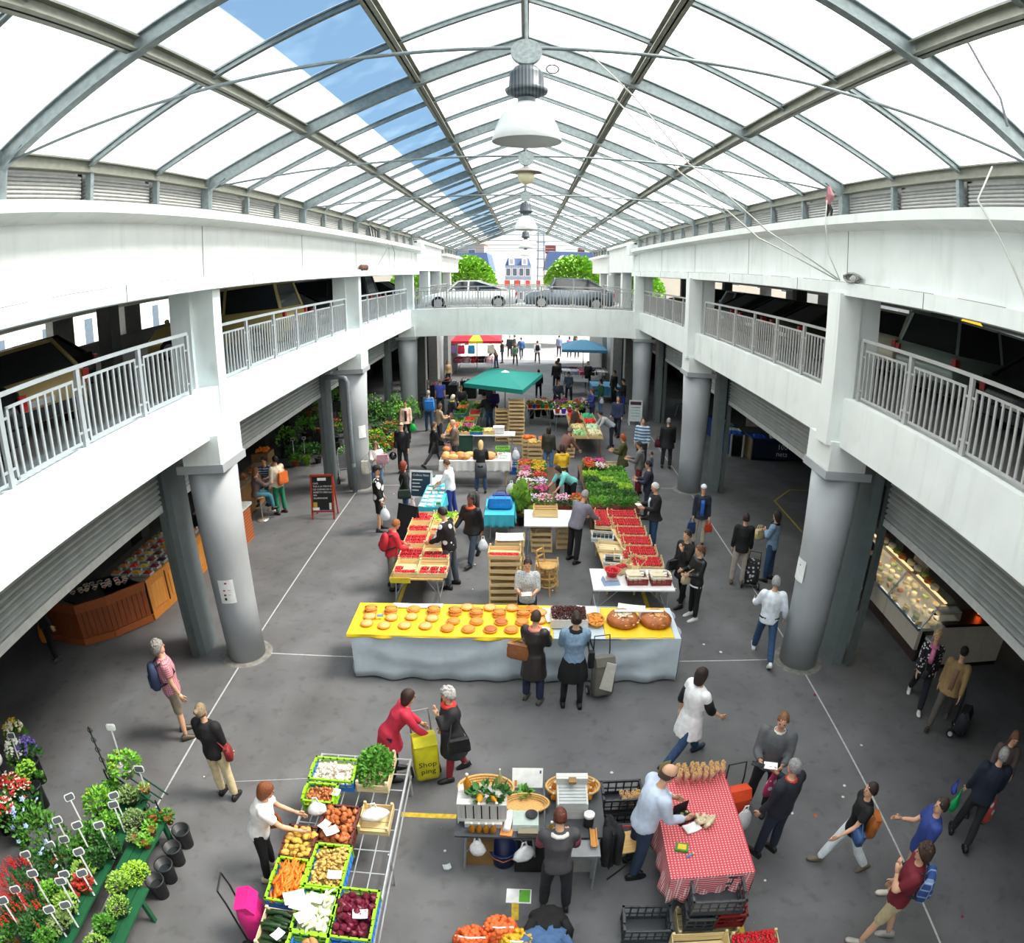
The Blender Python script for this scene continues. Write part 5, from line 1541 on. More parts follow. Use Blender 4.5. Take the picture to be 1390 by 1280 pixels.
for i, (x, y, w_, rz) in enumerate(((-2.0, 4.18, .16, 5), (-2.37, 3.79, .24, 25), (-2.13, 3.82, .17, -10), (-1.62, 3.68, .16, 8), (-2.2, 3.56, .2, 40), (-2.45, 3.3, .14, 60), (-2.18, 4.82, .17, 35), (-2.28, 5.5, .12, 80), (-2.28, 4.9, .14, 60), (-2.28, 3.7, .22, -5))):
    sheet('white price card on the ' + ('small potatoes', 'carrots', 'fennel, upper card', 'red onions', 'fennel, lower card', 'courgettes', 'yellow onions, front card', 'shallots', 'yellow onions, left card', 'fennel, long card')[i], (x, y, (.875, .882, .884, .878, .89, .835, .888, .845, .892, .896)[i]), w_, w_ * .75, rz, PAPER, .005, 'price_card', .01, 'price card')
o = tag(ob('basil_bunch', foliage(900, .21, .33, .26, .07, GR[0], 11, .5, .04), None, (-1.9, 6.1, .68)), 'bushy green basil in the pale wooden crate', 'herb', None, 'stuff')
carrier('crumpled white plastic bag in the shallow crate', (-1.74, 5.22, 1.0), '#eef0ec', (.36, .14), 20)
carrier('clear plastic bag held open over the onions', (-2.42, 5.12, 1.12), '#dfe5e8', (.26, .16), 20)
tag(ob('red_onion', RON, None, (-1.42, 3.42, .035)), 'single red onion dropped on the floor', 'onion', 'red onions')
# ================================================================ juice and honey stall: black tables
BTOP = mat('#3d4145', .55, var=.06, name='charcoal top')
table('charcoal folding table with honey bottles, left half', -.76, .28, 5.0, 5.98, .75, BTOP)
table('charcoal folding table with baskets, right half', .3, 1.0, 5.0, 5.98, .75, BTOP)
table('grey side shelf in front of the charcoal table', .3, .92, 4.73, 4.985, .72, mat('#84888c', .5), 'straight', inset=.04)


def wicker(label, x, y, z, rx, ry, h, c='#d2a868', fill=None):
    t = thing('wicker_basket', label, 'basket', (x, y, z))
    m = mat(c, .8, var=.2, scale=60, bump=.6, bscale=120, name='wicker')
    for k in range(4):
        s_ = .8 + .2 * k / 3
        ob('woven_ring', MB().tube([(rx * s_ * math.cos(a * PI / 14), ry * s_ * math.sin(a * PI / 14), .01 + h * k / 3) for a in range(29)], h / 5, 6, cap=False).mesh('ring', m, True), t)
    ob('base', MB().loft([[(rx * .8 * math.cos(a * PI / 14), ry * .8 * math.sin(a * PI / 14), zz) for a in range(28)] for zz in (0, .015)]).mesh('base', m), t)
    return t


wicker('round wicker basket behind the white slatted crate', -.43, 5.74, .752, .34, .22, .09)
wicker('oval wicker basket of jars at the right end', .64, 5.78, .752, .33, .2, .09)
wicker('shallow oval wicker basket beside the scales', .06, 5.5, .752, .28, .16, .07)
GS = wood('#b9bab6', 'Z'); GSX = wood('#c4c5c1', 'X')
t = thing('slatted_box', 'whitewashed slatted box with bottles on top', 'box', (-.45, 5.36, .752))
for i in range(6):
    ob('slat', MB().box(-.272 + i * .093, -.272 + i * .093 + .078, -.16, -.145, .07, .33).mesh('slat', GS), t)
    ob('slat', MB().box(-.272 + i * .093, -.272 + i * .093 + .078, .145, .16, .07, .33).mesh('slat', GS), t)
ob('top_board', MB().box(-.285, .285, -.165, .165, .33, .35).mesh('top', GSX), t)
ob('rail', MB().box(-.285, .285, -.17, -.155, .05, .09).mesh('rail', GSX), t)
for sx in (-1, 1):
    ob('side_board', MB().box(sx * .28 - .008, sx * .28 + .008, -.16, .16, 0, .33).mesh('side', GS), t)
ob('lower_board', MB().box(-.2, .24, -.22, -.16, 0, .07).mesh('lower', GSX), t)
for i in range(4):
    bottle('small amber bottle in the front row on the black table, %s from left' % ('first', 'second', 'third', 'fourth')[i], (-.56 + i * .082, 5.08, .752), .15, .036, '#9a6516', group='amber bottles')
bottle('tall amber bottle standing on the slatted box', (-.62, 5.4, 1.105), .3, .045, '#c07a18')
bottle('amber bottle lying among leaves on the slatted box, left one', (-.47, 5.3, 1.14), .22, .04, '#c98a1c', tilt=70)
bottle('amber bottle lying among leaves on the slatted box, right one', (-.33, 5.32, 1.14), .22, .04, '#c98a1c', tilt=72, rz=.3)
bottle('clear bottle at the back of the round basket', (-.26, 5.84, .78), .3, .03, '#a9b078')
bottle('amber bottle beside the vendor', (.36, 5.08, .752), .2, .04, '#9a7a1e')
for i, (x, y) in enumerate(((.36, 5.72), (.4, 5.62), (.42, 5.82), (.86, 5.72), (.9, 5.84), (.84, 5.62))):
    bottle(f'little honey jar in the oval basket, ' + ('left front', 'left middle', 'left back', 'right middle', 'right back', 'right front')[i], (x, y, .78), .1, .035, '#c67a20', '#e8e2d0', 'honey jars')
tag(ob('leaf_spray', foliage(60, .22, .12, .08, .13, GR[2], 21, .2), None, (-.38, 5.36, 1.105)), 'spray of long green leaves on the slatted box', 'leaves', None, 'stuff')
tag(ob('leaf_spray', foliage(26, .07, .05, .06, .1, GR[0], 22, .2), None, (.03, 5.72, .77)), 'small spray of leaves by the white poster', 'leaves', None, 'stuff')
t = thing('louvred_box', 'pale grey louvred display box with a notice', 'box', (.61, 5.5, .752))
ob('body', MB().box(-.18, .18, -.2, .2, 0, .26).mesh('body', GSX), t)
for i in range(6):
    ob('slat', MB().box(-.16, .16, -.2 + i * .055, -.2 + i * .055 + .042, .262, .275).mesh('slat', mat('#aeb4b5', .6)), t)
ob('top_tray', MB().box(-.19, .19, .14, .24, .26, .36).mesh('tray', GSX), t)
ob('clip', MB().box(-.045, .045, .06, .15, .34, .38).mesh('clip', wood('#8a6a3c')), t)
t = thing('poster_board', 'white poster leaning behind the wicker baskets', 'poster', (.08, 5.84, .755))
t.rotation_euler = (R(-28), 0, 0)
ob('board', MB().box(-.19, .19, -.004, .004, 0, .26).mesh('board', PAPER), t)
ob('printed_bottle', MB().box(-.16, -.13, -.006, -.004, .02, .1).mesh('p', mat('#d99a3a')), t); ob('printed_leaf', MB().box(.15, .17, -.006, -.004, .19, .23).mesh('p', mat('#3a4a7a')), t)
t = thing('weighing_scale', 'grey-green weighing scale with black pan on the black table', 'scale', (.06, 5.22, .752))
ob('body', MB().loft([[(-.16, -.12, 0), (.16, -.12, 0), (.16, .12, 0), (-.16, .12, 0)], [(-.15, -.09, .08), (.15, -.09, .08), (.15, .12, .11), (-.15, .12, .11)]]).mesh('body', mat('#a9b8b2', .5)), t)
ob('display', MB().box(-.06, .06, -.1, -.085, .03, .06).mesh('disp', mat('#e6e9e4', .4)), t)
ob('pan', MB().lathe([(.01, .105), (.07, .11), (.075, .13), (.065, .13), (.05, .115)], 16, (.07, .05, 0)).mesh('pan', BLACK, True), t)
t = thing('paper_roll', 'white paper roll dispenser on the black table', 'dispenser', (-.14, 5.2, .752), R(-8))
ob('roll', MB().tube([(0, -.14, .06), (0, .16, .06)], .045, 14).mesh('roll', PAPER, True), t); ob('base', MB().box(-.07, .07, -.19, .0, 0, .02).mesh('base', mat('#d98a4a')), t)
t = thing('water_bottle', 'clear water bottle with blue cap by the vendor', 'bottle', (.47, 5.12, .752))
ob('bottle_body', MB().lathe([(.035, 0), (.038, .02), (.036, .16), (.014, .2)], 12).mesh('b', mat('#b9ccd8', .15, alpha=.75), True), t); ob('cap', MB().lathe([(.016, .2), (.016, .225)], 10).mesh('c', mat('#3a6ad0')), t)
t = thing('jar', 'black jar with white lid beside the vendor', 'jar', (.8, 5.2, .752))
ob('body', MB().lathe([(.06, 0), (.062, .02), (.062, .14), (.05, .16)], 14).mesh('b', BLACK, True), t); ob('lid', MB().lathe([(.065, .16), (.065, .2), (.06, .205)], 14).mesh('l', PAPER, True), t)
t = thing('wooden_tray', 'narrow wooden tray at the right of the vendor', 'tray', (.85, 4.98, .757))
ob('base', MB().box(-.035, .035, -.14, .14, 0, .01).mesh('b', wood('#c58a3c', 'Y')), t)
for sx in (-1, 1):
    ob('edge', MB().box(sx * .035 - .006, sx * .035 + .006, -.14, .14, 0, .035).mesh('e', wood('#c58a3c', 'Y')), t)
t = thing('tool_case', 'grey-brown box on the front of the black table', 'box', (.1, 5.06, .752))
ob('body', MB().box(-.12, .1, -.04, .04, 0, .05).mesh('b', mat('#6f6a58', .6)), t); ob('lid', MB().box(-.125, .105, -.045, .045, .05, .06).mesh('l', mat('#7f7a66', .6)), t)
# under the tables
def cbox(label, x, y, z, w_, d, h, c='#8a6a3e', rz=0., name='cardboard_box'):
    t = thing(name, label, 'box', (x, y, z), R(rz))
    ob('body', MB().box(-w_ / 2, w_ / 2, -d / 2, d / 2, 0, h).mesh('b', mat(c, .8, bump=.1, name='cardboard')), t)
    for sy in (-1, 1):
        ob('flap', MB().box(-w_ / 2, w_ / 2, min(0, sy * d / 2) + .004, max(0, sy * d / 2) - .004, h, h + .006).mesh('f', mat(c, .8, bump=.1, name='cardboard')), t)
    return t


cbox('brown cardboard box under the black table', -.5, 5.3, 0, .36, .3, .3)
cbox('black box under the black table', .12, 5.2, 0, .36, .3, .28, '#1c1c1e')
cbox('pale grey box under the side shelf', .78, 5.2, 0, .3, .3, .3, '#9a9a96')
t = thing('bucket', 'dark blue plastic bucket under the black table', 'bucket', (-.2, 5.22, 0))
ob('shell', MB().lathe([(.13, 0), (.17, .27), (.185, .27), (.185, .29), (.16, .29), (.12, .03)], 20).mesh('shell', mat('#1d2f6a', .4), True), t)
ob('handle', MB().tube([(-.18, 0, .27), (-.12, -.14, .24), (0, -.19, .22), (.12, -.14, .24), (.18, 0, .27)], .007, 6).mesh('h', mat('#b86a40')), t)
carrier('white plastic bag hanging at the left end of the black table', (-.5, 5.02, .72), '#e8ebee', (.2, .22), 0)
carrier('white plastic bag under the middle of the black table', (.05, 5.0, .66), '#e3e7ea', (.3, .2), 30)
sheet('open white and green booklet lying on the floor', (0, 4.66, .002), .3, .22, -2, PAPER, .01, 'booklet', 0, 'booklet')
sheet('green picture page of the booklet on the floor', (.07, 4.66, .013), .13, .19, -2, mat('#5fae2f', .6, pat='dots', c2='#2a4a6a', ps=9), .002, 'booklet_page', 0, 'booklet')
sheet('crumpled clear wrapper on the floor left of the black table', (-.9, 5.08, .004), .1, .08, 20, mat('#c9ced0', .3), .02, 'wrapper', .02, 'litter')
# net sacks of onions, cooler and jackets
def sack(label, x, y, c, seed, h=.42, rx=.19, ry=.15, rz=0):
    t = thing('net_sack', label, 'sack', (x, y, 0), R(rz))
    q = MB(); rr = random.Random(seed)
    for k in range(190):
        a, zz = rr.uniform(0, 6.28), rr.uniform(.03, .97)
        w_ = (1 - (zz * 1.35 - .6) ** 2 * .55)
        q.ball((rx * w_ * math.cos(a), ry * w_ * math.sin(a), zz * h), rr.uniform(.032, .042), 6)
    for k in range(30):
        a, r_ = rr.uniform(0, 6.28), math.sqrt(rr.random())
        q.ball((rx * .75 * r_ * math.cos(a), ry * .75 * r_ * math.sin(a), h * .97), .036, 6)
    o = ob('onions', q.mesh('onions', mat(c, .5, var=.25, scale=18, bump=.2, bscale=200, name='netted onions'), True), t); o['kind'] = 'stuff'
    ob('core', MB().ball((0, 0, h * .5), (rx * .95, ry * .95, h * .5), 10).mesh('core', mat(c, .7), True), t)
    ob('tape', MB().tube([(-rx * .9, -.02, h * .93), (-.02, -ry * .5, h * 1.06), (rx * .8, -.04, h * .98)], .012, 5).mesh('tape', PAPER), t)
    return t


sack('orange net sack of onions, left one', -.5, 3.82, '#e0632a', 3)
sack('orange net sack of onions, right one', -.2, 3.96, '#e56c30', 4, .44)
sack('yellow net sack of potatoes behind the onion sacks', .0, 3.8, '#dcae22', 5, .4)
t = thing('cool_box', 'white cool box under the jackets', 'box', (.3, 3.86, 0))
ob('body', MB().box(-.2, .2, -.15, .15, 0, .3).mesh('b', mat('#d6dadd', .4)), t); ob('lid', MB().box(-.215, .215, -.165, .165, .3, .36).mesh('l', mat('#eceff0', .4)), t)
cbox('tan cardboard box in front of the cool box', .3, 3.55, 0, .42, .28, .34, '#c99a62')
def drape(label, x, y, z, rx, ry, hang, c, seed, name='jacket', rz=0., bump=.3):
    rr = random.Random(seed)
    n, rows = 26, []
    for zz, k in ((z + .05, .12), (z + .055, .6), (z + .04, .95), (z - hang * .35, 1.08), (z - hang * .8, 1.12), (z - hang, 1.1)):
        rows.append([(rx * k * math.cos(2 * PI * j / n) * (1 + .12 * math.sin(j * 1.7 + seed)), ry * k * math.sin(2 * PI * j / n) * (1 + .12 * math.sin(j * 2.3 + seed)), zz + rr.uniform(-.015, .015)) for j in range(n)])
    t = thing(name, label, 'clothing', (x, y, 0), R(rz))
    m = mat(c, .85, var=.15, scale=12, bump=bump, bscale=14, name='cloth')
    ob('body', MB().loft(rows).mesh('b', m, True), t)
    for sd in (-1, 1):
        ob('sleeve', MB().tube([(sd * rx * .8, -ry * .3, z + .04), (sd * rx * 1.15, -ry * .9, z - .02), (sd * rx * 1.1, -ry * 1.25, z - hang * .8)], [.06, .055, .045], 8).mesh('s', m, True), t)
    return t


drape('black jacket thrown over the cool box', .33, 4.08, .38, .2, .18, .16, '#151517', 2)
drape('blue denim jacket under the black jacket', .3, 3.86, .365, .235, .17, .3, '#4a6a94', 5)
# ================================================================ gingham table
table('table under the red gingham cloth', 1.72, 2.6, 4.34, 5.98, .79, PINE)
cloth('red and white gingham tablecloth', 1.66, 2.66, 4.28, 6.04, .8, .42, mat('#f6e6e6', .8, var=.03, pat='ginghamz', c2='#cf4650', ps=26, name='gingham'), 5, .03)
CONE = MB().loft([[(r * math.cos(j * PI / 4), r * math.sin(j * PI / 4), zz) for j in range(8)] for r, zz in ((.012, 0), (.03, .14), (.036, .2), (.028, .205))]).mesh('cone', mat('#c9a184', .8, var=.1, pat='hstripe', c2='#dcbfa8', ps=40, name='paper cone'), True)
CTOP = heap(9, .05, .05, .2, .225, .012, mat('#cda562', .7, var=.2), 4, seg=5)
rr = random.Random(4)
for i in range(22):
    x, y = 1.98 + (i % 8) * .085 + rr.uniform(-.012, .012), 5.98 - (i // 8) * .09 + rr.uniform(-.01, .01)
    o = tag(ob('nut_cone', CONE, None, (x, y, .81), rot=(R(8), 0, rr.random())), 'paper cone of nuts standing on the gingham cloth', 'paper cone', 'paper cones of nuts')
    c = ob('nuts', CTOP, o); c['kind'] = 'stuff'
basket_crate('dark grey crate with paper cones beside the black table', (1.32, 6.0, .28), .52, .36, .26, 2, '#2c2f32', None, 'dark grey plastic crates')
basket_crate('dark grey crate supporting the crate of cones', (1.32, 6.0, 0), .52, .36, .26, 2, '#2c2f32', None, 'dark grey plastic crates')
for i in range(9):
    x, y = 1.34 + (i % 5) * .055, 5.92 + (i // 5) * .09
    o = tag(ob('nut_cone', CONE, None, (x, y, .3), rot=(R(8), 0, i)), 'paper cone of nuts inside the dark grey crate', 'paper cone', 'paper cones in the crate')
    c = ob('nuts', CTOP, o); c['kind'] = 'stuff'
t = thing('cash_box', 'open black cash box on the gingham cloth', 'box', (1.95, 5.2, .81), R(25))
ob('tray', MB().box(-.11, .11, -.09, .09, 0, .04).mesh('tray', BLACK), t)
for i in range(6):
    ob('coin_cup', MB().lathe([(.02, .041), (.022, .05), (.012, .048)], 10, (-.07 + (i % 3) * .07, -.04 + (i // 3) * .08, 0)).mesh('c', mat('#b8a85a', .3, metal=.6)), t)
ob('lid', MB().box(-.11, .11, .09, .1, .03, .19).mesh('lid', BLACK), t)
t = thing('knotted_bag', 'cream paper parcel bunched on the gingham cloth', 'parcel', (2.2, 5.12, .81))
q = MB(); rr = random.Random(2)
for i in range(34):
    a, r_ = rr.uniform(0, 6.28), rr.uniform(.02, .11)
    q.tube([(r_ * math.cos(a), r_ * math.sin(a), .03), (r_ * 1.1 * math.cos(a + .4), r_ * 1.1 * math.sin(a + .4), .09), (r_ * .7 * math.cos(a + .9), r_ * .7 * math.sin(a + .9), .05)], [.028, .022, .014], 5)
o = ob('folds', q.mesh('folds', mat('#dccfae', .8, var=.1, name='cream paper'), True), t)
sheet('thin white bag on the gingham cloth by the cash box', (2.02, 5.02, .812), .2, .14, 20, mat('#e9ecec', .4), .02, 'plastic_bag', .02, 'bag')
t = thing('packet', 'green and yellow packet on the gingham cloth', 'packet', (1.85, 4.72, .81), R(-15))
ob('body', MB().box(-.075, .075, -.06, .06, 0, .035).mesh('b', mat('#3f8a2f', .5)), t); ob('label_panel', MB().box(-.05, .05, -.04, .04, .035, .038).mesh('l', mat('#e3c92a', .5)), t)
t = thing('marker', 'small blue marker on the gingham cloth', 'pen', (1.93, 4.6, .82), R(30))
ob('barrel', MB().tube([(-.05, 0, 0), (.04, 0, 0)], .012, 8).mesh('b', mat('#4a8ac0')), t); ob('cap', MB().tube([(.04, 0, 0), (.06, 0, 0)], .013, 8).mesh('c', mat('#d8e04a')), t)
t = thing('card_stand', 'small standing card at the back of the gingham table', 'sign', (1.82, 6.0, .81), R(20))
ob('card', MB().box(-.08, .08, -.003, .003, 0, .22).mesh('c', mat('#8f9a5a', .7)), t); ob('foot', MB().box(-.05, .05, -.03, .03, 0, .01).mesh('f', BLACK), t)
# crates in front of the gingham table
crate('low wooden crate under the dark grey stack', (2.2, 4.1, 0), .74, .4, .17, -3, '#dccb9a', 2, 'crates at the front edge')
basket_crate('dark grey crate, middle of the stack by the gingham table', (2.05, 4.1, .2), .34, .38, .26, -4, '#3a3f44', None, 'dark grey plastic crates')
basket_crate('dark red crate beside the dark grey stack', (2.42, 4.1, .2), .34, .36, .26, -4, '#7d1a1c', None, 'red plastic crates')
basket_crate('dark grey crate, top of the stack by the gingham table', (2.2, 4.12, .48), .6, .36, .28, -4, '#3a3f44', None, 'dark grey plastic crates')
basket_crate('empty dark grey crate standing alone on the floor', (1.46, 4.1, 0), .54, .36, .28, -3, '#3a3f44', None, 'dark grey plastic crates')
crate('empty wooden crate at the bottom edge', (2.02, 3.62, .12), .66, .42, .2, -3, '#e0cb98', 2, 'crates at the front edge')
crate('wooden crate of strawberries at the bottom edge', (2.66, 3.55, .12), .56, .42, .2, -3, '#e0cb98', 2, 'crates at the front edge')
crate('wooden crate carrying the empty crate at the bottom edge', (2.02, 3.62, -.0), .66, .42, .1, -3, '#d3bb84', 1, 'crates at the front edge')
crate('wooden crate carrying the strawberry crate at the bottom edge', (2.66, 3.55, -.0), .56, .42, .1, -3, '#d3bb84', 1, 'crates at the front edge')
for i in range(8):
    punnet(None, 2.47 + (i % 3) * .18, 3.68 - (i // 3) * .125, .25, 'strawberry punnet in the crate at the bottom edge', 'punnets at the bottom edge', 0, 1)
# folding chair with jacket
t = thing('folding_chair', 'black folding chair with wooden seat beside the gingham table', 'chair', (1.3, 5.13, 0), R(10))
ob('seat', MB().box(-.17, .19, -.17, .17, .48, .5).mesh('seat', wood('#d9b06a')), t)
for sy in (-1, 1):
    ob('leg', MB().tube([(-.25, sy * .17, 0), (.18, sy * .17, .48)], .012, 8).mesh('leg', BLACK), t)
    ob('leg', MB().tube([(.22, sy * .15, 0), (-.2, sy * .15, .5), (-.26, sy * .15, .86)], .012, 8).mesh('leg', BLACK), t)
ob('backrest', MB().box(-.27, -.25, -.16, .16, .7, .88).mesh('back', BLACK), t)
drape('black jacket hanging on the folding chair', 1.06, 5.1, .84, .07, .17, .6, '#17171a', 8, rz=8)
t = thing('cash_tray', 'red handled box behind the folding chair', 'box', (1.32, 5.52, .0))
ob('body', MB().box(-.15, .15, -.1, .1, 0, .3).mesh('b', mat('#2a2c30', .5)), t); ob('handle', MB().tube([(-.08, 0, .3), (-.08, 0, .35), (.08, 0, .35), (.08, 0, .3)], .012, 6).mesh('h', mat('#c02a30')), t)
# ================================================================ flower stand, bottom left
GREENP = mat('#1e5a3a', .5, var=.08, name='green paint')
def bench(label, x0, x1, y0, y1, z, n, rz=0):
    t = thing('plant_bench', label, 'bench', (0, 0, 0))
    w_ = (x1 - x0) / n
    for i in range(n):
        ob('plank', MB().box(x0 + i * w_, x0 + (i + .88) * w_, y0, y1, z - .03, z).mesh('plank', GREENP), t)
    for x in (x0 + .05, x1 - .05):
        for y in (y0 + .2, y1 - .2):
            ob('leg', MB().box(x - .03, x + .03, y - .03, y + .03, 0, z - .03).mesh('leg', GREENP), t)
    return t


bench('green plank bench of the flower stand, lower step', -4.9, -4.42, 2.3, 3.78, .46, 3)
bench('green plank bench of the flower stand, upper step', -5.75, -5.05, 2.3, 5.3, .55, 5)
bench('green plank bench of the flower stand, middle step', -5.02, -4.62, 3.85, 5.05, .5, 3)
PLANTS = [  # x, y, z, r, h, leaf, n, green, flower colour, nf, label
    (-5.6, 4.75, .56, .24, .34, .07, 420, 1, '#d8c832', 14, 'bushy green plant with tiny yellow flowers at the back'),
    (-5.45, 4.2, .56, .2, .26, .07, 300, 0, None, 0, 'leafy green plant beside the dark trays'),
    (-5.0, 4.68, .51, .17, .22, .035, 420, 4, None, 0, 'grey-green thyme bush on the middle step'),
    (-5.12, 4.1, .51, .16, .3, .06, 420, 2, None, 0, 'rosemary bush with upright needles'),
    (-4.68, 3.9, .42, .2, .12, .04, 520, 5, None, 0, 'wide tray of bright green basil'),
    (-4.62, 3.3, .47, .16, .18, .03, 420, 3, None, 0, 'yellow-green moss-like herb on the lower step'),
    (-4.68, 2.98, .47, .12, .2, .06, 220, 0, None, 0, 'small chive clump on the lower step'),
    (-4.66, 2.66, .47, .17, .2, .03, 420, 3, None, 0, 'yellow-green herb cushion at the bottom edge'),
    (-5.3, 3.62, .56, .15, .12, .09, 60, 3, '#b8362a', 10, 'lettuce-green and red begonia'),
    (-5.22, 3.42, .56, .13, .1, .1, 40, 'r', '#c23a2a', 14, 'red leafed begonia in front of the green one'),
    (-4.72, 4.62, .5, .1, .12, .05, 110, 1, None, 0, 'small green seedling pot, back right'),
    (-4.78, 4.82, .5, .1, .12, .05, 110, 0, '#c03020', 6, 'small pot with red buds by the iron stand'),
    (-4.88, 4.42, .5, .1, .12, .05, 110, 4, None, 0, 'small grey-green seedling pot'),
    (-4.62, 4.95, .42, .1, .12, .05, 110, 0, '#b83428', 8, 'small pot with dark red flowers at the corner'),
    (-4.7, 4.4, .5, .1, .12, .05, 110, 1, None, 0, 'small green seedling pot, front right')]
REDL = mat('#9a3026', .5, var=.3, scale=30, name='red leaf')
FILL = 'mint clump,parsley clump,sage clump,oregano clump,marjoram clump,tarragon clump,lemon balm clump,savory clump,chervil clump,dill clump,basil clump,stevia clump'.split(',')
for i in range(12):
    x, y = ((-5.62, 2.5), (-5.3, 2.45), (-5.22, 2.75), (-5.6, 3.15), (-5.28, 3.05), (-5.62, 3.9), (-5.22, 3.85), (-5.6, 5.1), (-5.25, 5.05), (-5.3, 4.5), (-4.76, 3.62), (-4.62, 2.42))[i]
    PLANTS.append((x, y, .56 if x < -5.04 else .47, .15, .2, .06, 240, (2, 0, 4, 1, 3, 0)[i % 6], None, 0, FILL[i] + ' filling the green bench'))
for x, y, z, r, h, lf, n, g, fc, nf, lb in PLANTS:
    plant(lb, (x, y, z), r, h, min(.11, r * .7), .12, lf, n, REDL if g == 'r' else g, BPOT if n > 200 else POT, None, fc, nf, .014 if fc != '#c23a2a' else .04, group='potted plants of the flower stand')
# tall shrubs behind: pale blue plumbago and red salvias
def shrub(label, x, y, z, r, h, g, fc, nf, fr, n=420, lf=.06, spikes=False, seed=1):
    t = thing('flowering_shrub', label, 'plant', (x, y, z), 0, 'potted plants of the flower stand')
    ob('pot', potm(.12, .2, POT), t)
    rr = random.Random(seed)
    q = MB()
    for i in range(9):
        a = rr.uniform(0, 6.28)
        q.tube([(0, 0, .18), (r * .5 * math.cos(a), r * .5 * math.sin(a), .2 + h * .5), (r * math.cos(a), r * math.sin(a), .2 + h * rr.uniform(.8, 1))], [.008, .006, .003], 5)
    ob('stems', q.mesh('stems', GR[2]), t)['kind'] = 'stuff'
    ob('foliage', foliage(n, r, r, h, lf, GR[g], seed, .4, .2), t)['kind'] = 'stuff'
    m = mat(fc, .6, var=.2, scale=30, name='petal')
    if spikes:
        q = MB()
        for i in range(nf):
            a, k = rr.uniform(0, 6.28), math.sqrt(rr.random())
            x_, y_, z_ = r * k * math.cos(a), r * k * math.sin(a), .2 + h * (.75 + .35 * (1 - k * k))
            for j in range(7):
                q.ball((x_ + rr.uniform(-.012, .012), y_ + rr.uniform(-.012, .012), z_ + j * .022), .013 - j * .001, 5)
        ob('flower_spikes', q.mesh('spikes', m, True), t)['kind'] = 'stuff'
    else:
        ob('blossoms', blossoms(nf, r * .9, r * .9, .2 + h * .45, fr, m, seed, h * .6), t)['kind'] = 'stuff'


shrub('tall pale blue plumbago leaning over the stand', -6.35, 4.0, 0, .42, 1.05, 0, '#a9c4ee', 12, .045, 620, .07, seed=3)
shrub('leafy plumbago in a clay pot', -5.75, 3.55, .3, .3, .6, 2, '#a9c4ee', 5, .04, 420, .07, seed=4)
shrub('tall red salvia, back one', -6.0, 3.05, .1, .3, .75, 2, '#d3261f', 46, .02, 420, .06, True, 5)
shrub('tall red salvia, front one', -5.95, 2.62, .1, .28, .6, 2, '#d3261f', 40, .02, 420, .06, True, 6)
shrub('green shrub below the salvias', -5.55, 2.75, .2, .24, .5, 2, '#d3261f', 8, .02, 380, .06, True, 7)
shrub('leafy shrub in the bottom left corner', -6.15, 2.35, .1, .26, .5, 0, '#d3261f', 4, .02, 380, .06, True, 8)
TAGS = [(-5.25, 4.75, .7, 200), (-5.1, 4.5, .7, 190), (-5.7, 4.35, .75, 205), (-5.85, 4.05, .75, 200), (-5.35, 3.95, .8, 200), (-5.02, 4.02, .72, 195), (-5.62, 3.8, .7, 190), (-5.62, 3.55, .75, 205),
        (-5.1, 3.55, .7, 200), (-5.05, 3.38, .7, 200), (-5.2, 3.2, .72, 195), (-5.12, 3.02, .72, 190), (-5.05, 2.85, .7, 195), (-5.15, 2.66, .7, 200), (-5.5, 2.95, .8, 195), (-5.8, 2.75, .8, 195), (-5.95, 3.3, .72, 200), (-5.75, 2.45, .75, 200)]
for i, (x, y, z, rz) in enumerate(TAGS):
    tagstick('white-framed slate price tag on a stick, ' + ('back row by the yellow-flowered plant', 'beside the thyme bush', 'tall one at the back left', 'second tall one at the back left', 'in front of the rosemary', 'small one by the rosemary', 'by the plumbago', 'on the clay pot', 'by the red begonia', 'in front of the red begonia', 'behind the moss herb', 'over the moss herb', 'by the chives', 'at the front of the step', 'between the salvias', 'at the front left', 'among the red salvia', 'in the bottom corner')[i], (x, y, z - .12), rz - 180 + 20, .3 + .08 * (i % 3), tilt=-15)
for i, (x, y) in enumerate(((-4.5, 4.95), (-4.5, 4.62), (-4.5, 4.3), (-4.52, 4.02))):
    t = thing('flower_bucket', 'black plastic bucket in the row beside the stand, ' + ('farthest', 'second', 'third', 'nearest')[i], 'bucket', (x, y, 0), 0, 'black buckets')
    ob('shell', MB().lathe([(.1, 0), (.13, .3), (.14, .3), (.14, .32), (.12, .32), (.09, .03)], 18).mesh('s', BPOT, True), t)
    ob('water', MB().lathe([(.115, .2), (.115, .202)], 14).mesh('w', mat('#2a3033', .1)), t)
# wrought-iron plant stand
IRON = mat('#2a3029', .6, metal=.3, name='wrought iron')
t = thing('iron_stand', 'dark wrought-iron plant stand with scrolls', 'stand', (0, 0, 0))
for (a, b) in (((-5.95, 5.5, 0), (-6.3, 5.85, 1.15)), ((-4.75, 4.98, 0), (-4.8, 5.05, .72)), ((-5.9, 5.4, .0), (-5.9, 5.4, .75)), ((-5.3, 5.15, 0), (-5.3, 5.15, .73))):
    ob('upright', MB().tube([a, b], .014, 6).mesh('u', IRON), t)
for k in range(3):
    ob('rail', MB().tube([(-5.95 + k * .08, 5.45 + k * .12, .72), (-4.78 + k * .06, 5.0 + k * .1, .72)], .014, 6).mesh('r', mat('#1e4a34', .5)), t)
for k in range(7):
    c = V((-4.9 - k * .17, 5.05 + k * .07, .45 + .06 * (k % 2)))
    q = MB().tube([c + V((.09 * math.cos(a * .5) * (1 - a / 22), .05 * math.cos(a * .5) * (1 - a / 22), .11 * math.sin(a * .5) * (1 - a / 22))) for a in range(18)], .007, 5)
    ob('scroll', q.mesh('scroll', IRON), t)
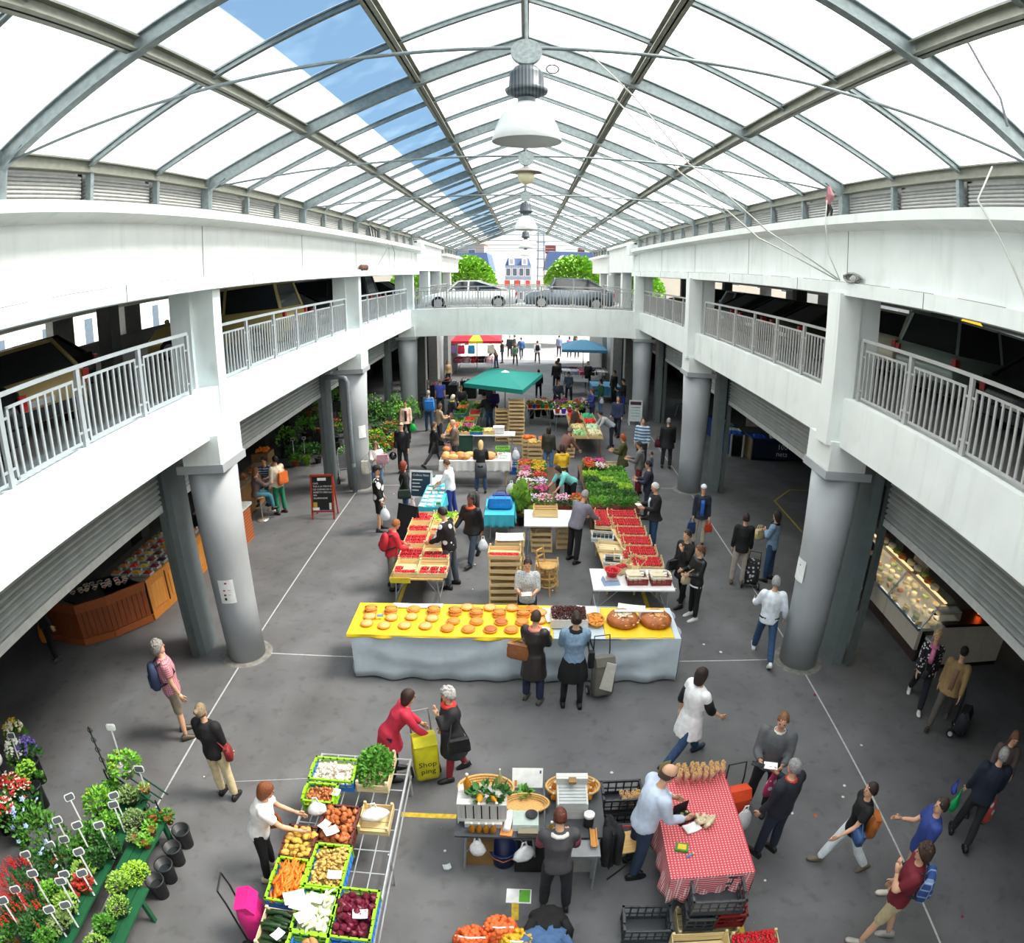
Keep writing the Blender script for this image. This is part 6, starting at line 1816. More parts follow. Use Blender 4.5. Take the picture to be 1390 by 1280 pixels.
for k in range(4):
    c = V((-6.0 - k * .09, 5.55 + k * .09, .8 + k * .1))
    ob('scroll', MB().tube([c + V((.06 * math.cos(a * .5) * (1 - a / 22), 0, .07 * math.sin(a * .5) * (1 - a / 22))) for a in range(16)], .007, 5).mesh('scroll', IRON), t)
plant('green plant with yellow flowers in a zinc tub on the iron stand', (-5.45, 5.42, .74), .24, .22, .16, .16, .08, 260, 1, mat('#b9bab8', .5, metal=.3), None, '#e0c01c', 14, .018)
plant('small clay pot on the end of the iron stand', (-4.98, 5.15, .74), .07, .08, .07, .09, .05, 40, 3)
tagstick('tall blank price tag over the zinc tub', (-5.55, 5.5, .9), 10, .5, black=False, tilt=-10)
tagstick('small slate price tag on the clay pot', (-4.95, 5.12, .8), 10, .3, tilt=-10)
# bouquets in buckets at the left edge
BQ = [(-8.35, 5.9, '#e6e2c8', '#d8b81c', 'bouquet with yellow and white lilies at the back'), (-7.95, 5.45, '#f2f0e6', '#ffffff', 'bouquet of white roses at the left edge'), (-7.75, 5.55, '#6a4fb0', '#8a6fd0', 'bouquet of purple flowers at the left edge'),
      (-7.35, 5.05, '#8fc83a', '#a8d84a', 'bright green bouquet at the left edge'), (-7.5, 4.72, '#c8342a', '#e8dccc', 'red and cream bouquet, larger one'), (-7.2, 4.66, '#d8483a', '#f0d8c8', 'red and cream bouquet, right one'), (-7.25, 4.22, '#d2383a', '#f2e0d4', 'red and cream bouquet, lower one'), (-7.75, 4.3, '#f2efe8', '#ffffff', 'white bouquet cut by the left edge')]
for i, (x, y, c1, c2, lb) in enumerate(BQ):
    t = thing('bouquet', lb, 'flowers', (x, y, 0), 0, 'bouquets in black buckets')
    ob('bucket', MB().lathe([(.1, 0), (.13, .42), (.14, .42), (.14, .44), (.11, .44)], 16).mesh('b', BPOT, True), t)
    ob('foliage', foliage(150, .2, .2, .35, .09, GR[i % 3], 60 + i, .7, .45), t)['kind'] = 'stuff'
    ob('blossoms', blossoms(44, .2, .2, .68, .036, mat(c1, .6, var=.2, name='petal'), 70 + i, .18), t)['kind'] = 'stuff'
    ob('filler_blossoms', blossoms(26, .2, .2, .7, .026, mat(c2, .6, var=.15, name='petal'), 80 + i, .18), t)['kind'] = 'stuff'
tagstick('slate price tag among the bouquets', (-7.6, 5.2, .8), 20, .34, tilt=-15)
tagstick('slate price tag among the red bouquets', (-7.65, 4.4, .8), 20, .3, tilt=-15)
t = thing('parasol_lamp', 'white globe lamp among the bouquets', 'lamp', (-7.9, 4.95, 0))
ob('pole', MB().tube([(0, 0, 0), (0, 0, .85)], .015, 8).mesh('p', IRON), t); ob('globe', MB().ball((0, 0, .93), .12, 16).mesh('g', mat('#f0f0ee', .4), True), t)
# ================================================================ spice counter, left bay
VARN = wood('#8a4620', 'Z', 1.4); HONEY = wood('#c47f34', 'Z')
t = thing('spice_counter', 'varnished wooden spice counter curving under the left shutter', 'counter', (0, 0, 0))
CP = [(-10.6, 9.75), (-9.37, 9.62), (-8.75, 10.05), (-8.12, 10.8)]
q = MB()
for i in range(len(CP) - 1):
    (x0, y0), (x1, y1) = CP[i], CP[i + 1]
    L = math.hypot(x1 - x0, y1 - y0); d = V((x1 - x0, y1 - y0, 0)) / L; nrm = V((d.y, -d.x, 0))
    n = max(3, int(L / .11))
    for k in range(n):
        a = V((x0, y0, 0)) + d * (L * k / n + .005); b = V((x0, y0, 0)) + d * (L * (k + 1) / n - .008)
        ob('tongue_board', MB().bar(a + V((0, 0, .5)), b + V((0, 0, .5)), .03, .62).mesh('board', VARN), t)
    for zz, hh in ((.1, .16), (.9, .2)):
        ob('moulding', MB().bar(V((x0, y0, zz)) + nrm * .012, V((x1, y1, zz)) + nrm * .012, .05, hh).mesh('m', wood('#9a5226', 'X')), t)
HP = [(-8.12, 10.85), (-8.02, 11.55), (-7.98, 12.31), (-7.95, 12.95), (-7.95, 13.9)]
for (x0, y0), (x1, y1) in zip(HP, HP[1:]):
    ob('door_panel', MB().bar((x0, y0 + .03, .52), (x1, y1 - .03, .52), .03, .78).mesh('p', HONEY), t)
    ob('door_inset', MB().bar((x0 + .02, y0 + .14, .52), (x1 + .02, y1 - .14, .52), .03, .56).mesh('p', wood('#d08c3c', 'Z')), t)
    ob('plinth', MB().bar((x0, y0, .08), (x1, y1, .08), .07, .14).mesh('p', HONEY), t)
    ob('top_rail', MB().bar((x0, y0, .94), (x1, y1, .94), .06, .08).mesh('p', HONEY), t)
ob('counter_top', MB().prism([(-8.1, 10.85), (-7.94, 12.3), (-7.92, 13.9), (-9.6, 13.9), (-9.6, 11.0), (-8.75, 10.1)][::-1], 'Z', .93, .965).mesh('top', mat('#6a665c', .4)), t)
SPC = ['#a0301c', '#c8942a', '#8a2a1c', '#b06a2a', '#6a1f26', '#c9b04a', '#d3331f', '#d08a4a', '#2a1c1a', '#7a2a22', '#b88a3a', '#8f9a4a', '#c06a4a', '#5a3a22', '#d8a85a', '#a84a2a']
rr = random.Random(3)
names = 'red paprika,yellow curry,dark chilli,brown cumin,deep red sumac,olive mix,bright red pepper,orange mix,black pepper,maroon berries,ochre turmeric,green herbs,pink peppercorn,brown cloves,golden ginger,rust masala'.split(',')
tray = MB().box(-.13, .13, -.1, .1, 0, .06).mesh('tray', mat('#b9bdb9', .3, alpha=.85))
for r_ in range(8):
    for c_ in range(4):
        x, y = -8.2 - c_ * .3 - .03 * r_ * 0, 11.15 + r_ * .34
        if r_ == 0 and c_ < 0: continue
        k = (r_ * 4 + c_) % 16
        o = tag(ob('spice_tray', tray, None, (x, y, .968)), f'clear tray of {names[k]} in spice row {("one","two","three","four","five","six","seven","eight")[r_]}', 'spice tray', 'spice trays')
        ob('spice', MB().loft([[(-.12, -.09, .055), (.12, -.09, .055), (.12, .09, .055), (-.12, .09, .055)], [(-.04, -.03, .1), (.05, -.03, .1), (.04, .03, .1), (-.05, .03, .1)]]).mesh('s', mat(SPC[k], .9, var=.25, scale=60, bump=.3, bscale=150)), o)
        ob('tag', MB().lathe([(.032, 0), (.032, .004)], 10).mesh('t', PAPER), o, (.1, .08, .1), rot=(R(50), 0, 0))
bowlm = MB().lathe([(.03, 0), (.07, .05), (.075, .055), (.065, .05), (.03, .012)], 14).mesh('bowl', mat('#d8d8d6', .3), True)
for i in range(22):
    a = i / 22
    x, y = -9.75 + 1.25 * a + rr.uniform(-.05, .05), 10.15 + .6 * a + (i % 3) * .16
    o = tag(ob('spice_bowl', bowlm, None, (x, y, .968)), 'small white bowl on the curved end of the spice counter', 'bowl', 'white bowls of the spice counter')
    ob('contents', MB().ball((0, 0, .03), (.055, .055, .025), 8).mesh('c', mat(SPC[(i * 5) % 16], .8), True), o)
ob('end_shelf', MB().prism([(-9.9, 9.9), (-9.3, 9.75), (-8.7, 10.1), (-8.2, 10.8), (-9.2, 11.1), (-9.9, 10.8)], 'Z', .93, .965).mesh('top', mat('#2c2a28', .4)), t)
# ================================================================ cafe bar, left bay two
t = thing('cafe_bar', 'tan cafe bar counter behind the nearest left column', 'counter', (0, 0, 0))
for i in range(6):
    ob('front_panel', MB().box(-8.25, -8.2, 14.6 + i * .75, 14.6 + i * .75 + .73, 0, 1.02).mesh('p', wood('#b98a5a', 'Z')), t)
ob('bar_top', MB().box(-8.75, -8.1, 14.6, 19.1, 1.02, 1.07).mesh('top', mat('#a9927a', .35)), t)
ob('brick_base', MB().box(-7.9, -7.4, 14.7, 15.5, 0, .95).mesh('bb', mat('#b0602f', .8, pat='hstripe', c2='#8a4a26', ps=12)), t)
ob('stone_shelf', MB().box(-7.95, -7.35, 14.65, 15.55, .95, 1.02).mesh('ss', mat('#c9ccc8', .5)), t)
ORA = MB().ball((0, 0, 0), .045, 10).mesh('orange', mat('#f08018', .45, var=.1, scale=60, bump=.1, name='orange peel'), True)
for i in range(14):
    tag(ob('orange', ORA, None, (-7.8 + (i % 4) * .085, 14.85 + (i // 4 % 3) * .085 + .04 * (i // 12), 1.065 + (i // 12) * .07)), 'orange on the stone shelf by the nearest left column', 'orange', 'oranges on the shelf')
for i in range(24):
    tag(ob('orange', ORA, None, (-8.75 + (i % 5) * .09, 19.4 + (i // 5) * .09, 1.36 + .02 * (i % 3))), 'orange in the pile behind the cafe customers', 'orange', 'oranges behind the bar')
cbox('wooden box stand carrying the orange pile', -8.6, 19.58, 0, .6, .6, 1.3, '#8a6a3e', name='box_stand')
dish = MB().lathe([(.06, 0), (.14, .03), (.15, .04), (.12, .035)], 16).mesh('dish', mat('#c8a878', .4), True)
for i in range(9):
    o = tag(ob('dish', dish, None, (-8.55 + (i % 2) * .2, 15.7 + i * .33, 1.07)), 'dish of pastries on the cafe bar, number %s from the column' % 'one two three four five six seven eight nine'.split()[i], 'dish', 'dishes on the cafe bar')
    ob('pastry', heap(10, .16, .16, .03, .07, .035, mat(('#b0622a', '#c99a4a', '#8a4a2a')[i % 3], .7, var=.25), i, seg=6), o)['kind'] = 'stuff'
for i, (x, y) in enumerate(((-7.63, 16.75), (-7.6, 17.6))):
    t = thing('bar_stool', 'round bar stool at the cafe, ' + ('nearer one' if i == 0 else 'farther one'), 'stool', (x, y, 0))
    ob('base', MB().lathe([(.2, 0), (.2, .015), (.05, .04)], 20).mesh('b', mat('#b9b5ac', .35, metal=.4), True), t)
    ob('stem', MB().tube([(0, 0, .03), (0, 0, .68)], .025, 10).mesh('s', mat('#a9a59c', .35, metal=.4), True), t)
    ob('seat', MB().lathe([(.15, .68), (.18, .7), (.18, .735), (.15, .75)], 20).mesh('seat', wood('#a87448'), True), t)
tA, bd = easel('red-framed chalkboard menu standing on the floor', (-5.7, 16.72, 0), .7, 1.3, 0, wood('#a83a1c', 'Z'), mat('#15181b', .7, name='slate'))
CH = mat('#d9dcd8', .8)
o = ob('brand_plate', MB().box(-.13, .13, -.012, -.008, 1.12, 1.2).mesh('bp', PAPER), bd)
for i, s_ in enumerate(('CAFE', 'THE A LA MENTHE', 'LES CORNES DE G.', 'ASSIETTE GRECQUE', 'VIN', 'SALAMANDRE')):
    text(s_, .068, CH, 'lettering', bd, (-.27, -.0095, 1.02 - i * .085), (PI / 2, 0, 0), 'LEFT')
ob('drawn_pineapple', MB().box(-.28, -.16, -.011, -.008, .34, .5).mesh('d', mat('#b9a03a')), bd); ob('drawn_bowl', MB().box(-.3, -.1, -.011, -.008, .27, .35).mesh('d', PAPER), bd); ob('drawn_bottle', MB().box(.2, .27, -.011, -.008, .29, .48).mesh('d', mat('#cfd6c0')), bd); ob('drawn_line', MB().box(-.3, .3, -.0105, -.008, .26, .275).mesh('d', mat('#6a7ac8')), bd)
# ================================================================ plant shop, left bays two and three
rr = random.Random(12)
k = 0
WORDS = 'dark laurel,olive standard,small fern,broad hosta,tall bamboo,cream daisy,ivy,lavender,box ball,fig,orange marigold,palm,white petunia,myrtle,jasmine,geranium,sage,camellia,maple,privet,yellow primula,viburnum,lemon tree,photinia,fuchsia,heather,aster,pink azalea,azalea,begonia,verbena,lobelia,pansy,dahlia,zinnia,gazania,mint'.split(',')
for (x, y, z, r, h, g, fc) in ((-8.7, 22.7, 0, .3, .5, 2, None), (-8.2, 22.9, 0, .35, .5, 0, None), (-7.6, 22.4, 0, .38, .6, 2, None), (-8.4, 22.1, 0, .2, .3, 0, None), (-9.2, 23.4, .3, .4, .8, 1, None), (-8.6, 24.0, .6, .4, .8, 1, None), (-7.9, 23.8, .8, .4, .9, 0, '#e07a2a'), (-7.2, 23.6, .5, .4, .7, 0, '#d8501c'), (-9.6, 24.6, 1., .45, .9, 2, None), (-8.8, 25.2, 1.2, .5, .9, 1, '#f0e8d0'), (-7.8, 25.0, 1.4, .5, .9, 0, '#e0682a'), (-6.9, 24.8, .9, .4, .8, 1, '#c8382a'),
                            (-6.1, 23.2, .1, .35, .3, 1, '#e8821c'), (-5.7, 23.8, .1, .35, .3, 0, '#d8321c'), (-6.5, 22.6, .1, .35, .3, 0, '#f2f0ea'), (-5.9, 24.6, .1, .4, .4, 1, '#e8c81c'), (-5.5, 25.4, .1, .4, .5, 0, '#e0501c'), (-6.3, 25.3, .2, .45, .8, 2, None), (-5.8, 26.3, .1, .45, 1.3, 0, None), (-5.2, 26.9, .1, .4, 1.2, 1, None), (-6.4, 26.8, .1, .5, 1.5, 0, None), (-5.6, 27.6, .1, .4, 1.4, 0, None), (-4.95, 27.9, .1, .35, 1.1, 1, None),
                            (-7.0, 26.2, 1.3, .5, .6, 1, '#e0c81c'), (-7.6, 27.2, 1.5, .5, .7, 0, '#d8321c'), (-5.35, 22.6, .05, .28, .25, 0, '#f0f0f0'), (-5.3, 23.2, .05, .28, .25, 1, '#d83a2a'), (-5.15, 24.0, .05, .3, .25, 0, '#e8a01c'), (-5.05, 24.6, .05, .3, .25, 1, '#d8321c')):
    plant(f'{WORDS[k]} plant massed in the plant shop on the left', (x, y, z), r, h, .14, .22, .1, 260, g, BPOT if k % 3 else POT, None, fc, 34, .035, group='plants of the plant shop')
    if z > .25:
        cbox(f'dark stand under the {WORDS[k]} plant', x, y, 0, .4, .4, z - .01, '#2a2a26', name='plant_stand')
    k += 1
plant('small lime green pot plant by the plant shop', (-8.0, 22.25, 0), .12, .14, .13, .3, .06, 80, 5, mat('#8ac81c', .4))
for i, (x, y) in enumerate(((-8.4, 22.0), (-8.0, 22.1))):
    tagstick('price tag in front of the plant shop, ' + ('left one' if i == 0 else 'right one'), (x, y, .5), 0, .5, tilt=-5)
t = thing('pushchair', 'grey pushchair beside the second left column', 'pushchair', (-5.95, 20.3, 0), R(20))
ob('frame', MB().tube([(-.25, -.3, .12), (-.22, .2, .9), (-.2, .35, 1.0), (.2, .35, 1.0), (.22, .2, .9), (.25, -.3, .12)], .014, 6).tube([(-.25, .3, .12), (-.22, -.1, .6)], .014, 6).tube([(.25, .3, .12), (.22, -.1, .6)], .014, 6).mesh('f', TUBE), t)
ob('seat_fabric', MB().loft([[(-.2, -.2, .45), (.2, -.2, .45), (.2, -.2, .42), (-.2, -.2, .42)], [(-.2, .12, .4), (.2, .12, .4), (.2, .12, .36), (-.2, .12, .36)], [(-.2, .26, .85), (.2, .26, .85), (.2, .29, .84), (-.2, .29, .84)]]).mesh('s', mat('#55585c', .8)), t)
for sx in (-1, 1):
    for sy in (-1, 1):
        ob('wheel', MB().tube([(sx * .25 - .02, sy * .3, .12), (sx * .25 + .02, sy * .3, .12)], .12, 16).mesh('w', BLACK), t)
# ================================================================ bread and tart table
table('long trestle table under the pale blue cloth', -2.85, 2.6, 9.28, 10.22, .86, PINE)
cloth('pale blue-white cloth of the long bread table', -2.93, 2.68, 9.2, 10.27, .87, .84, mat('#c3d0d8', .75, var=.04, name='pale blue cloth'), 9, .03, swag=True)
YC = mat('#f0c81e', .5, var=.05, name='yellow oilcloth')
cloth('long yellow oilcloth under the tarts', -3.0, .5, 9.2, 10.3, .884, .06, YC, 6, .015)
cloth('yellow oilcloth under the big brioches', 1.38, 2.56, 9.22, 10.24, .884, .03, YC, 4, .01)
TARTM = mat('#d88a35', .55, var=.22, scale=35, bump=.3, bscale=60, name='golden crust'); TARTD = mat('#b5622a', .5, var=.2, scale=30, name='dark glaze')
def tartmesh(r, top, dome=.02):
    q = MB(); q.lathe([(r * .86, 0), (r, .03), (r * .98, .04), (r * .88, .036)], 20); return q.mesh('crust', TARTM, True), MB().lathe([(r * .9, .03), (r * .7, .036 + dome), (r * .2, .04 + dome), (.002, .04 + dome)], 20).mesh('filling', top, True)


T1, T2, T3 = tartmesh(.125, TARTM), tartmesh(.12, mat('#e0a866', .5, var=.15, scale=25, name='pale crust'), .01), tartmesh(.125, TARTD)
def tart(x, y, z, v_, cut=False, n=''):
    me, fl = (T1, T2, T3)[v_]
    o = tag(ob('tart', me, None, (x, y, z), rz=x * 9), n or 'round golden tart on the yellow oilcloth', 'tart', 'tarts on the yellow oilcloth')
    ob('filling', fl, o)
    if cut: ob('cut_line', MB().box(-.11, .11, -.004, .004, .035, .062).mesh('cut', mat('#5a2f14', .7)), o, rot=(0, 0, -x * 9))


Z0 = .893
for x, y in ((-2.72, 9.98), (-2.35, 9.98), (-1.58, 10.0), (-1.2, 9.98), (-.82, 9.94), (-.42, 9.93), (0.0, 9.93)):
    tart(x, y - .03, Z0, 0); tart(x, y, Z0 + .045, 0, True, 'split golden cake stacked two high on the yellow oilcloth')
for i, (x, y) in enumerate(((-2.7, 9.52), (-2.38, 9.46), (-2.02, 9.48), (-1.66, 9.48), (-1.28, 9.42), (-.92, 9.4), (-.55, 9.4), (-.2, 9.4), (.16, 9.4), (-2.7, 9.76), (-2.3, 9.74), (-1.95, 9.78), (-1.58, 9.74), (-1.2, 9.66), (-.8, 9.66), (-.38, 9.66), (-.02, 9.66), (.28, 9.72), (.3, 10.0), (-1.0, 10.15), (-.6, 10.15), (-.2, 10.15), (.16, 10.12), (-1.95, 10.05))):
    tart(x, y, Z0, (1, 1, 1, 1, 0, 0, 2, 0, 1)[i % 9])
for i, (x, y, w_, d, rz) in enumerate(((.62, 9.95, .5, .5, 8), (1.12, 10.1, .36, .3, -4), (-1.9, 10.18, .9, .14, 0), (1.95, 10.2, .5, .2, -12))):
    sheet('white paper sheets on the bread table, ' + ('pile left of the cherries', 'behind the fruit basket', 'along the back edge', 'behind the brioches')[i], (x, y, .9 + .004 * i), w_, d, rz, PAPER, .012, curl=.01)
t = crate('lined crate heaped with dark cherries', (.98 - .2, 9.75, .885), .62, .5, .16, 0, '#c9b6a0', 1, 'crates on the bread table')
o = ob('cherries', heap(620, .58, .46, .13, .25, .017, mat('#4a1712', .3, var=.4, scale=20, name='cherry'), 5, seg=5), t); o['kind'] = 'stuff'
ob('paper_lining', MB().box(-.32, .32, -.265, -.252, .02, .18).mesh('pl', mat('#dcd8d2', .8)), t)
t = wicker('tray of orange crisps between cherries and brioches', 1.25, 9.72, .885, .15, .22, .06, '#e0a040')
ob('crisps', heap(60, .22, .34, .05, .1, .035, mat('#e8922a', .5, var=.2), 9, (1, .7, .4)), t)['kind'] = 'stuff'
for i, x in enumerate((1.73, 2.31)):
    t = thing('brioche', 'huge round sugared brioche, ' + ('left one' if i == 0 else 'right one'), 'bread', (x, 9.72, .888))
    q = MB()
    q.lathe([(.24, 0), (.285, .04), (.285, .09), (.25, .14), (.16, .165), (.05, .15), (.002, .148)], 30)
    ob('loaf', noisy(q, .005, i).mesh('loaf', mat('#a8602a', .5, var=.3, scale=10, bump=.5, bscale=30, name='brioche crust'), True), t)
    q = MB(); rr = random.Random(i)
    for k in range(110):
        a, r_ = rr.uniform(0, 6.28), .27 * math.sqrt(rr.random())
        q.ball((r_ * math.cos(a), r_ * math.sin(a), .155 - .6 * max(0, r_ - .16)), (rr.uniform(.02, .045), rr.uniform(.02, .04), .012), 6)
    ob('sugar_topping', q.mesh('sugar', mat('#ead2b4' if i == 0 else '#dda868', .5, var=.3, scale=40, bump=.4), True), t)['kind'] = 'stuff'
t = thing('sign_strip', 'long white sign strip lying across the brioches', 'sign', (2.03, 9.8, 1.07))
ob('strip', MB().box(-.45, .42, -.035, .035, 0, .012).mesh('s', PAPER), t); ob('bracket', MB().box(-.02, .02, -.02, .02, -.18, 0).mesh('b', PAPER), t)
t = thing('price_tag', 'black price tag on the left brioche', 'price tag', (1.72, 9.62, 1.05)); t.rotation_euler = (R(-35), 0, .3)
ob('plate', MB().box(-.06, .06, -.03, .03, 0, .006).mesh('p', mat('#2a3038')), t); ob('figure', MB().box(-.03, .03, -.012, .012, .006, .008).mesh('f', mat('#8a94a0')), t)
sheet('small blue tag among the tarts', (-2.5, 9.72, .96), .12, .07, 10, mat('#5a7ab0'), .01, 'price_tag', 0, 'price tag')
# ================================================================ strawberry table, left
table('strawberry table on metal legs, left side', -2.72, -1.62, 11.62, 15.15, .72, wood('#c9a868', 'Y'))
GRID = [(-2.47, 14.85, .5, .56), (-2.47, 14.2, .5, .6), (-2.44, 13.5, .5, .66), (-2.42, 12.75, .5, .7), (-2.4, 12.0, .5, .64), (-1.93, 14.85, .5, .56), (-1.92, 14.2, .52, .6), (-1.9, 13.5, .54, .64), (-1.88, 12.72, .6, .72), (-1.86, 11.98, .62, .62)]
for i, (x, y, w_, d) in enumerate(GRID):
    nm = ('far', 'second', 'middle', 'fourth', 'near')[i % 5] + (' left' if i < 5 else ' right')
    z = .725 + (.03 if i in (8,) else 0)
    crate(f'shallow crate on the left strawberry table, {nm}', (x, y, z), w_, d, .13, 0, '#e2c894', 2, 'crates on the strawberry table')
    if i == 5:
        tag(ob('green_beans', foliage(420, .22, .25, .06, .09, GR[5], 4, -.3, .05, dome=False), None, (x, y, z)), 'heap of pale green beans on the strawberry table', 'beans', None, 'stuff')
        continue
    pat = {0: 8, 1: 6, 2: 9, 3: 9, 4: 4, 6: 3, 7: 7, 8: 6, 9: 6}[i]
    for k in range(pat):
        cx, cy = k % 3, k // 3
        punnet(None, x - .16 + cx * .16 * (w_ / .5), y - d / 2 + .1 + cy * .17, z + .03, f'red strawberry punnet in the {nm} crate of the left table', 'punnets on the left strawberry table', PI / 2 if w_ > .7 else 0, 1 + (k % 5 == 0), .95)
tag(ob('edge_board', MB().box(-.42, .0, -.008, .008, -.06, .06).mesh('h', mat('#d8c02a', .6)), None, (-2.28, 11.6, .7)), 'yellow edge board on the near end of the strawberry table', 'board')
carrier('white carrier bag on the left strawberry table', (-1.88, 13.0, 1.2), '#e3e9f4', (.24, .24), 0)
tB, bd = easel('black chalkboard leaning behind the strawberry table', (-3.0, 14.6, 0), .6, 1.15, -30, BLACK, mat('#1c1f22', .7), tilt=-16)
# ================================================================ turquoise table
TQ = mat('#3fb6cc', .7, var=.06, name='turquoise cloth')
table('table under the turquoise cloth', -2.68, -2.14, 15.65, 17.45, .76, PINE)
cloth('turquoise cloth on the leaflet table', -2.73, -2.1, 15.6, 17.5, .77, .3, TQ, 4, .02)
rr = random.Random(8)
for i in range(16):
    x, y = -2.62 + (i % 3) * .19, 15.72 + (i // 3) * .32
    t = sheet(f'flat product packet on the turquoise table, row {("one", "two", "three", "four", "five", "six")[i // 3]} from the front, ' + ('left', 'middle', 'right')[i % 3], (x + rr.uniform(-.02, .02), y, .783), .15, rr.uniform(.14, .24), rr.uniform(-12, 12), mat(('#eef0ec', '#d9e4e4', '#e8e2c8', '#b9d8dc', '#eadfd8')[i % 5], .6, pat='dots', c2=('#8aa0a8', '#4a9a70', '#c09a6a', '#6a7a9a', '#b07a6a')[i % 5], ps=30), .02, 'packet', 0, 'packet')
t = thing('price_tag', 'small green price card at the front of the turquoise table', 'price tag', (-2.2, 15.66, .786)); ob('card', MB().box(-.06, .06, -.02, .02, 0, .09).mesh('c', mat('#3f9a6a')), t); ob('band', MB().box(-.05, .05, -.022, -.02, .02, .04).mesh('c', PAPER), t)
tC, bd = easel('white-framed chalkboard standing at the turquoise table', (-2.95, 17.3, .25), .66, .95, -8, mat('#e6e9ea', .5), mat('#1d3a4e', .7), tilt=-14)
text('Collines Noix', .085, CH, 'lettering', bd, (0, -.0095, .78), (PI / 2, 0, 0))
for i in range(4): ob('chalk_line', MB().box(-.25, -.25 + (.3, .22, .26, .2)[i], -.0095, -.0082, .66 - i * .1, .69 - i * .1).mesh('cl', CH), bd)
sheet('white printed bag at the end of the turquoise table', (-2.4, 17.3, .95), .34, .3, 0, mat('#e9efef', .6, pat='dots', c2='#3a6a6a', ps=5), .02, 'printed_bag', 0, 'bag', (R(45), 0))
# ================================================================ bag table and folded chairs
table('small table under the turquoise bag cloth', -.95, -.3, 15.3, 16.35, .7, BLACK)
cloth('turquoise cloth under the blue bags', -1.0, -.25, 15.2, 16.4, .715, .32, TQ, 4, .03)
handbag('large bright blue shopping bag on the turquoise cloth', (-.62, 15.7, 1.02), '#1f86d6', (.62, .3, .28), 0, name='shopping_bag')
handbag('purple bag on the turquoise cloth', (-.6, 16.15, .95), '#3d2a6a', (.5, .2, .22), 0, name='shopping_bag')
carrier('pale bag behind the blue bags', (-.35, 16.5, 1.2), '#d8d8d4', (.3, .34), 0)
handbag('tan straw bag behind the turquoise table', (-.12, 16.75, .8), '#c89a68', (.36, .26, .42), 0, name='straw_bag')
drape('dark coat hung beside the turquoise bag table', -1.3, 15.9, 1.02, .09, .16, .8, '#3a3836', 12, 'coat')
t = thing('coat_rack', 'pale blue folding rack under the dark coat', 'rack', (-1.28, 15.9, 0))
for sy in (-1, 1):
    ob('leg', MB().tube([(-.12, sy * .2, 0), (.04, sy * .12, 1.05)], .014, 6).mesh('l', mat('#7fb0c8', .4)), t); ob('leg', MB().tube([(.2, sy * .2, 0), (.0, sy * .12, 1.05)], .014, 6).mesh('l', mat('#7fb0c8', .4)), t)
# ================================================================ white table with crates
table('white folding table with an empty crate', 0, 1.2, 14.36, 15.45, .78)
crate('empty wooden crate on the white folding table', (.52, 15.1, .785), .6, .4, .2, 0, '#e0c48c', 3, 'crates at the white table')
stack('the pile under the white table, left', .42, 14.75, 4, .52, .4, .14, group='crates under the white table')
stack('the pile under the white table, right', 1.0, 14.95, 4, .4, .34, .14, group='crates under the white table')
stack('the tall pile facing the bread table', -.38, 11.78, 9, .64, .46, .145, group='tall crate pile')
for i in range(5): punnet(None, -.62 + i * .12, 11.72, 1.2 - .02, 'red strawberry punnet on the tall crate pile', 'punnets on the tall pile', PI / 2, 1, .95)
stack('the pile behind the tall pile', -.3, 12.4, 9, .6, .42, .145, group='pile behind the tall pile')
sheet('white cloth over the crate pile', (-.3, 12.4, 1.31), .56, .38, 3, PAPER, .02, 'cloth', .01, 'cloth')
stack('the low pile behind the stool', .5, 12.95, 4, .5, .4, .13, group='low crate pile')
crate('crate of cherries beside the woman vendor', (.42, 11.05, 0), .4, .34, .14, 0, '#7a2a24', 1, 'low crate pile')
# stool chair
BENT = wood('#c99c56', 'Z')
t = thing('bar_chair', 'high round-seated bentwood chair', 'chair', (.5, 12.5, 0), R(60))
ob('seat', MB().lathe([(.16, .6), (.19, .62), (.19, .64), (.16, .655)], 24).mesh('seat', BENT, True), t)
for a in range(4):
    an = PI / 4 + a * PI / 2
    ob('leg', MB().tube([(.22 * math.cos(an), .22 * math.sin(an), 0), (.13 * math.cos(an), .13 * math.sin(an), .61)], .017, 8).mesh('leg', BENT), t)
for z, r_ in ((.2, .195), (.38, .17)):
    ob('ring', MB().tube([(r_ * math.cos(a * PI / 10), r_ * math.sin(a * PI / 10), z) for a in range(21)], .012, 6).mesh('ring', BENT), t)
for sx in (-1, 1):
    ob('back_post', MB().tube([(sx * .13, .13, .62), (sx * .15, .2, 1.0)], .015, 8).mesh('bp', BENT), t)
for z in (.8, .94):
    ob('back_rail', MB().tube([(-.15, .17 + (z - .62) * .12, z), (0, .2 + (z - .62) * .12, z), (.15, .17 + (z - .62) * .12, z)], .02, 6).mesh('br', BENT), t)
# ================================================================ strawberry stand, right
t = thing('sloping_stand', 'sloping wooden stand under the strawberry trays', 'stand', (0, 0, 0))
def quad(nm, pts, z, th=.03, m=None): ob(nm, MB().prism(pts, 'Z', z - th, z).mesh('q', m or PINE_Y), t)


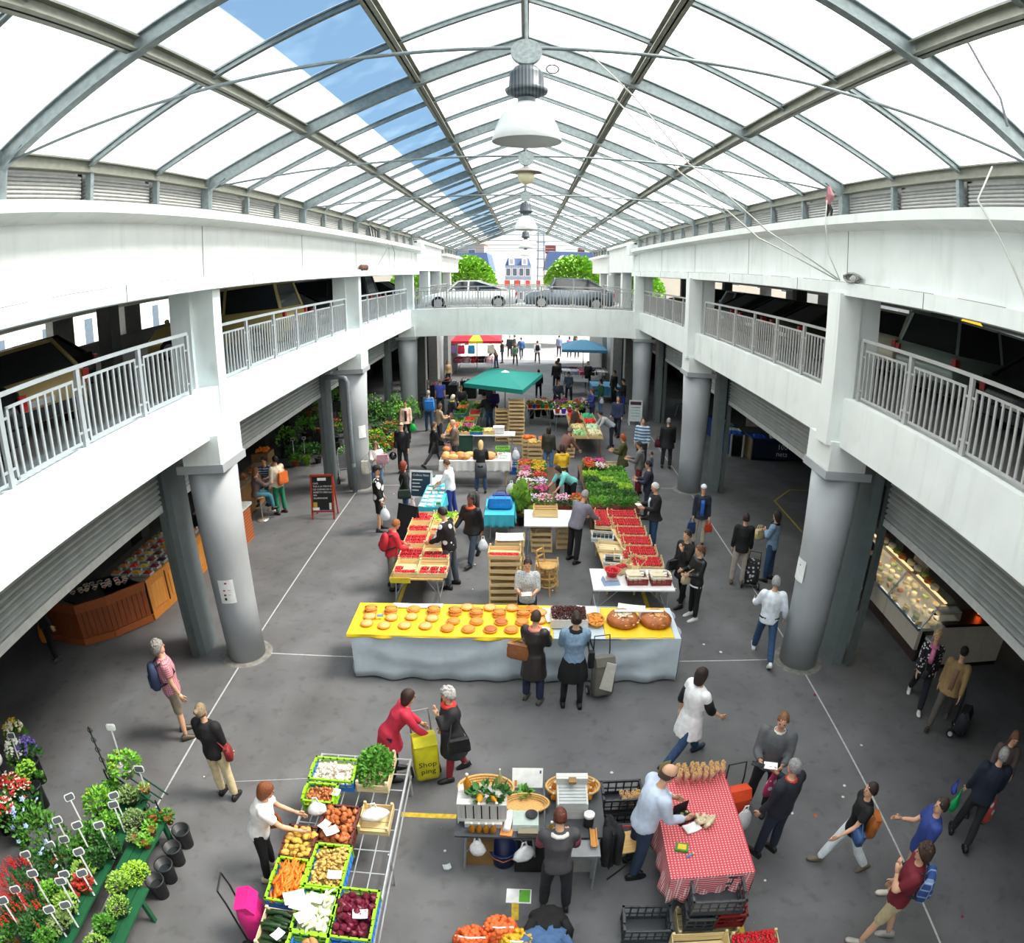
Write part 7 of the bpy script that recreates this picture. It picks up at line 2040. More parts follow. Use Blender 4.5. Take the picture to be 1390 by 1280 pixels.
quad('upper_shelf', [(1.95, 15.55), (2.85, 15.45), (2.95, 12.15), (2.32, 12.15)][::-1], .72)
quad('lower_shelf', [(1.6, 14.6), (2.0, 14.6), (2.3, 12.2), (1.72, 12.2)][::-1], .6)
for x, y in ((2.0, 15.3), (2.78, 15.3), (2.88, 12.3), (2.4, 12.4), (1.75, 14.4), (1.8, 12.4)):
    ob('leg', MB().box(x - .02, x + .02, y - .02, y + .02, 0, .6).mesh('l', PINE), t)
for i in range(6):
    y = 15.2 - i * .56; x = 2.44 + i * .045
    crate(f'strawberry tray on the sloping stand, {("far end", "second from far end", "third", "fourth", "fifth", "near end")[i]}', (x, y, .725), .74 - .03 * i, .5, .12, -4, '#dfc793', 1, 'trays on the sloping stand')
    for k in range(12):
        punnet(None, x - .27 + (k % 4) * .18 * (1 - .04 * i), y - .15 + (k // 4) * .15, .75, 'strawberry punnet packed on the sloping stand', 'punnets on the sloping stand', R(-4), 1, 1.)
crate('far half tray of strawberries beside the sloping stand', (1.98, 15.3, .66), .46, .6, .12, -8, '#dfc793', 1, 'trays on the sloping stand')
crate('second half tray of strawberries beside the sloping stand', (1.95, 14.72, .66), .46, .5, .12, -8, '#dfc793', 1, 'trays on the sloping stand')
for i in range(16): punnet(None, 1.82 + (i % 2) * .19, 15.5 - (i // 2) * .13, .69, 'strawberry punnet in the half trays', 'punnets in the half trays', R(-8), 1)
for i, (x, y, w_, d) in enumerate(((1.84, 14.05, .5, .44), (1.92, 12.75, .36, .42))):
    t2 = basket_crate('pale tray with empty black cells, ' + ('upper one' if i == 0 else 'lower one'), (x, y, .605), w_, d, .1, -8, '#c9d2d4', None, 'cell trays')
    for k in range(10):
        ob('cell', MB().box(-.04, .04, -.07, .07, .02, .06).mesh('cell', BLACK), t2, (-w_ / 2 + .06 + (k % 5) * (w_ - .12) / 4, -.1 + (k // 5) * .2, 0))
crate('nearly empty pale tray on the lower shelf', (1.95, 13.5, .605), .56, .5, .12, -8, '#e2d0a4', 1, 'trays on the sloping stand')
crate('tray with a few strawberries on the lower shelf', (2.18, 12.95, .62), .42, .5, .12, -8, '#e2d0a4', 1, 'trays on the sloping stand')
for i in range(3): punnet(None, 2.28, 12.82 + i * .13, .65, 'strawberry punnet on the lower shelf', 'punnets on the lower shelf', R(-8), 1)
crate('empty wooden crate propped at the end of the sloping stand', (2.35, 12.3, .74), .5, .34, .14, 60, '#dfc793', 2, 'trays on the sloping stand')
table('white folding table with scales', 1.35, 2.98, 11.14, 12.08, .78)
t = thing('kitchen_scale', 'blue-grey scale under the red bowl', 'scale', (1.72, 11.45, .785), R(8))
ob('body', MB().loft([[(-.17, -.14, 0), (.17, -.14, 0), (.17, .14, 0), (-.17, .14, 0)], [(-.14, -.08, .07), (.14, -.08, .07), (.14, .13, .09), (-.14, .13, .09)]]).mesh('b', mat('#8fa6c8', .4)), t); ob('pan', MB().box(-.13, .13, -.1, .12, .09, .1).mesh('p', mat('#d8dadc', .3, metal=.4)), t)
t = thing('bowl', 'red plastic bowl with strawberries on the scale', 'bowl', (1.75, 11.55, .887))
ob('shell', MB().lathe([(.1, 0), (.15, .13), (.165, .13), (.165, .14), (.14, .14), (.09, .015)], 22).mesh('s', mat('#d3202a', .35), True), t); ob('strawberries', heap(26, .2, .2, .08, .15, .022, BERRY, 4, seg=6), t)['kind'] = 'stuff'
for i, x in enumerate((2.24, 2.72)):
    basket_crate('dark red and cream box on the scales table, ' + ('left one' if i == 0 else 'right one'), (x, 11.5, .785), .4, .34, .17, 2, '#8a1f20', '#e3dcc8', 'red and cream boxes')
    t2 = cbox('cream punnet stack inside the red box, ' + ('left one' if i == 0 else 'right one'), x - .06, 11.52, .8, .26, .28, .17, '#ddd2b4', 2)
crate('tilted crate of strawberries behind the red bowl', (1.98, 11.95, .8), .34, .3, .12, 40, '#dfc793', 1, 'trays on the sloping stand')
for i in range(2): punnet(None, 1.93 + i * .1, 11.92 + i * .06, .84, 'strawberry punnet behind the red bowl', 'punnets behind the bowl', R(40), 1)
# ================================================================ flower block and herb trays
FL = [('#e05a9a', '#8a2a5a'), ('#e6c81c', '#d87a1c'), ('#d8261f', '#e88aa0'), ('#f2c8d8', '#d84a7a'), ('#e8e2f0', '#a07ac0'), ('#d9482a', '#e8b83a'), ('#f0f0f0', '#d84a6a'), ('#b03a8a', '#e8a0c8')]
CN = ['magenta', 'yellow', 'scarlet', 'pale pink', 'lilac-white', 'orange-red', 'white', 'violet-pink']
BENCHM = wood('#6a4a34', 'X')
t = thing('low_platform', 'low dark platform carrying the flower trays', 'platform', (0, 0, 0))
ob('deck', MB().box(-.25, .95, 16.25, 20.5, .3, .36).mesh('d', BENCHM), t)
ob('deck', MB().box(.95, 1.7, 16.25, 17.05, .3, .36).mesh('d', BENCHM), t)
ob('deck', MB().box(1.72, 3.1, 16.05, 20.45, .42, .48).mesh('d', BENCHM), t)
for x, y, h in ((-.2, 16.3, .3), (.9, 16.3, .3), (-.2, 20.4, .3), (.9, 20.4, .3), (1.65, 17.0, .3), (1.77, 16.1, .42), (3.05, 16.1, .42), (1.77, 20.4, .42), (3.05, 20.4, .42)):
    ob('leg', MB().box(x - .03, x + .03, y - .03, y + .03, 0, h).mesh('l', BENCHM), t)
TRAYM = mat('#7a2f26', .6, name='brown tray')
k = 0
for (x, y, w_, d, f) in [(.05 + .48 * i, 16.6, .46, .5, (4, 3, 0, 2)[i]) for i in range(2)] + [(1.05 + .4 * i, 16.6, .38, .5, (3, 5)[i]) for i in range(2)] + [(.0 + .44 * i, 17.35 + .62 * j, .42, .58, (7, 0, 6, 4, 3, 2, 0, 1, 5, 1, 1, 5)[(j * 2 + i) % 12]) for j in range(5) for i in range(2)] + [(2.0 + .34 * i, 19.3 + .5 * j, .32, .46, (5, 6, 2, 0)[(i + j * 2) % 4]) for j in range(2) for i in range(2)]:
    z = .48 if x > 1.72 else .36
    t = thing('flower_tray', f'brown tray of {CN[f]} flowers, row {"one two three four five six seven eight nine".split()[min(8, int((y - 16.3) / .5))]} from the front, ' + ('left' if x < .3 else 'right' if x < .9 else 'far right'), 'flowers', (x, y, z), 0, 'flower trays')
    ob('tray', MB().box(-w_ / 2, w_ / 2, -d / 2, d / 2, 0, .1).mesh('tray', TRAYM), t)
    ob('foliage', foliage(300, w_ / 2, d / 2, .26, .06, GR[k % 3], 300 + k, .5, .08, dome=False), t)['kind'] = 'stuff'
    ob('blossoms', blossoms(60, w_ * .54, d * .52, .34, .034, mat(FL[f][0], .6, var=.2, scale=40, name='petal'), 400 + k, .04, zj=.05), t)['kind'] = 'stuff'
    ob('second_blossoms', blossoms(26, w_ * .52, d * .5, .34, .028, mat(FL[f][1], .6, var=.2, scale=40, name='petal'), 500 + k, .04, zj=.05), t)['kind'] = 'stuff'
    k += 1
for j in range(6):
    for i in range(3):
        x, y = 1.98 + i * .44, 16.4 + j * .58 + .0
        if y > 19.0 and i < 1: continue
        if j > 4 and i < 2: continue
        t = thing('herb_tray', f'brown tray of green herb seedlings, row {"one two three four five six".split()[j]} from the front, ' + ('left', 'middle', 'right')[i], 'herbs', (x, y, .48), 0, 'herb trays')
        ob('tray', MB().box(-.21, .21, -.27, .27, 0, .1).mesh('tray', TRAYM), t)
        ob('foliage', foliage(560, .22, .28, .2, .055, GR[(1, 0, 0, 2, 5, 1)[(i + j) % 6]], 600 + k, .6, .08, dome=False), t)['kind'] = 'stuff'
        k += 1
plant('tall grass bundle at the front left of the flowers', (-.1, 16.35, .0), .16, .8, .14, .3, .3, 160, 3, BPOT, up=2.5)
basket_crate('tray of wooden boxes behind the herb trays', (2.75, 20.2, .5), .62, .4, .14, 0, '#d8c493', None, 'boxes behind the herbs')
# ================================================================ white-clothed bread stall
table('table under the white bread cloth', -2.6, -.5, 19.55, 20.4, .84, PINE, 'straight', lm=PINE)
cloth('white cloth of the bread stall', -2.66, -.45, 19.5, 20.45, .85, .35, mat('#e9e8e4', .75, var=.04), 9, .03)
LOAF = [MB().ball((0, 0, .07), (.17 * a, .13, .085), 12).mesh('loaf', mat(c, .6, var=.25, scale=14, bump=.4, bscale=25, name='bread'), True) for a, c in ((1, '#c98a4a'), (1.25, '#d8a868'), (.8, '#b5743a'))]
rr = random.Random(5)
for i in range(15):
    tag(ob('bread_loaf', LOAF[i % 3], None, (-2.5 + (i % 7) * .24 + rr.uniform(-.04, .04), 19.72 + (i // 7) * .3, .857 + (.1 if i > 13 else 0)), rz=rr.random() * 3), 'round country loaf on the white bread cloth', 'bread', 'loaves on the bread stall')
basket_crate('white basket of goods at the right end of the bread stall', (-.7, 19.9, .86), .3, .3, .12, 0, '#e2e2de', None, 'boxes on the bread stall')
t = thing('ham', 'cured ham on a board at the bread stall', 'ham', (-.85, 20.15, .86)); ob('meat', MB().ball((0, 0, .05), (.14, .09, .05), 10).mesh('m', mat('#a8502f', .5, var=.2), True), t); ob('board', MB().box(-.18, .18, -.11, .11, 0, .012).mesh('b', PINE), t)
carrier('white carrier bag hanging right of the bread stall', (-.3, 21.0, .88), '#e3eaf0', (.26, .3), 0)
basket_crate('blue crate right of the bread stall', (-.3, 21.0, 0), .3, .4, .45, 0, '#2f6ac0', None, 'boxes on the bread stall')
basket_crate('lime green crate behind the bread stall', (-.75, 21.5, .45), .45, .35, .3, 0, '#6fc81c', None, 'boxes on the bread stall')
cbox('dark box under the lime green crate', -.75, 21.5, 0, .45, .35, .44, '#2b2f34')
t = thing('red_sack', 'red sack on the floor beside the blue crate', 'sack', (.12, 21.0, 0)); ob('body', MB().lathe([(.16, 0), (.22, .12), (.2, .3), (.08, .42)], 14).mesh('b', mat('#c8281f', .6, bump=.4, bscale=12), True), t); ob('tie', MB().lathe([(.08, .4), (.1, .46)], 10).mesh('t', mat('#a01c18')), t)
# ================================================================ teal parasol and vegetable stalls behind
def canopy(label, pts, z, apex, m, name='parasol', val=.16, pole=(0, 0)):
    c = sum((V((p[0], p[1], 0)) for p in pts), V()) / len(pts)
    t = thing(name, label, 'parasol', (c.x, c.y, 0))
    n = len(pts)
    for i in range(n):
        a, b = V((*pts[i], z)) - V((c.x, c.y, 0)), V((*pts[(i + 1) % n], z)) - V((c.x, c.y, 0))
        A = V((0, 0, apex)); mm = m[i % len(m)]
        q = MB(); q.add([a, b, A, a + V((0, 0, -.02)), b + V((0, 0, -.02)), A + V((0, 0, -.02))], [(0, 1, 2), (3, 5, 4)])
        q.add([a, b, b - V((0, 0, val)), a - V((0, 0, val)), a * .995, b * .995, b * .995 - V((0, 0, val)), a * .995 - V((0, 0, val))], [(0, 3, 2, 1), (4, 5, 6, 7), (3, 7, 6, 2)])
        ob('canopy_panel', q.mesh('panel', mm, fix=False), t)
        ob('rib', MB().tube([a - V((0, 0, .03)), A - V((0, 0, .05))], .01, 5).mesh('rib', TUBE), t)
    ob('pole', MB().tube([(0, 0, 0), (0, 0, apex)], .025, 8).mesh('pole', TUBE), t)
    ob('finial', MB().lathe([(.2, -.05), (.12, .0), (.02, .05)], 12, (0, 0, apex)).mesh('fin', PAPER), t)
    return t


canopy('large teal market parasol', [(-2.42, 25.7), (-.09, 24.1), (.75, 28.3), (-1.56, 30.0)], 2.28, 2.55, [mat('#067a72', .7, var=.04, name='teal canvas')])
canopy('blue market parasol at the far right', [(2.1, 38.0), (4.8, 38.2), (4.9, 41.6), (2.3, 41.6)], 2.25, 2.75, [mat('#3a7a9a', .7, name='blue canvas')])
RD, YW = mat('#c8283a', .7, name='red canvas'), mat('#e8c832', .7, name='yellow canvas')
canopy('red and yellow market parasol at the far left', [(-4.8, 42.2), (-3.6, 42.1), (-2.7, 42.1), (-1.5, 42.0), (-1.6, 46.2), (-4.9, 46.4)], 2.3, 2.9, [RD, YW, RD, RD, RD, RD])
stack('the tall tower beside the teal parasol', -.32, 24.9, 12, .62, .42, .145, group='crate tower')
stack('the lower tower beside the teal parasol', -.92, 25.3, 9, .5, .4, .145, group='second crate tower')
cbox('white weighing machine on the far vegetable stall', -.95, 23.3, .83, .4, .35, .22, '#d8dadb', name='weighing_machine')
VEG = [('#4f8a2c', 'lettuces'), ('#c8302a', 'tomatoes'), ('#e07a1c', 'carrots'), ('#7fae3a', 'cabbages'), ('#3f7a2c', 'spinach'), ('#d8c07a', 'endives'), ('#c85a28', 'peppers'), ('#8a2a4a', 'radishes')]
table('far vegetable table under the teal parasol, back', -2.95, -1.75, 26.2, 29.6, .78, mat('#4a7a4a', .7))
table('far vegetable table, front with white shelf', -2.95, -.35, 22.95, 23.6, .8)
table('far vegetable table, left side', -2.95, -1.9, 23.7, 26.1, .78, PINE)
for i in range(14):
    if i < 6: x, y = -2.65 + (i % 2) * .6, 26.6 + (i // 2) * .95
    elif i < 10: x, y = -2.66 + ((i - 6) % 2) * .5, 24.1 + ((i - 6) // 2) * 1.1
    else: x, y = -2.65 + (i - 10) * .45, 23.28
    c_, nm = VEG[i % 8]
    t = (basket_crate if i % 3 == 0 else crate)(f'box of {nm} on the far vegetable tables, ' + ('back' if i < 6 else 'left' if i < 10 else 'front') + f' group {"one two three four five six seven eight nine ten eleven twelve thirteen fourteen".split()[i]}', (x, y, .785 if i < 10 else .805), .44, .5 if i > 9 else .8, .14, 0, *(('#2f6ac0', '#6fc81c') if i % 3 == 0 else ('#d8b882', 1)), group='boxes on the far vegetable tables')
    if i % 8 in (0, 3, 4): o = ob('produce', foliage(150, .2, .22 if i > 9 else .36, .16, .1, GR[i % 3], 700 + i, .5, .06), t)
    else: o = ob('produce', heap(60, .36, .4 if i > 9 else .7, .08, .17, .05, mat(c_, .5, var=.2), i, seg=6), t)
    o['kind'] = 'stuff'
tD, bd = easel('dark green chalkboard hanging on the far vegetable stall', (-2.35, 22.85, .1), .95, .72, 0, mat('#1f3a2c', .7), mat('#24483a', .7), tilt=-4, back=False)
# ---- far strawberry stall and flower pots on trestles
table('far strawberry stall table', 1.72, 2.85, 22.9, 26.7, .76, PINE, lm=wood('#8a5a34', 'Z'))
for i in range(8):
    x, y = 2.0 + (i % 2) * .56, 23.3 + (i // 2) * .95
    t = crate(f'box on the far strawberry stall, row {("one", "two", "three", "four")[i // 2]}, ' + ('left', 'right')[i % 2], (x, y, .765), .5, .85, .14, 0, '#dcc48f', 1, 'boxes on the far strawberry stall')
    c_ = ('#9ac88a', '#e2d9b0', '#d8c88a', '#b8d8b0', '#c8281f', '#c8281f', '#c8281f', '#2fae7a')[i]
    ob('produce', heap(70, .42, .75, .07, .17, .05, mat(c_, .5, var=.2), 40 + i, seg=6), t)['kind'] = 'stuff'
stack('the pile under the far strawberry stall', 1.6, 23.1, 5, .44, .36, .14, group='crates under the far stall')
for i, (x, y, c_) in enumerate(((.35, 22.3, '#d8b060'), (.15, 22.9, '#e0702a'), (.75, 22.8, '#e0702a'))):
    t = crate('crate of ' + ('squashes', 'oranges', 'apricots')[i] + ' on the floor pile behind the flowers', (x, y, .62), .5, .4, .14, 0, '#d8b882', 1, 'crates behind the flowers')
    ob('produce', heap(30, .42, .32, .1, .2, .06, mat(c_, .5, var=.15), 60 + i, seg=7), t)['kind'] = 'stuff'
    stack('the support under the ' + ('squashes', 'oranges', 'apricots')[i], x, y, 4, .5, .4, .15, group='crates behind the flowers')
table('trestle table of coloured flower pots, left', .08, 1.2, 27.85, 28.7, .78, PINE)
table('trestle table of coloured flower pots, right', 1.22, 2.3, 26.8, 28.4, .78)
PC = ['#d81f5a', '#2a5ad0', '#d8281f', '#1f9a6a', '#e07a1c', '#1f9a6a', '#d81f3a', '#e8c81c', '#d8501c', '#6a2ad0', '#c8281f', '#2fae7a']
PN = 'pink,blue,red,teal,orange,emerald,crimson,yellow,rust,violet,scarlet,jade'.split(',')
for i in range(12):
    x, y = (.22 + (i % 6) * .18, 27.98 + (i // 6) * .3) if i < 6 else (1.36 + (i % 4) * .26, 26.95 + ((i - 6) // 4) * .55)
    plant(f'flowers in a {PN[i]} pot on the far trestle tables', (x, y, .785), .13, .2, .11, .18, .08, 70, i % 3, mat(PC[i], .45), None, FL[i % 8][0], 16, .035, group='coloured pots on the trestle tables')
for i in range(9):
    plant(f'{CN[i % 8]} flowers standing beyond the coloured pots, {"one two three four five six seven eight nine".split()[i]} from left', (.3 + i * .3, 29.4 + (i % 3) * .35, 0), .22, .5, .16, .4, .1, 110, i % 3, BPOT, None, FL[(i + 3) % 8][0], 30, .05, group='flowers beyond the pots')
# ---- farthest stalls
cloth('blue cloth of the far right stall', 3.5, 5.0, 33.8, 35.4, .82, .5, mat('#4a8fb8', .7), 6, .03)
table('table under the blue cloth', 3.55, 4.95, 33.85, 35.35, .8)
table('grey table of the far right stall', 2.3, 3.45, 35.2, 36.4, .8, mat('#6a6d70', .7))
rr = random.Random(77)
CLO = ['#e8eef4', '#c8d0e8', '#d8447a', '#2a2a30', '#e8e8e8', '#4a4a5a', '#7a2a3a', '#d8c8b8', '#6a7ab8', '#b8b0a8']
CLN = 'white,pale blue,pink,black,cream,slate,wine,beige,blue,grey'.split(',')
for i in range(10):
    drape(f'{CLN[i]} garment piled on the far right stall', 2.4 + (i % 5) * .5, 38.6 + (i // 5) * .9, .95, .24, .3, .25, CLO[i], i)
table('far right clothes table', 2.2, 4.9, 38.2, 40.2, .93, mat('#b9b6b0', .8))
table('far left clothes table', -4.6, -2.1, 43.4, 45.2, .9, mat('#c8c4c0', .8))
for i in range(10):
    drape(f'{CLN[(i + 3) % 10]} garment piled on the far left stall', -4.4 + (i % 5) * .5, 43.7 + (i // 5) * .9, .92, .24, .3, .25, ('#d87a9a', '#e8e0e0', '#c8303a', '#2a2a3a', '#e8c8d0')[i % 5], i + 20)
for i, (x, c_) in enumerate(((-4.7, '#8a6aa8'), (-4.1, '#d82a5a'), (-3.45, '#3a9ad0'), (-2.2, '#e8e0d0'))):
    handbag(('purple', 'red', 'blue', 'cream')[i] + ' bag hanging from the red parasol', (x, 42.25, 2.0), c_, (.45, .2, .55), 0, name='hanging_bag')
for i in range(7):
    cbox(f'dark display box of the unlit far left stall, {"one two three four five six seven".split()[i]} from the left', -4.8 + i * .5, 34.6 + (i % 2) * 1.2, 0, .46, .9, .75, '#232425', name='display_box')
for i in range(12):
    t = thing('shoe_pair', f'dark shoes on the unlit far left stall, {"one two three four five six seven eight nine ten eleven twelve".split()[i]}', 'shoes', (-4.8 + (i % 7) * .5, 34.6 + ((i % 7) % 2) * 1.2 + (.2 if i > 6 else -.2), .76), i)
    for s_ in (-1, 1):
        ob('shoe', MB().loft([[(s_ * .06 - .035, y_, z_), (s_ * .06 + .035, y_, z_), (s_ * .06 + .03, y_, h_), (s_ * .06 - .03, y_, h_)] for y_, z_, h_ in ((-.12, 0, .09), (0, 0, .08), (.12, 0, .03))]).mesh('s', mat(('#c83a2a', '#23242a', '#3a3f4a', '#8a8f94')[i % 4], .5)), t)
t = thing('wooden_ramp', 'brown wooden panel leaning by the third left column', 'panel', (-4.85, 32.2, 0), R(10))
ob('board', MB().bar((0, -.9, .2), (0, .9, .85), .05, .9).mesh('b', wood('#7a5a40', 'Y')), t); ob('strut', MB().bar((0, .7, 0), (0, .7, .8), .05).mesh('s', wood('#7a5a40', 'Z')), t)
tE, bd = easel('white and maroon sign board by the third right column', (4.95, 28.5, 0), .6, 1.15, 0, mat('#d9dcdc', .5), mat('#c9d8d6', .6), tilt=-6)
ob('maroon_header', MB().box(-.25, .25, -.011, -.008, .93, 1.08).mesh('mh', mat('#4a1f30', .6)), bd)
for i in range(4): ob('text_line', MB().box(-.2, .2, -.0105, -.008, .8 - i * .13, .83 - i * .13).mesh('tl', mat('#5a6a68' if i == 0 else '#93a3a0')), bd)
t = thing('bicycle', 'dark bicycle parked by the third left column', 'bicycle', (-4.72, 29.9, 0), R(80))
for x in (-.5, .5): ob('wheel', MB().tube([(x + .33 * math.cos(a * PI / 12), 0, .33 + .33 * math.sin(a * PI / 12)) for a in range(25)], .018, 5).mesh('w', BLACK), t)
ob('frame', MB().tube([(-.5, 0, .33), (-.1, 0, .3), (.35, 0, .8), (-.2, 0, .75), (-.5, 0, .33)], .018, 6).tube([(.35, 0, .8), (.5, 0, .33)], .018, 6).tube([(.33, -.25, 1.0), (.35, 0, 1.0), (.33, .25, 1.0)], .014, 6).tube([(.35, 0, .8), (.34, 0, 1.0)], .016, 6).tube([(-.1, 0, .3), (-.25, 0, .95)], .016, 6).mesh('f', mat('#2a2c30', .4)), t)
ob('saddle', MB().ball((-.25, 0, .97), (.13, .07, .035), 8).mesh('s', BLACK, True), t)
# ================================================================ cheese counter, right bay
CREAM = mat('#cfc6b6', .5, var=.05, name='cream panel')
t = thing('cheese_counter', 'refrigerated cheese counter with white front under the right shutter', 'counter', (0, 0, 0))
for i in range(3):
    y0, y1 = 9.55 + i * 1.5, 9.55 + i * 1.5 + 1.48
    ob('plinth', MB().box(8.02, 8.1, y0, y1, 0, .28).mesh('p', mat('#3a2c26', .6)), t)
    ob('front_panel', MB().box(7.94, 8.04, y0, y1, .28, .72).mesh('p', CREAM), t)
    ob('chrome_trim', MB().box(7.9, 7.96, y0, y1, .72, .78).mesh('c', mat('#8fa3c0', .25, metal=.7)), t)
    ob('shelf', MB().box(7.96, 9.0, y0, y1, .72, .78).mesh('s', mat('#b9bcbc', .4)), t)
    ob('glass_front', MB().loft([[(7.95, y0, .78), (7.95, y1, .78), (7.957, y1, .78), (7.957, y0, .78)], [(8.3, y0, 1.32), (8.3, y1, 1.32), (8.307, y1, 1.32), (8.307, y0, 1.32)]]).mesh('g', mat('#dfe8e6', .1, alpha=.18)), t)
    ob('top_glass', MB().box(8.3, 8.8, y0, y1, 1.32, 1.335).mesh('g', mat('#a9b5aa', .15, alpha=.45)), t)
    ob('lamp_tube', MB().box(8.5, 8.56, y0 + .1, y1 - .1, 1.28, 1.31).mesh('l', mat('#ffd9a0', .5, emit=2.2)), t)
    ob('back_panel', MB().box(9.0, 9.05, y0, y1, 0, .95).mesh('b', CREAM), t)
    for yy in (y0, y1): ob('frame_bar', MB().bar((7.95, yy, .78), (8.3, yy, 1.32), .025).mesh('f', TUBE), t)
ob('end_case', MB().box(8.15, 8.75, 9.3, 9.53, .55, .62).mesh('e', mat('#c9d4d8', .4)), t)
ob('end_glass', MB().box(8.15, 8.75, 9.28, 9.3, .62, 1.28).mesh('g', mat('#dfe8e6', .1, alpha=.25)), t)
for z in (.62, .85, 1.08, 1.28): ob('glass_shelf', MB().box(8.15, 8.75, 9.3, 9.53, z, z + .012).mesh('g', mat('#c9d4d4', .2, alpha=.6)), t)
for i in range(3): ob('side_counter_panel', MB().box(8.25 + i * .68, 8.25 + i * .68 + .67, 9.2, 9.28, .12, 1.02).mesh('p', CREAM), t)
ob('side_counter_top', MB().box(8.3, 10.35, 9.15, 9.75, 1.03, 1.09).mesh('t', mat('#1f1715', .4)), t)
ob('side_counter_base', MB().box(8.25, 10.28, 9.24, 9.7, 0, .12).mesh('b', mat('#241a16', .6)), t)
CH_M = [MB().prism([(0, 0), (.16, .04), (.16, -.04)], 'Z', 0, .07).mesh('cheese', mat(c, .5, var=.15, name='cheese')) for c in ('#e8b84a', '#f0d89a', '#d88a2a', '#e8d8b0')] + [MB().lathe([(.075, 0), (.08, .02), (.08, .06), (.07, .07)], 16).mesh('cheese', mat(c, .5, var=.15, name='cheese'), True) for c in ('#f0e0b8', '#c8742a', '#8a9a4a', '#f2e8d0')]
rr = random.Random(6)
for i in range(64):
    x, y = 8.06 + (i % 4) * .19 + rr.uniform(-.03, .03), 9.7 + (i // 4) * .265
    tag(ob('cheese', CH_M[rr.randrange(8)], None, (x, y, .785 + .06 * (i % 4)), rot=(0, 0, rr.uniform(0, 6))), 'piece of cheese shown in the lit counter', 'cheese', 'cheeses in the counter')
for i in range(10): tag(ob('round_cheese', CH_M[4 + i % 4], None, (8.62 + rr.uniform(-.08, .08), 10.2 + i * .3, 1.337), scale=1.3), 'whole cheese resting on top of the glass counter', 'cheese', 'cheeses on top of the counter')
for i in range(3):
    ld = bpy.data.lights.new('counter lamp', 'AREA'); ld.shape = 'RECTANGLE'; ld.size, ld.size_y = .1, 1.2; ld.energy = 3.2; ld.color = (1, .78, .45)
    lo = bpy.data.objects.new('counter_light', ld); col.objects.link(lo); lo.location = (8.5, 10.3 + i * 1.5, 1.27); lo.parent = t
t = thing('table_lamp', 'glowing orange-red lamp on the dark counter', 'lamp', (9.5, 9.5, 1.09))
ob('base', MB().lathe([(.05, 0), (.05, .02), (.015, .03)], 12).mesh('b', BLACK), t); ob('shade', MB().lathe([(.05, .03), (.07, .1), (.06, .17), (.03, .19)], 14).mesh('s', mat('#ff5a1c', .4, emit=4.5), True), t); ob('flame_cap', MB().ball((.03, 0, .24), .05, 8).mesh('c', mat('#ff3a14', .4, emit=2.5), True), t)
# ================================================================ fish stall, right bay two
BLUE = mat('#1c3a78', .6, var=.08, name='blue panel')
t = thing('fish_stall', 'dark blue fish stall with white lettering', 'stall', (0, 0, 0))
ob('front_panel', MB().box(8.85, 11.6, 23.6, 23.66, .1, .85).mesh('f', mat('#152544', .7)), t); ob('counter_top', MB().box(8.8, 11.6, 23.6, 24.5, .85, .9).mesh('c', BLUE), t)
ob('end_panel', MB().box(8.8, 8.85, 23.6, 24.5, 0, .85).mesh('e', mat('#8a7a60', .7)), t)
ob('side_panel', MB().box(7.98, 8.03, 24.0, 27.2, .08, .85).mesh('s', BLUE), t); ob('side_top', MB().box(7.95, 8.7, 24.0, 27.2, .85, .9).mesh('c', BLUE), t); ob('side_end', MB().box(8.03, 8.1, 23.95, 24.0, 0, .9).mesh('e', mat('#b9bab0', .6)), t); ob('side_end', MB().box(8.55, 8.62, 23.95, 24.0, 0, .9).mesh('e', mat('#b9bab0', .6)), t)
ob('back_board', MB().box(9.2, 9.9, 25.6, 25.65, .9, 2.0).mesh('b', mat('#b9b4a4', .7)), t)
LT = mat('#d6d9dc', .7)
text('100', .3, LT, 'lettering', t, (10.15, 23.59, .5), (PI / 2, 0, 0)); text('nets', .3, LT, 'lettering', t, (10.15, 23.59, .22), (PI / 2, 0, 0))
text('1', .3, LT, 'lettering', t, (7.97, 24.6, .45), (PI / 2, 0, -PI / 2)); text('6', .22, LT, 'lettering', t, (7.97, 24.6, .2), (PI / 2, 0, -PI / 2))
for i in range(9):
    x, y = (8.25 + .15 * (i % 2), 24.3 + i * .5) if i < 6 else (9.2 + (i - 6) * .7, 24.0)
    drape(('blue', 'white', 'green', 'grey', 'blue-white', 'navy', 'bright blue', 'cream', 'sky blue')[i] + ' cloth bundle on the fish stall', x, y, .9, .2, .22, .04, ('#2f6ad0', '#c9d0d0', '#2f6a4a', '#7a8088', '#7fa0d0', '#22305a', '#2a6ad8', '#c8c0a0', '#5a90c8')[i], i + 40, 'cloth_bundle')
t = thing('cafe_table', 'small metal table in the dark right bay', 'table', (7.5, 31.2, 0)); ob('top', MB().lathe([(.4, .72), (.4, .75)], 20).mesh('t', mat('#b9b8b0', .4)), t)
for a in range(3): ob('leg', MB().tube([(.36 * math.cos(a * 2.1), .36 * math.sin(a * 2.1), 0), (.1 * math.cos(a * 2.1 + 2), .1 * math.sin(a * 2.1 + 2), .72)], .015, 6).mesh('l', TUBE), t)
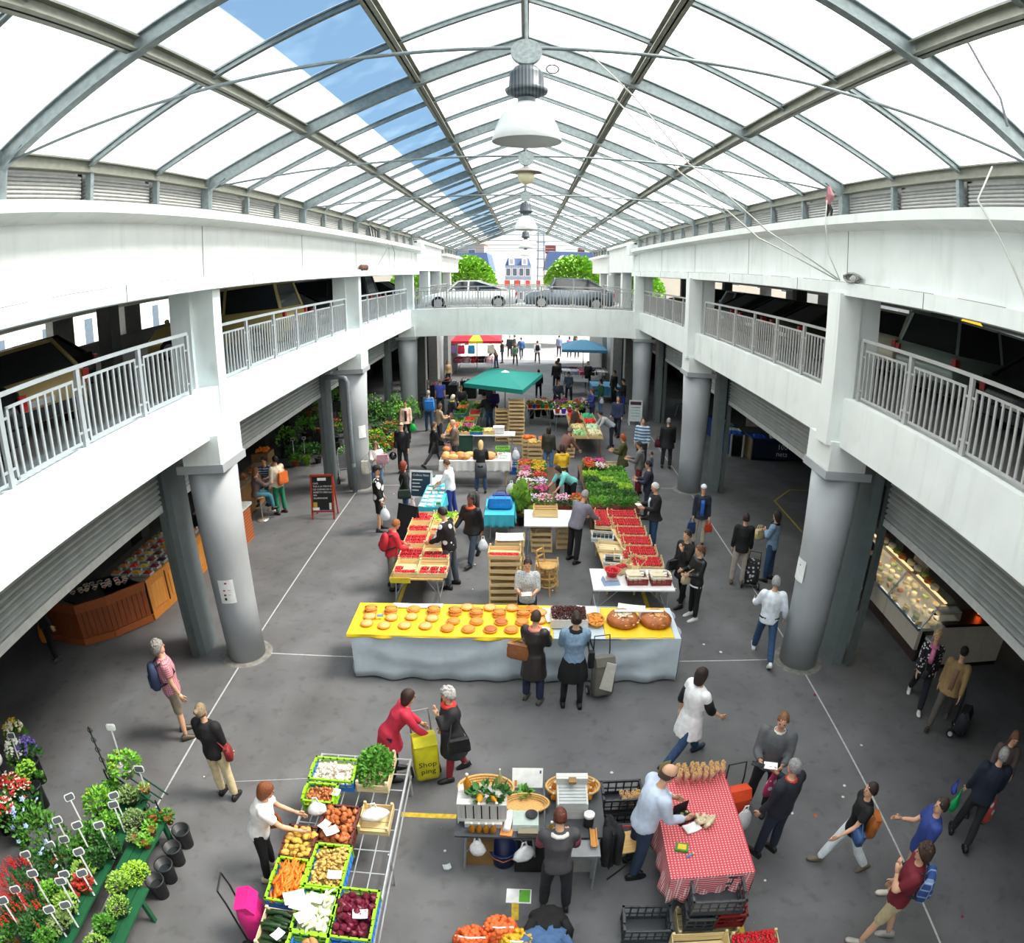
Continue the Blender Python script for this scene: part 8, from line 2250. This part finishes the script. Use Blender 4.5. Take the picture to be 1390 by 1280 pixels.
# ================================================================ cars
def car(label, x, y, z, rz, c, kind='hatch', group=None):
    """car pointing along local +x; side profile swept across the width with glazed cabin, wheels, lights"""
    t = thing('car', label, 'car', (x, y, z), R(rz), group)
    m = mat(c, .25, metal=.15, var=.03, spec=.6, name='car paint'); gl = mat('#1b2328', .08, spec=.8, name='car glass'); ty = mat('#141516', .8); al = mat('#a9adb0', .3, metal=.6)
    L, W, H, hood, ws, rs, rr_ = {'hatch': (4.1, 1.74, 1.48, .95, .7, -.9, -1.75), 'coupe': (4.35, 1.78, 1.34, .86, .55, -.35, -1.85), 'van': (4.4, 1.82, 1.8, 1.1, 1.25, -1.9, -2.1), 'suv': (4.4, 1.85, 1.7, 1.1, .8, -1.5, -1.95)}[kind]
    a = L / 2
    low = [(-a, .35), (-a - .02, .62), (-a + .05, hood), (a - 1.15, hood), (a - .35, hood - .14), (a - .03, .62), (a, .36), (a - .1, .22), (-a + .1, .22)]
    def sec(pts, w0, w1, zt):
        return [[(px, s_ * (w0 if pz < zt else w1), pz) for px, pz in pts] for s_ in (-1, -.92, .92, 1)]
    q = MB()
    rings = []
    for s_, k in ((-1, .94), (-.93, 1), (.93, 1), (1, .94)):
        rings.append([(px * (1 if abs(s_) < 1 else .985), s_ * W / 2, .22 + (pz - .22) * (1 if abs(s_) < 1 else .97)) for px, pz in low])
    q.loft(rings); ob('body', q.mesh('body', m, True), t)
    ru = [(a - 1.2, hood - .01), (ws - .1, H), (rs, H), (rr_, hood - .01)]
    q = MB(); q.loft([[(px, s_ * W / 2 * (.95 if pz < H - .1 else .76), pz) for px, pz in ru] for s_ in (-1, 1)]); ob('glasshouse', q.mesh('gl', gl), t)
    q = MB(); q.loft([[(px, s_ * W / 2 * .77, pz) for px, pz in ((ws - .05, H - .05), (ws - .12, H + .015), (rs, H + .015), (rs - .08, H - .05))] for s_ in (-1, 1)]); ob('roof', q.mesh('roof', m), t)
    for s_ in (-1, 1):
        for (px0, px1) in ((a - 1.2, ws - .1), ((ws + rs) / 2 - .1, (ws + rs) / 2 - .12), (rr_, rs)):
            ob('pillar_trim', MB().bar((px0, s_ * W / 2 * .955, hood), (px1, s_ * W / 2 * .775, H), .07, .05).mesh('p', m), t)
        ob('tail_light', MB().box(-a - .03, -a + .12, s_ * W / 2 * .95 - .1, s_ * W / 2 * .95 + .02, hood - .3, hood - .08).mesh('tl', mat('#b01c1c', .3)), t)
        ob('headlight', MB().box(a - .3, a - .06, s_ * W / 2 * .8 - .14, s_ * W / 2 * .8 + .1, .58, .7).mesh('hl', mat('#d8e0e4', .1)), t)
        ob('mirror', MB().ball((ws + .1, s_ * (W / 2 + .08), hood + .06), (.07, .1, .07), 8).mesh('mi', m, True), t)
        for px in (-a + .8, a - .8):
            w_ = ob('wheel', MB().tube([(px, s_ * (W / 2 - .2), .32), (px, s_ * (W / 2 + .01), .32)], .32, 20).mesh('w', ty), t)
            ob('hubcap', MB().tube([(px, s_ * (W / 2), .32), (px, s_ * (W / 2 + .02), .32)], .2, 10).mesh('h', al), w_)
    ob('number_plate', MB().box(-a - .035, -a - .01, -.25, .25, .5, .6).mesh('np', mat('#d9dcdc', .5)), t)
    ob('bumper', MB().box(-a - .04, -a + .1, -W / 2 + .05, W / 2 - .05, .26, .46).mesh('bu', mat('#2a2c2e', .6)), t)
    return t


car('white coupe on the bridge', -2.6, 31.2, 5.03, 180, '#e9edee', 'coupe')
car('dark grey and silver hatchback on the bridge', 1.98, 31.2, 5.03, 180, '#6d7882', 'hatch')
car('whitish car with a golden reflection in its colour, parked on the nearest left bay', -9.2, 9.0, 5.0, 150, '#c2a873', 'hatch')  # whitish car; golden light reflected on it is put into the paint colour
car('black car behind the nearest left railing', -8.6, 6.0, 5.0, 170, '#121316', 'hatch')
car('black hatchback deeper in the nearest left bay', -11.5, 11.6, 5.0, 170, '#15161a', 'hatch')
car('yellow van behind the nearest left pillar', -8.4, 17.2, 5.0, 180, '#b8a368', 'van')
car('black car in the second left bay', -8.6, 20.9, 5.0, 175, '#0f1013', 'hatch')
car('dark grey van in the second left bay', -8.2, 26.3, 5.0, 180, '#33363b', 'van')
car('black car in the third left bay', -8.6, 36.2, 5.0, 175, '#14161c', 'hatch')
car('white four-wheel drive behind the near right railing', 10.4, 15.0, 5.0, 15, '#d3ccb8', 'suv')
car('grey taxi van behind the near right railing', 10.2, 12.0, 5.0, 12, '#8a9890', 'van')
t = thing('taxi_sign', 'glowing yellow taxi sign on the grey van', 'sign', (9.6, 11.9, 6.815)); ob('box', MB().loft([[(-.12, -.3, 0), (.12, -.3, 0), (.12, .3, 0), (-.12, .3, 0)], [(-.06, -.2, .12), (.06, -.2, .12), (.06, .2, .12), (-.06, .2, .12)]]).mesh('b', mat('#ffc83a', .4, emit=.8)), t); ob('base', MB().box(-.14, .14, -.32, .32, -.01, .0).mesh('b', BLACK), t)
car('black car at the right end of the near railing', 10.2, 9.0, 5.0, 10, '#22252a', 'hatch')
car('dark hatchback behind the second right railing', 8.8, 16.6, 5.0, 5, '#33301c', 'hatch')
car('olive car behind the second right railing', 8.8, 19.4, 5.0, 5, '#2a2616', 'hatch')
car('dark grey car behind the second right railing', 8.8, 22.4, 5.0, 5, '#2f3236', 'hatch')
car('silver car in the second right bay', 8.7, 25.4, 5.0, 178, '#9aa6b0', 'hatch')
car('black estate at the back of the second right bay', 13.4, 22.5, 5.0, 10, '#121418', 'suv')
car('ochre car in the third right bay', 8.8, 31.6, 5.0, 178, '#6a5a2a', 'hatch')
# ================================================================ pendant lamps
HOODM = mat('#5d656b', .4, metal=.5, pat='xstripe', c2='#3f464b', ps=40, name='finned hood'); ENAM = mat('#dfe3e2', .25, var=.04, name='white enamel')
def pendant(label, y, kind, s=1.):
    t = thing('pendant_lamp', label, 'lamp', (0, y, 8.34), 0, 'pendant lamps')
    if kind == 'bell':
        ob('hood', MB().lathe([(.02, -.0), (.09 * s, -.02), (.125 * s, -.08), (.13 * s, -.2 * s), (.16 * s, -.22 * s), (.15 * s, -.25 * s), (.07 * s, -.29 * s)], 24).mesh('hood', HOODM, True), t)
        ob('neck', MB().lathe([(.065 * s, -.27 * s), (.065 * s, -.34 * s)], 18).mesh('neck', mat('#59636a', .4, metal=.4)), t)
        ob('shade', MB().lathe([(.07 * s, -.33 * s), (.12 * s, -.36 * s), (.19 * s, -.45 * s), (.235 * s, -.57 * s), (.255 * s, -.66 * s), (.25 * s, -.665 * s), (.225 * s, -.57 * s), (.18 * s, -.46 * s), (.1 * s, -.37 * s)], 32, cap=False).mesh('shade', ENAM, True), t)
        ob('hook_ring', MB().tube([(.19 * s + .045 * math.cos(a * PI / 6), 0, -.03 + .04 * math.sin(a * PI / 6)) for a in range(13)], .006, 5).mesh('ring', BLACK), t)
        ob('bulb', MB().ball((0, 0, -.42 * s), .06 * s, 10).mesh('bulb', mat('#e6e2d4', .3), True), t)
    else:
        ob('flat_shade', MB().lathe([(.05, -.03), (.23, -.1), (.235, -.11), (.1, -.12)], 24).mesh('shade', mat('#8a867e', .5), True), t)
        ob('bowl', MB().lathe([(.12, -.12), (.125, -.17), (.1, -.25), (.05, -.29), (.005, -.3)], 20).mesh('bowl', mat('#d9d3b0', .3), True), t)
        ob('collar', MB().lathe([(.03, .0), (.05, -.04)], 12).mesh('collar', STEEL), t)


for i, y in enumerate((4.9, 9.8, 14.7, 19.6, 24.5, 29.4, 34.3)):
    pendant(f'{("large white bell", "cream bowl", "white bell", "small dark", "small white bell", "far dark", "farthest white bell")[i]} pendant lamp, {("nearest", "second", "third", "fourth", "fifth", "sixth", "last")[i]} in the row', y, 'bell' if i % 2 == 0 else 'bowl')
# ================================================================ ropes
RP = mat('#c2c4bd', .8, name='rope')
def rope(label, pts, r=.012, m=RP): tag(ob('rope', MB().tube(pts, r, 6).mesh('rope', m, True), None), label, 'rope')


rope('upper pale rope slung from the roof to the right parapet', [(.6, 9.0, 10.3), (1.5, 9.4, 9.5), (2.4, 9.8, 8.55), (3.6, 9.6, 7.6), (4.84, 9.5, 7.0)])
rope('lower pale rope slung from the roof to the right parapet', [(.9, 10.2, 10.2), (2.4, 10.4, 8.5), (3.6, 10.0, 7.5), (4.84, 9.6, 7.0)])
rope('rope hanging down the right parapet to the coil', [(4.64, 9.65, 8.3), (4.62, 9.66, 7.9), (4.66, 9.6, 7.4), (4.84, 9.5, 7.0)], .01)
rope('slack rope hanging at the far right edge', [(4.95, 5.8, 8.6), (4.62, 5.7, 8.1), (4.7, 5.4, 7.7), (4.8, 5.1, 7.2), (4.82, 5.0, 6.99)], .012)
t = thing('rope_coil', 'coil of grey rope on the right parapet ledge', 'rope', (4.88, 9.15, 6.99))
for k in range(7):
    ob('loop', MB().tube([(.04 * math.sin(k * 2 + a), .28 * math.cos(a * PI / 8) * (.6 + .06 * k) , .07 + .07 * math.sin(a * PI / 8) * (1 + .1 * math.sin(k))) for a in range(17)], .014, 6, cap=False).mesh('loop', mat('#8f918b', .8), True), t)
rope('knotted strap hanging from the right roof beam', [(3.33, 4.3, 9.4), (3.5, 4.25, 9.2), (3.62, 4.25, 9.0), (3.75, 4.2, 8.75), (3.8, 4.2, 8.5)], .014, mat('#9a9ca8', .8))
t = thing('rag_bundle', 'pink and black rag tied to the right roof post', 'cloth', (4.7, 9.7, 8.05)); ob('pink_rag', MB().tube([(0, 0, .5), (.02, -.03, .35), (-.03, 0, .2)], [.03, .07, .05], 7).mesh('p', mat('#9a6a70', .9)), t)
for s_ in (-1, 1): ob('dark_tail', MB().tube([(0, 0, .2), (.02, s_ * .06, .1), (0, s_ * .09, -.02)], [.03, .03, .015], 6).mesh('d', BLACK), t)
t = thing('cable_bundle', 'black cable bundle on the left roof post', 'cable', (-4.75, 20.3, 8.03))
for k in range(4): ob('cable', MB().tube([(0, 0, .4), (.05 * k, -.2 + .2 * k, .35 - .05 * k), (.03, -.1 + .35 * k, .02)], .02, 5).mesh('c', BLACK), t)
rope('thin cord hanging on the left parapet', [(-4.62, 22.6, 8.1), (-4.6, 21.9, 7.6), (-4.8, 21.2, 7.0)], .008, mat('#6a6d70', .8)); rope('second thin cord hanging on the left parapet', [(-4.62, 22.6, 8.1), (-4.6, 23.4, 7.6), (-4.8, 24.2, 7.0)], .008, mat('#6a6d70', .8))
t = thing('rust_heap', 'rust-brown heap on the left parapet ledge', 'cable', (-4.88, 19.9, 6.99))
for k in range(3): ob('clump', MB().ball((0, k * .3 - .3, .05), (.07, .2, .1), 8).mesh('h', mat('#6a4a40', .9), True), t)
# ================================================================ town outside
def building(label, x0, x1, y0, y1, h, c, face, nx, rows, wc='#5a6672', roof=None, rh=2.2, wz0=1., rc='#4a5f86'):
    """block with separate windows on the face looking at the hall ('s' towards -y, 'e'/'w' towards +x/-x)"""
    t = thing('building', label, 'building', ((x0 + x1) / 2, (y0 + y1) / 2, 0))
    a, b = (x1 - x0) / 2, (y1 - y0) / 2
    ob('wall', MB().box(-a, a, -b, b, 0, h).mesh('w', mat(c, .85, var=.06, scale=.6)), t)
    L = 2 * a if face == 's' else 2 * b
    st = L / nx; hh = (h - wz0) / rows
    fr = MB().box(-.55, .55, -.05, .05, 0, hh * .7).mesh('f', mat('#e9e6df', .8)); pn = MB().box(-.42, .42, -.07, .04, .1, hh * .65).mesh('p', mat(wc, .2))
    for i in range(nx):
        for j in range(rows):
            u_ = -L / 2 + st * (i + .5); z = wz0 + hh * j + hh * .1
            p, r_ = {'s': ((u_, -b, z), 0), 'e': ((a, u_, z), PI / 2), 'w': ((-a, u_, z), -PI / 2)}[face]
            o = ob('window', fr, t, p, r_); ob('pane', pn, o)
    if roof == 'mansard':
        q = MB().loft([[(-a, -b, h), (a, -b, h), (a, b, h), (-a, b, h)], [(-a + .5, -b + .7, h + rh), (a - .5, -b + .7, h + rh), (a - .5, b - .7, h + rh), (-a + .5, b - .7, h + rh)]])
        ob('roof', q.mesh('r', mat(rc, .6, var=.05)), t)
        for i in range(max(2, nx // 2)):
            u_ = -a + (2 * a) * (i + .5) / max(2, nx // 2)
            d = ob('dormer', MB().prism([(-.6, 0), (.6, 0), (.6, 1.2), (.35, 1.65), (0, 1.8), (-.35, 1.65), (-.6, 1.2)], 'Y', -.1, .7).mesh('d', mat('#eceae6', .8)), t, (u_, -b, h + .1))
            ob('pane', MB().box(-.32, .32, -.13, -.1, .2, 1.3).mesh('p', mat('#a9b2bc', .3)), d)
    elif roof:
        ob('roof', MB().prism([(-b - .3, h), (b + .3, h), (0, h + rh)], 'X', -a - .2, a + .2).mesh('r', mat(roof, .8)), t)
    return t


building('cream house with slate mansard left of the far street', -34, -3.9, 76, 90, 7.1, '#d8cfc0', 's', 9, 2, roof='mansard', rh=2.3)
building('tall beige house behind the left mansard house', -40, -5.6, 92, 100, 11.2, '#d3c2ae', 's', 10, 3, roof='#b58a78', rh=1.5)
o = building('white house with slate mansard right of the far street', 2.3, 10.5, 78, 90, 7.3, '#ddd6c8', 's', 4, 2, roof='mansard', rh=2.4)
ob('chimney', MB().box(-3.9, -2.6, 0, 1.6, 9.6, 10.7).mesh('c', mat('#b0584a', .8)), o); ob('chimney', MB().box(.2, 1., 0, 1.2, 9.6, 10.4).mesh('c', mat('#b0584a', .8)), o)
building('cream house farther right of the far street', 10.8, 40, 78, 92, 9.5, '#d9cfbf', 's', 9, 3, roof='#b8705a', rh=1.6)
building('pale blue-grey building closing the far street', -4.2, 1.2, 140, 150, 8.8, '#8f9db2', 's', 4, 3, roof='mansard', rh=1.6)
t = thing('scaffold_tower', 'grey scaffold tower beside the right mansard house', 'scaffold', (1.9, 82, 0))
for sx in (-1, 1):
    for sy in (-1, 1): ob('upright', MB().tube([(sx * .5, sy * .5, 0), (sx * .3, sy * .3, 14)], .06, 6).mesh('u', mat('#8f959c', .6)), t)
for k in range(12): ob('deck_ring', MB().box(-.55, .55, -.55, .55, 1 + k * 1.1, 1.1 + k * 1.1).mesh('d', mat('#9aa0a8', .6)), t)
for sx, lb in ((-1, 'left'), (1, 'right')):
    building(f'cream facade seen across the {lb} parking deck', *((-34, -25) if sx < 0 else (25, 34)), -14, 58, 11, '#d9d6cc', 'e' if sx < 0 else 'w', 18, 3, roof='#8a8f98', rh=1.)
for i, (x, y, r_, h) in enumerate(((-5.4, 61, 2.6, 8.6), (4.6, 61, 2.7, 8.7), (-10.5, 64, 2.6, 8.), (10.5, 63, 2.6, 8.))):
    t = thing('street_tree', 'bright green street tree ' + ('left of the far street', 'right of the far street', 'farther left behind the hall', 'farther right behind the hall')[i], 'tree', (x, y, 0))
    ob('trunk', MB().tube([(0, 0, 0), (.05, 0, 2), (0, 0, h - r_)], [.2, .16, .1], 8).mesh('tr', wood('#6a5a48', 'Z')), t)
    ob('crown', foliage(5200, r_, r_, r_ * 1.1, .34, mat('#86b53a', .6, var=.3, scale=2, name='spring leaf'), 900 + i, .2, h - r_ * 1.15), t)['kind'] = 'stuff'
    ob('crown_underside', foliage(1500, r_ * .95, r_ * .95, -r_ * .8, .34, mat('#86b53a', .6, var=.3, scale=2, name='spring leaf'), 950 + i, .0, h - r_ * 1.15), t)['kind'] = 'stuff'
for i in range(8):
    t = thing('street_barrier', 'red and white barrier panel in the far street, ' + 'one two three four five six seven eight'.split()[i] + ' from left', 'barrier', (-3.4 + i * .75, 96, 0), 0, 'far barriers')
    ob('panel', MB().box(-.3, .3, -.05, .05, 4.9, 5.9).mesh('p', mat('#d84a3a' if i % 2 else '#e8e0dc', .6)), t); ob('post', MB().box(-.05, .05, -.04, .04, 0, 4.9).mesh('q', TUBE), t)
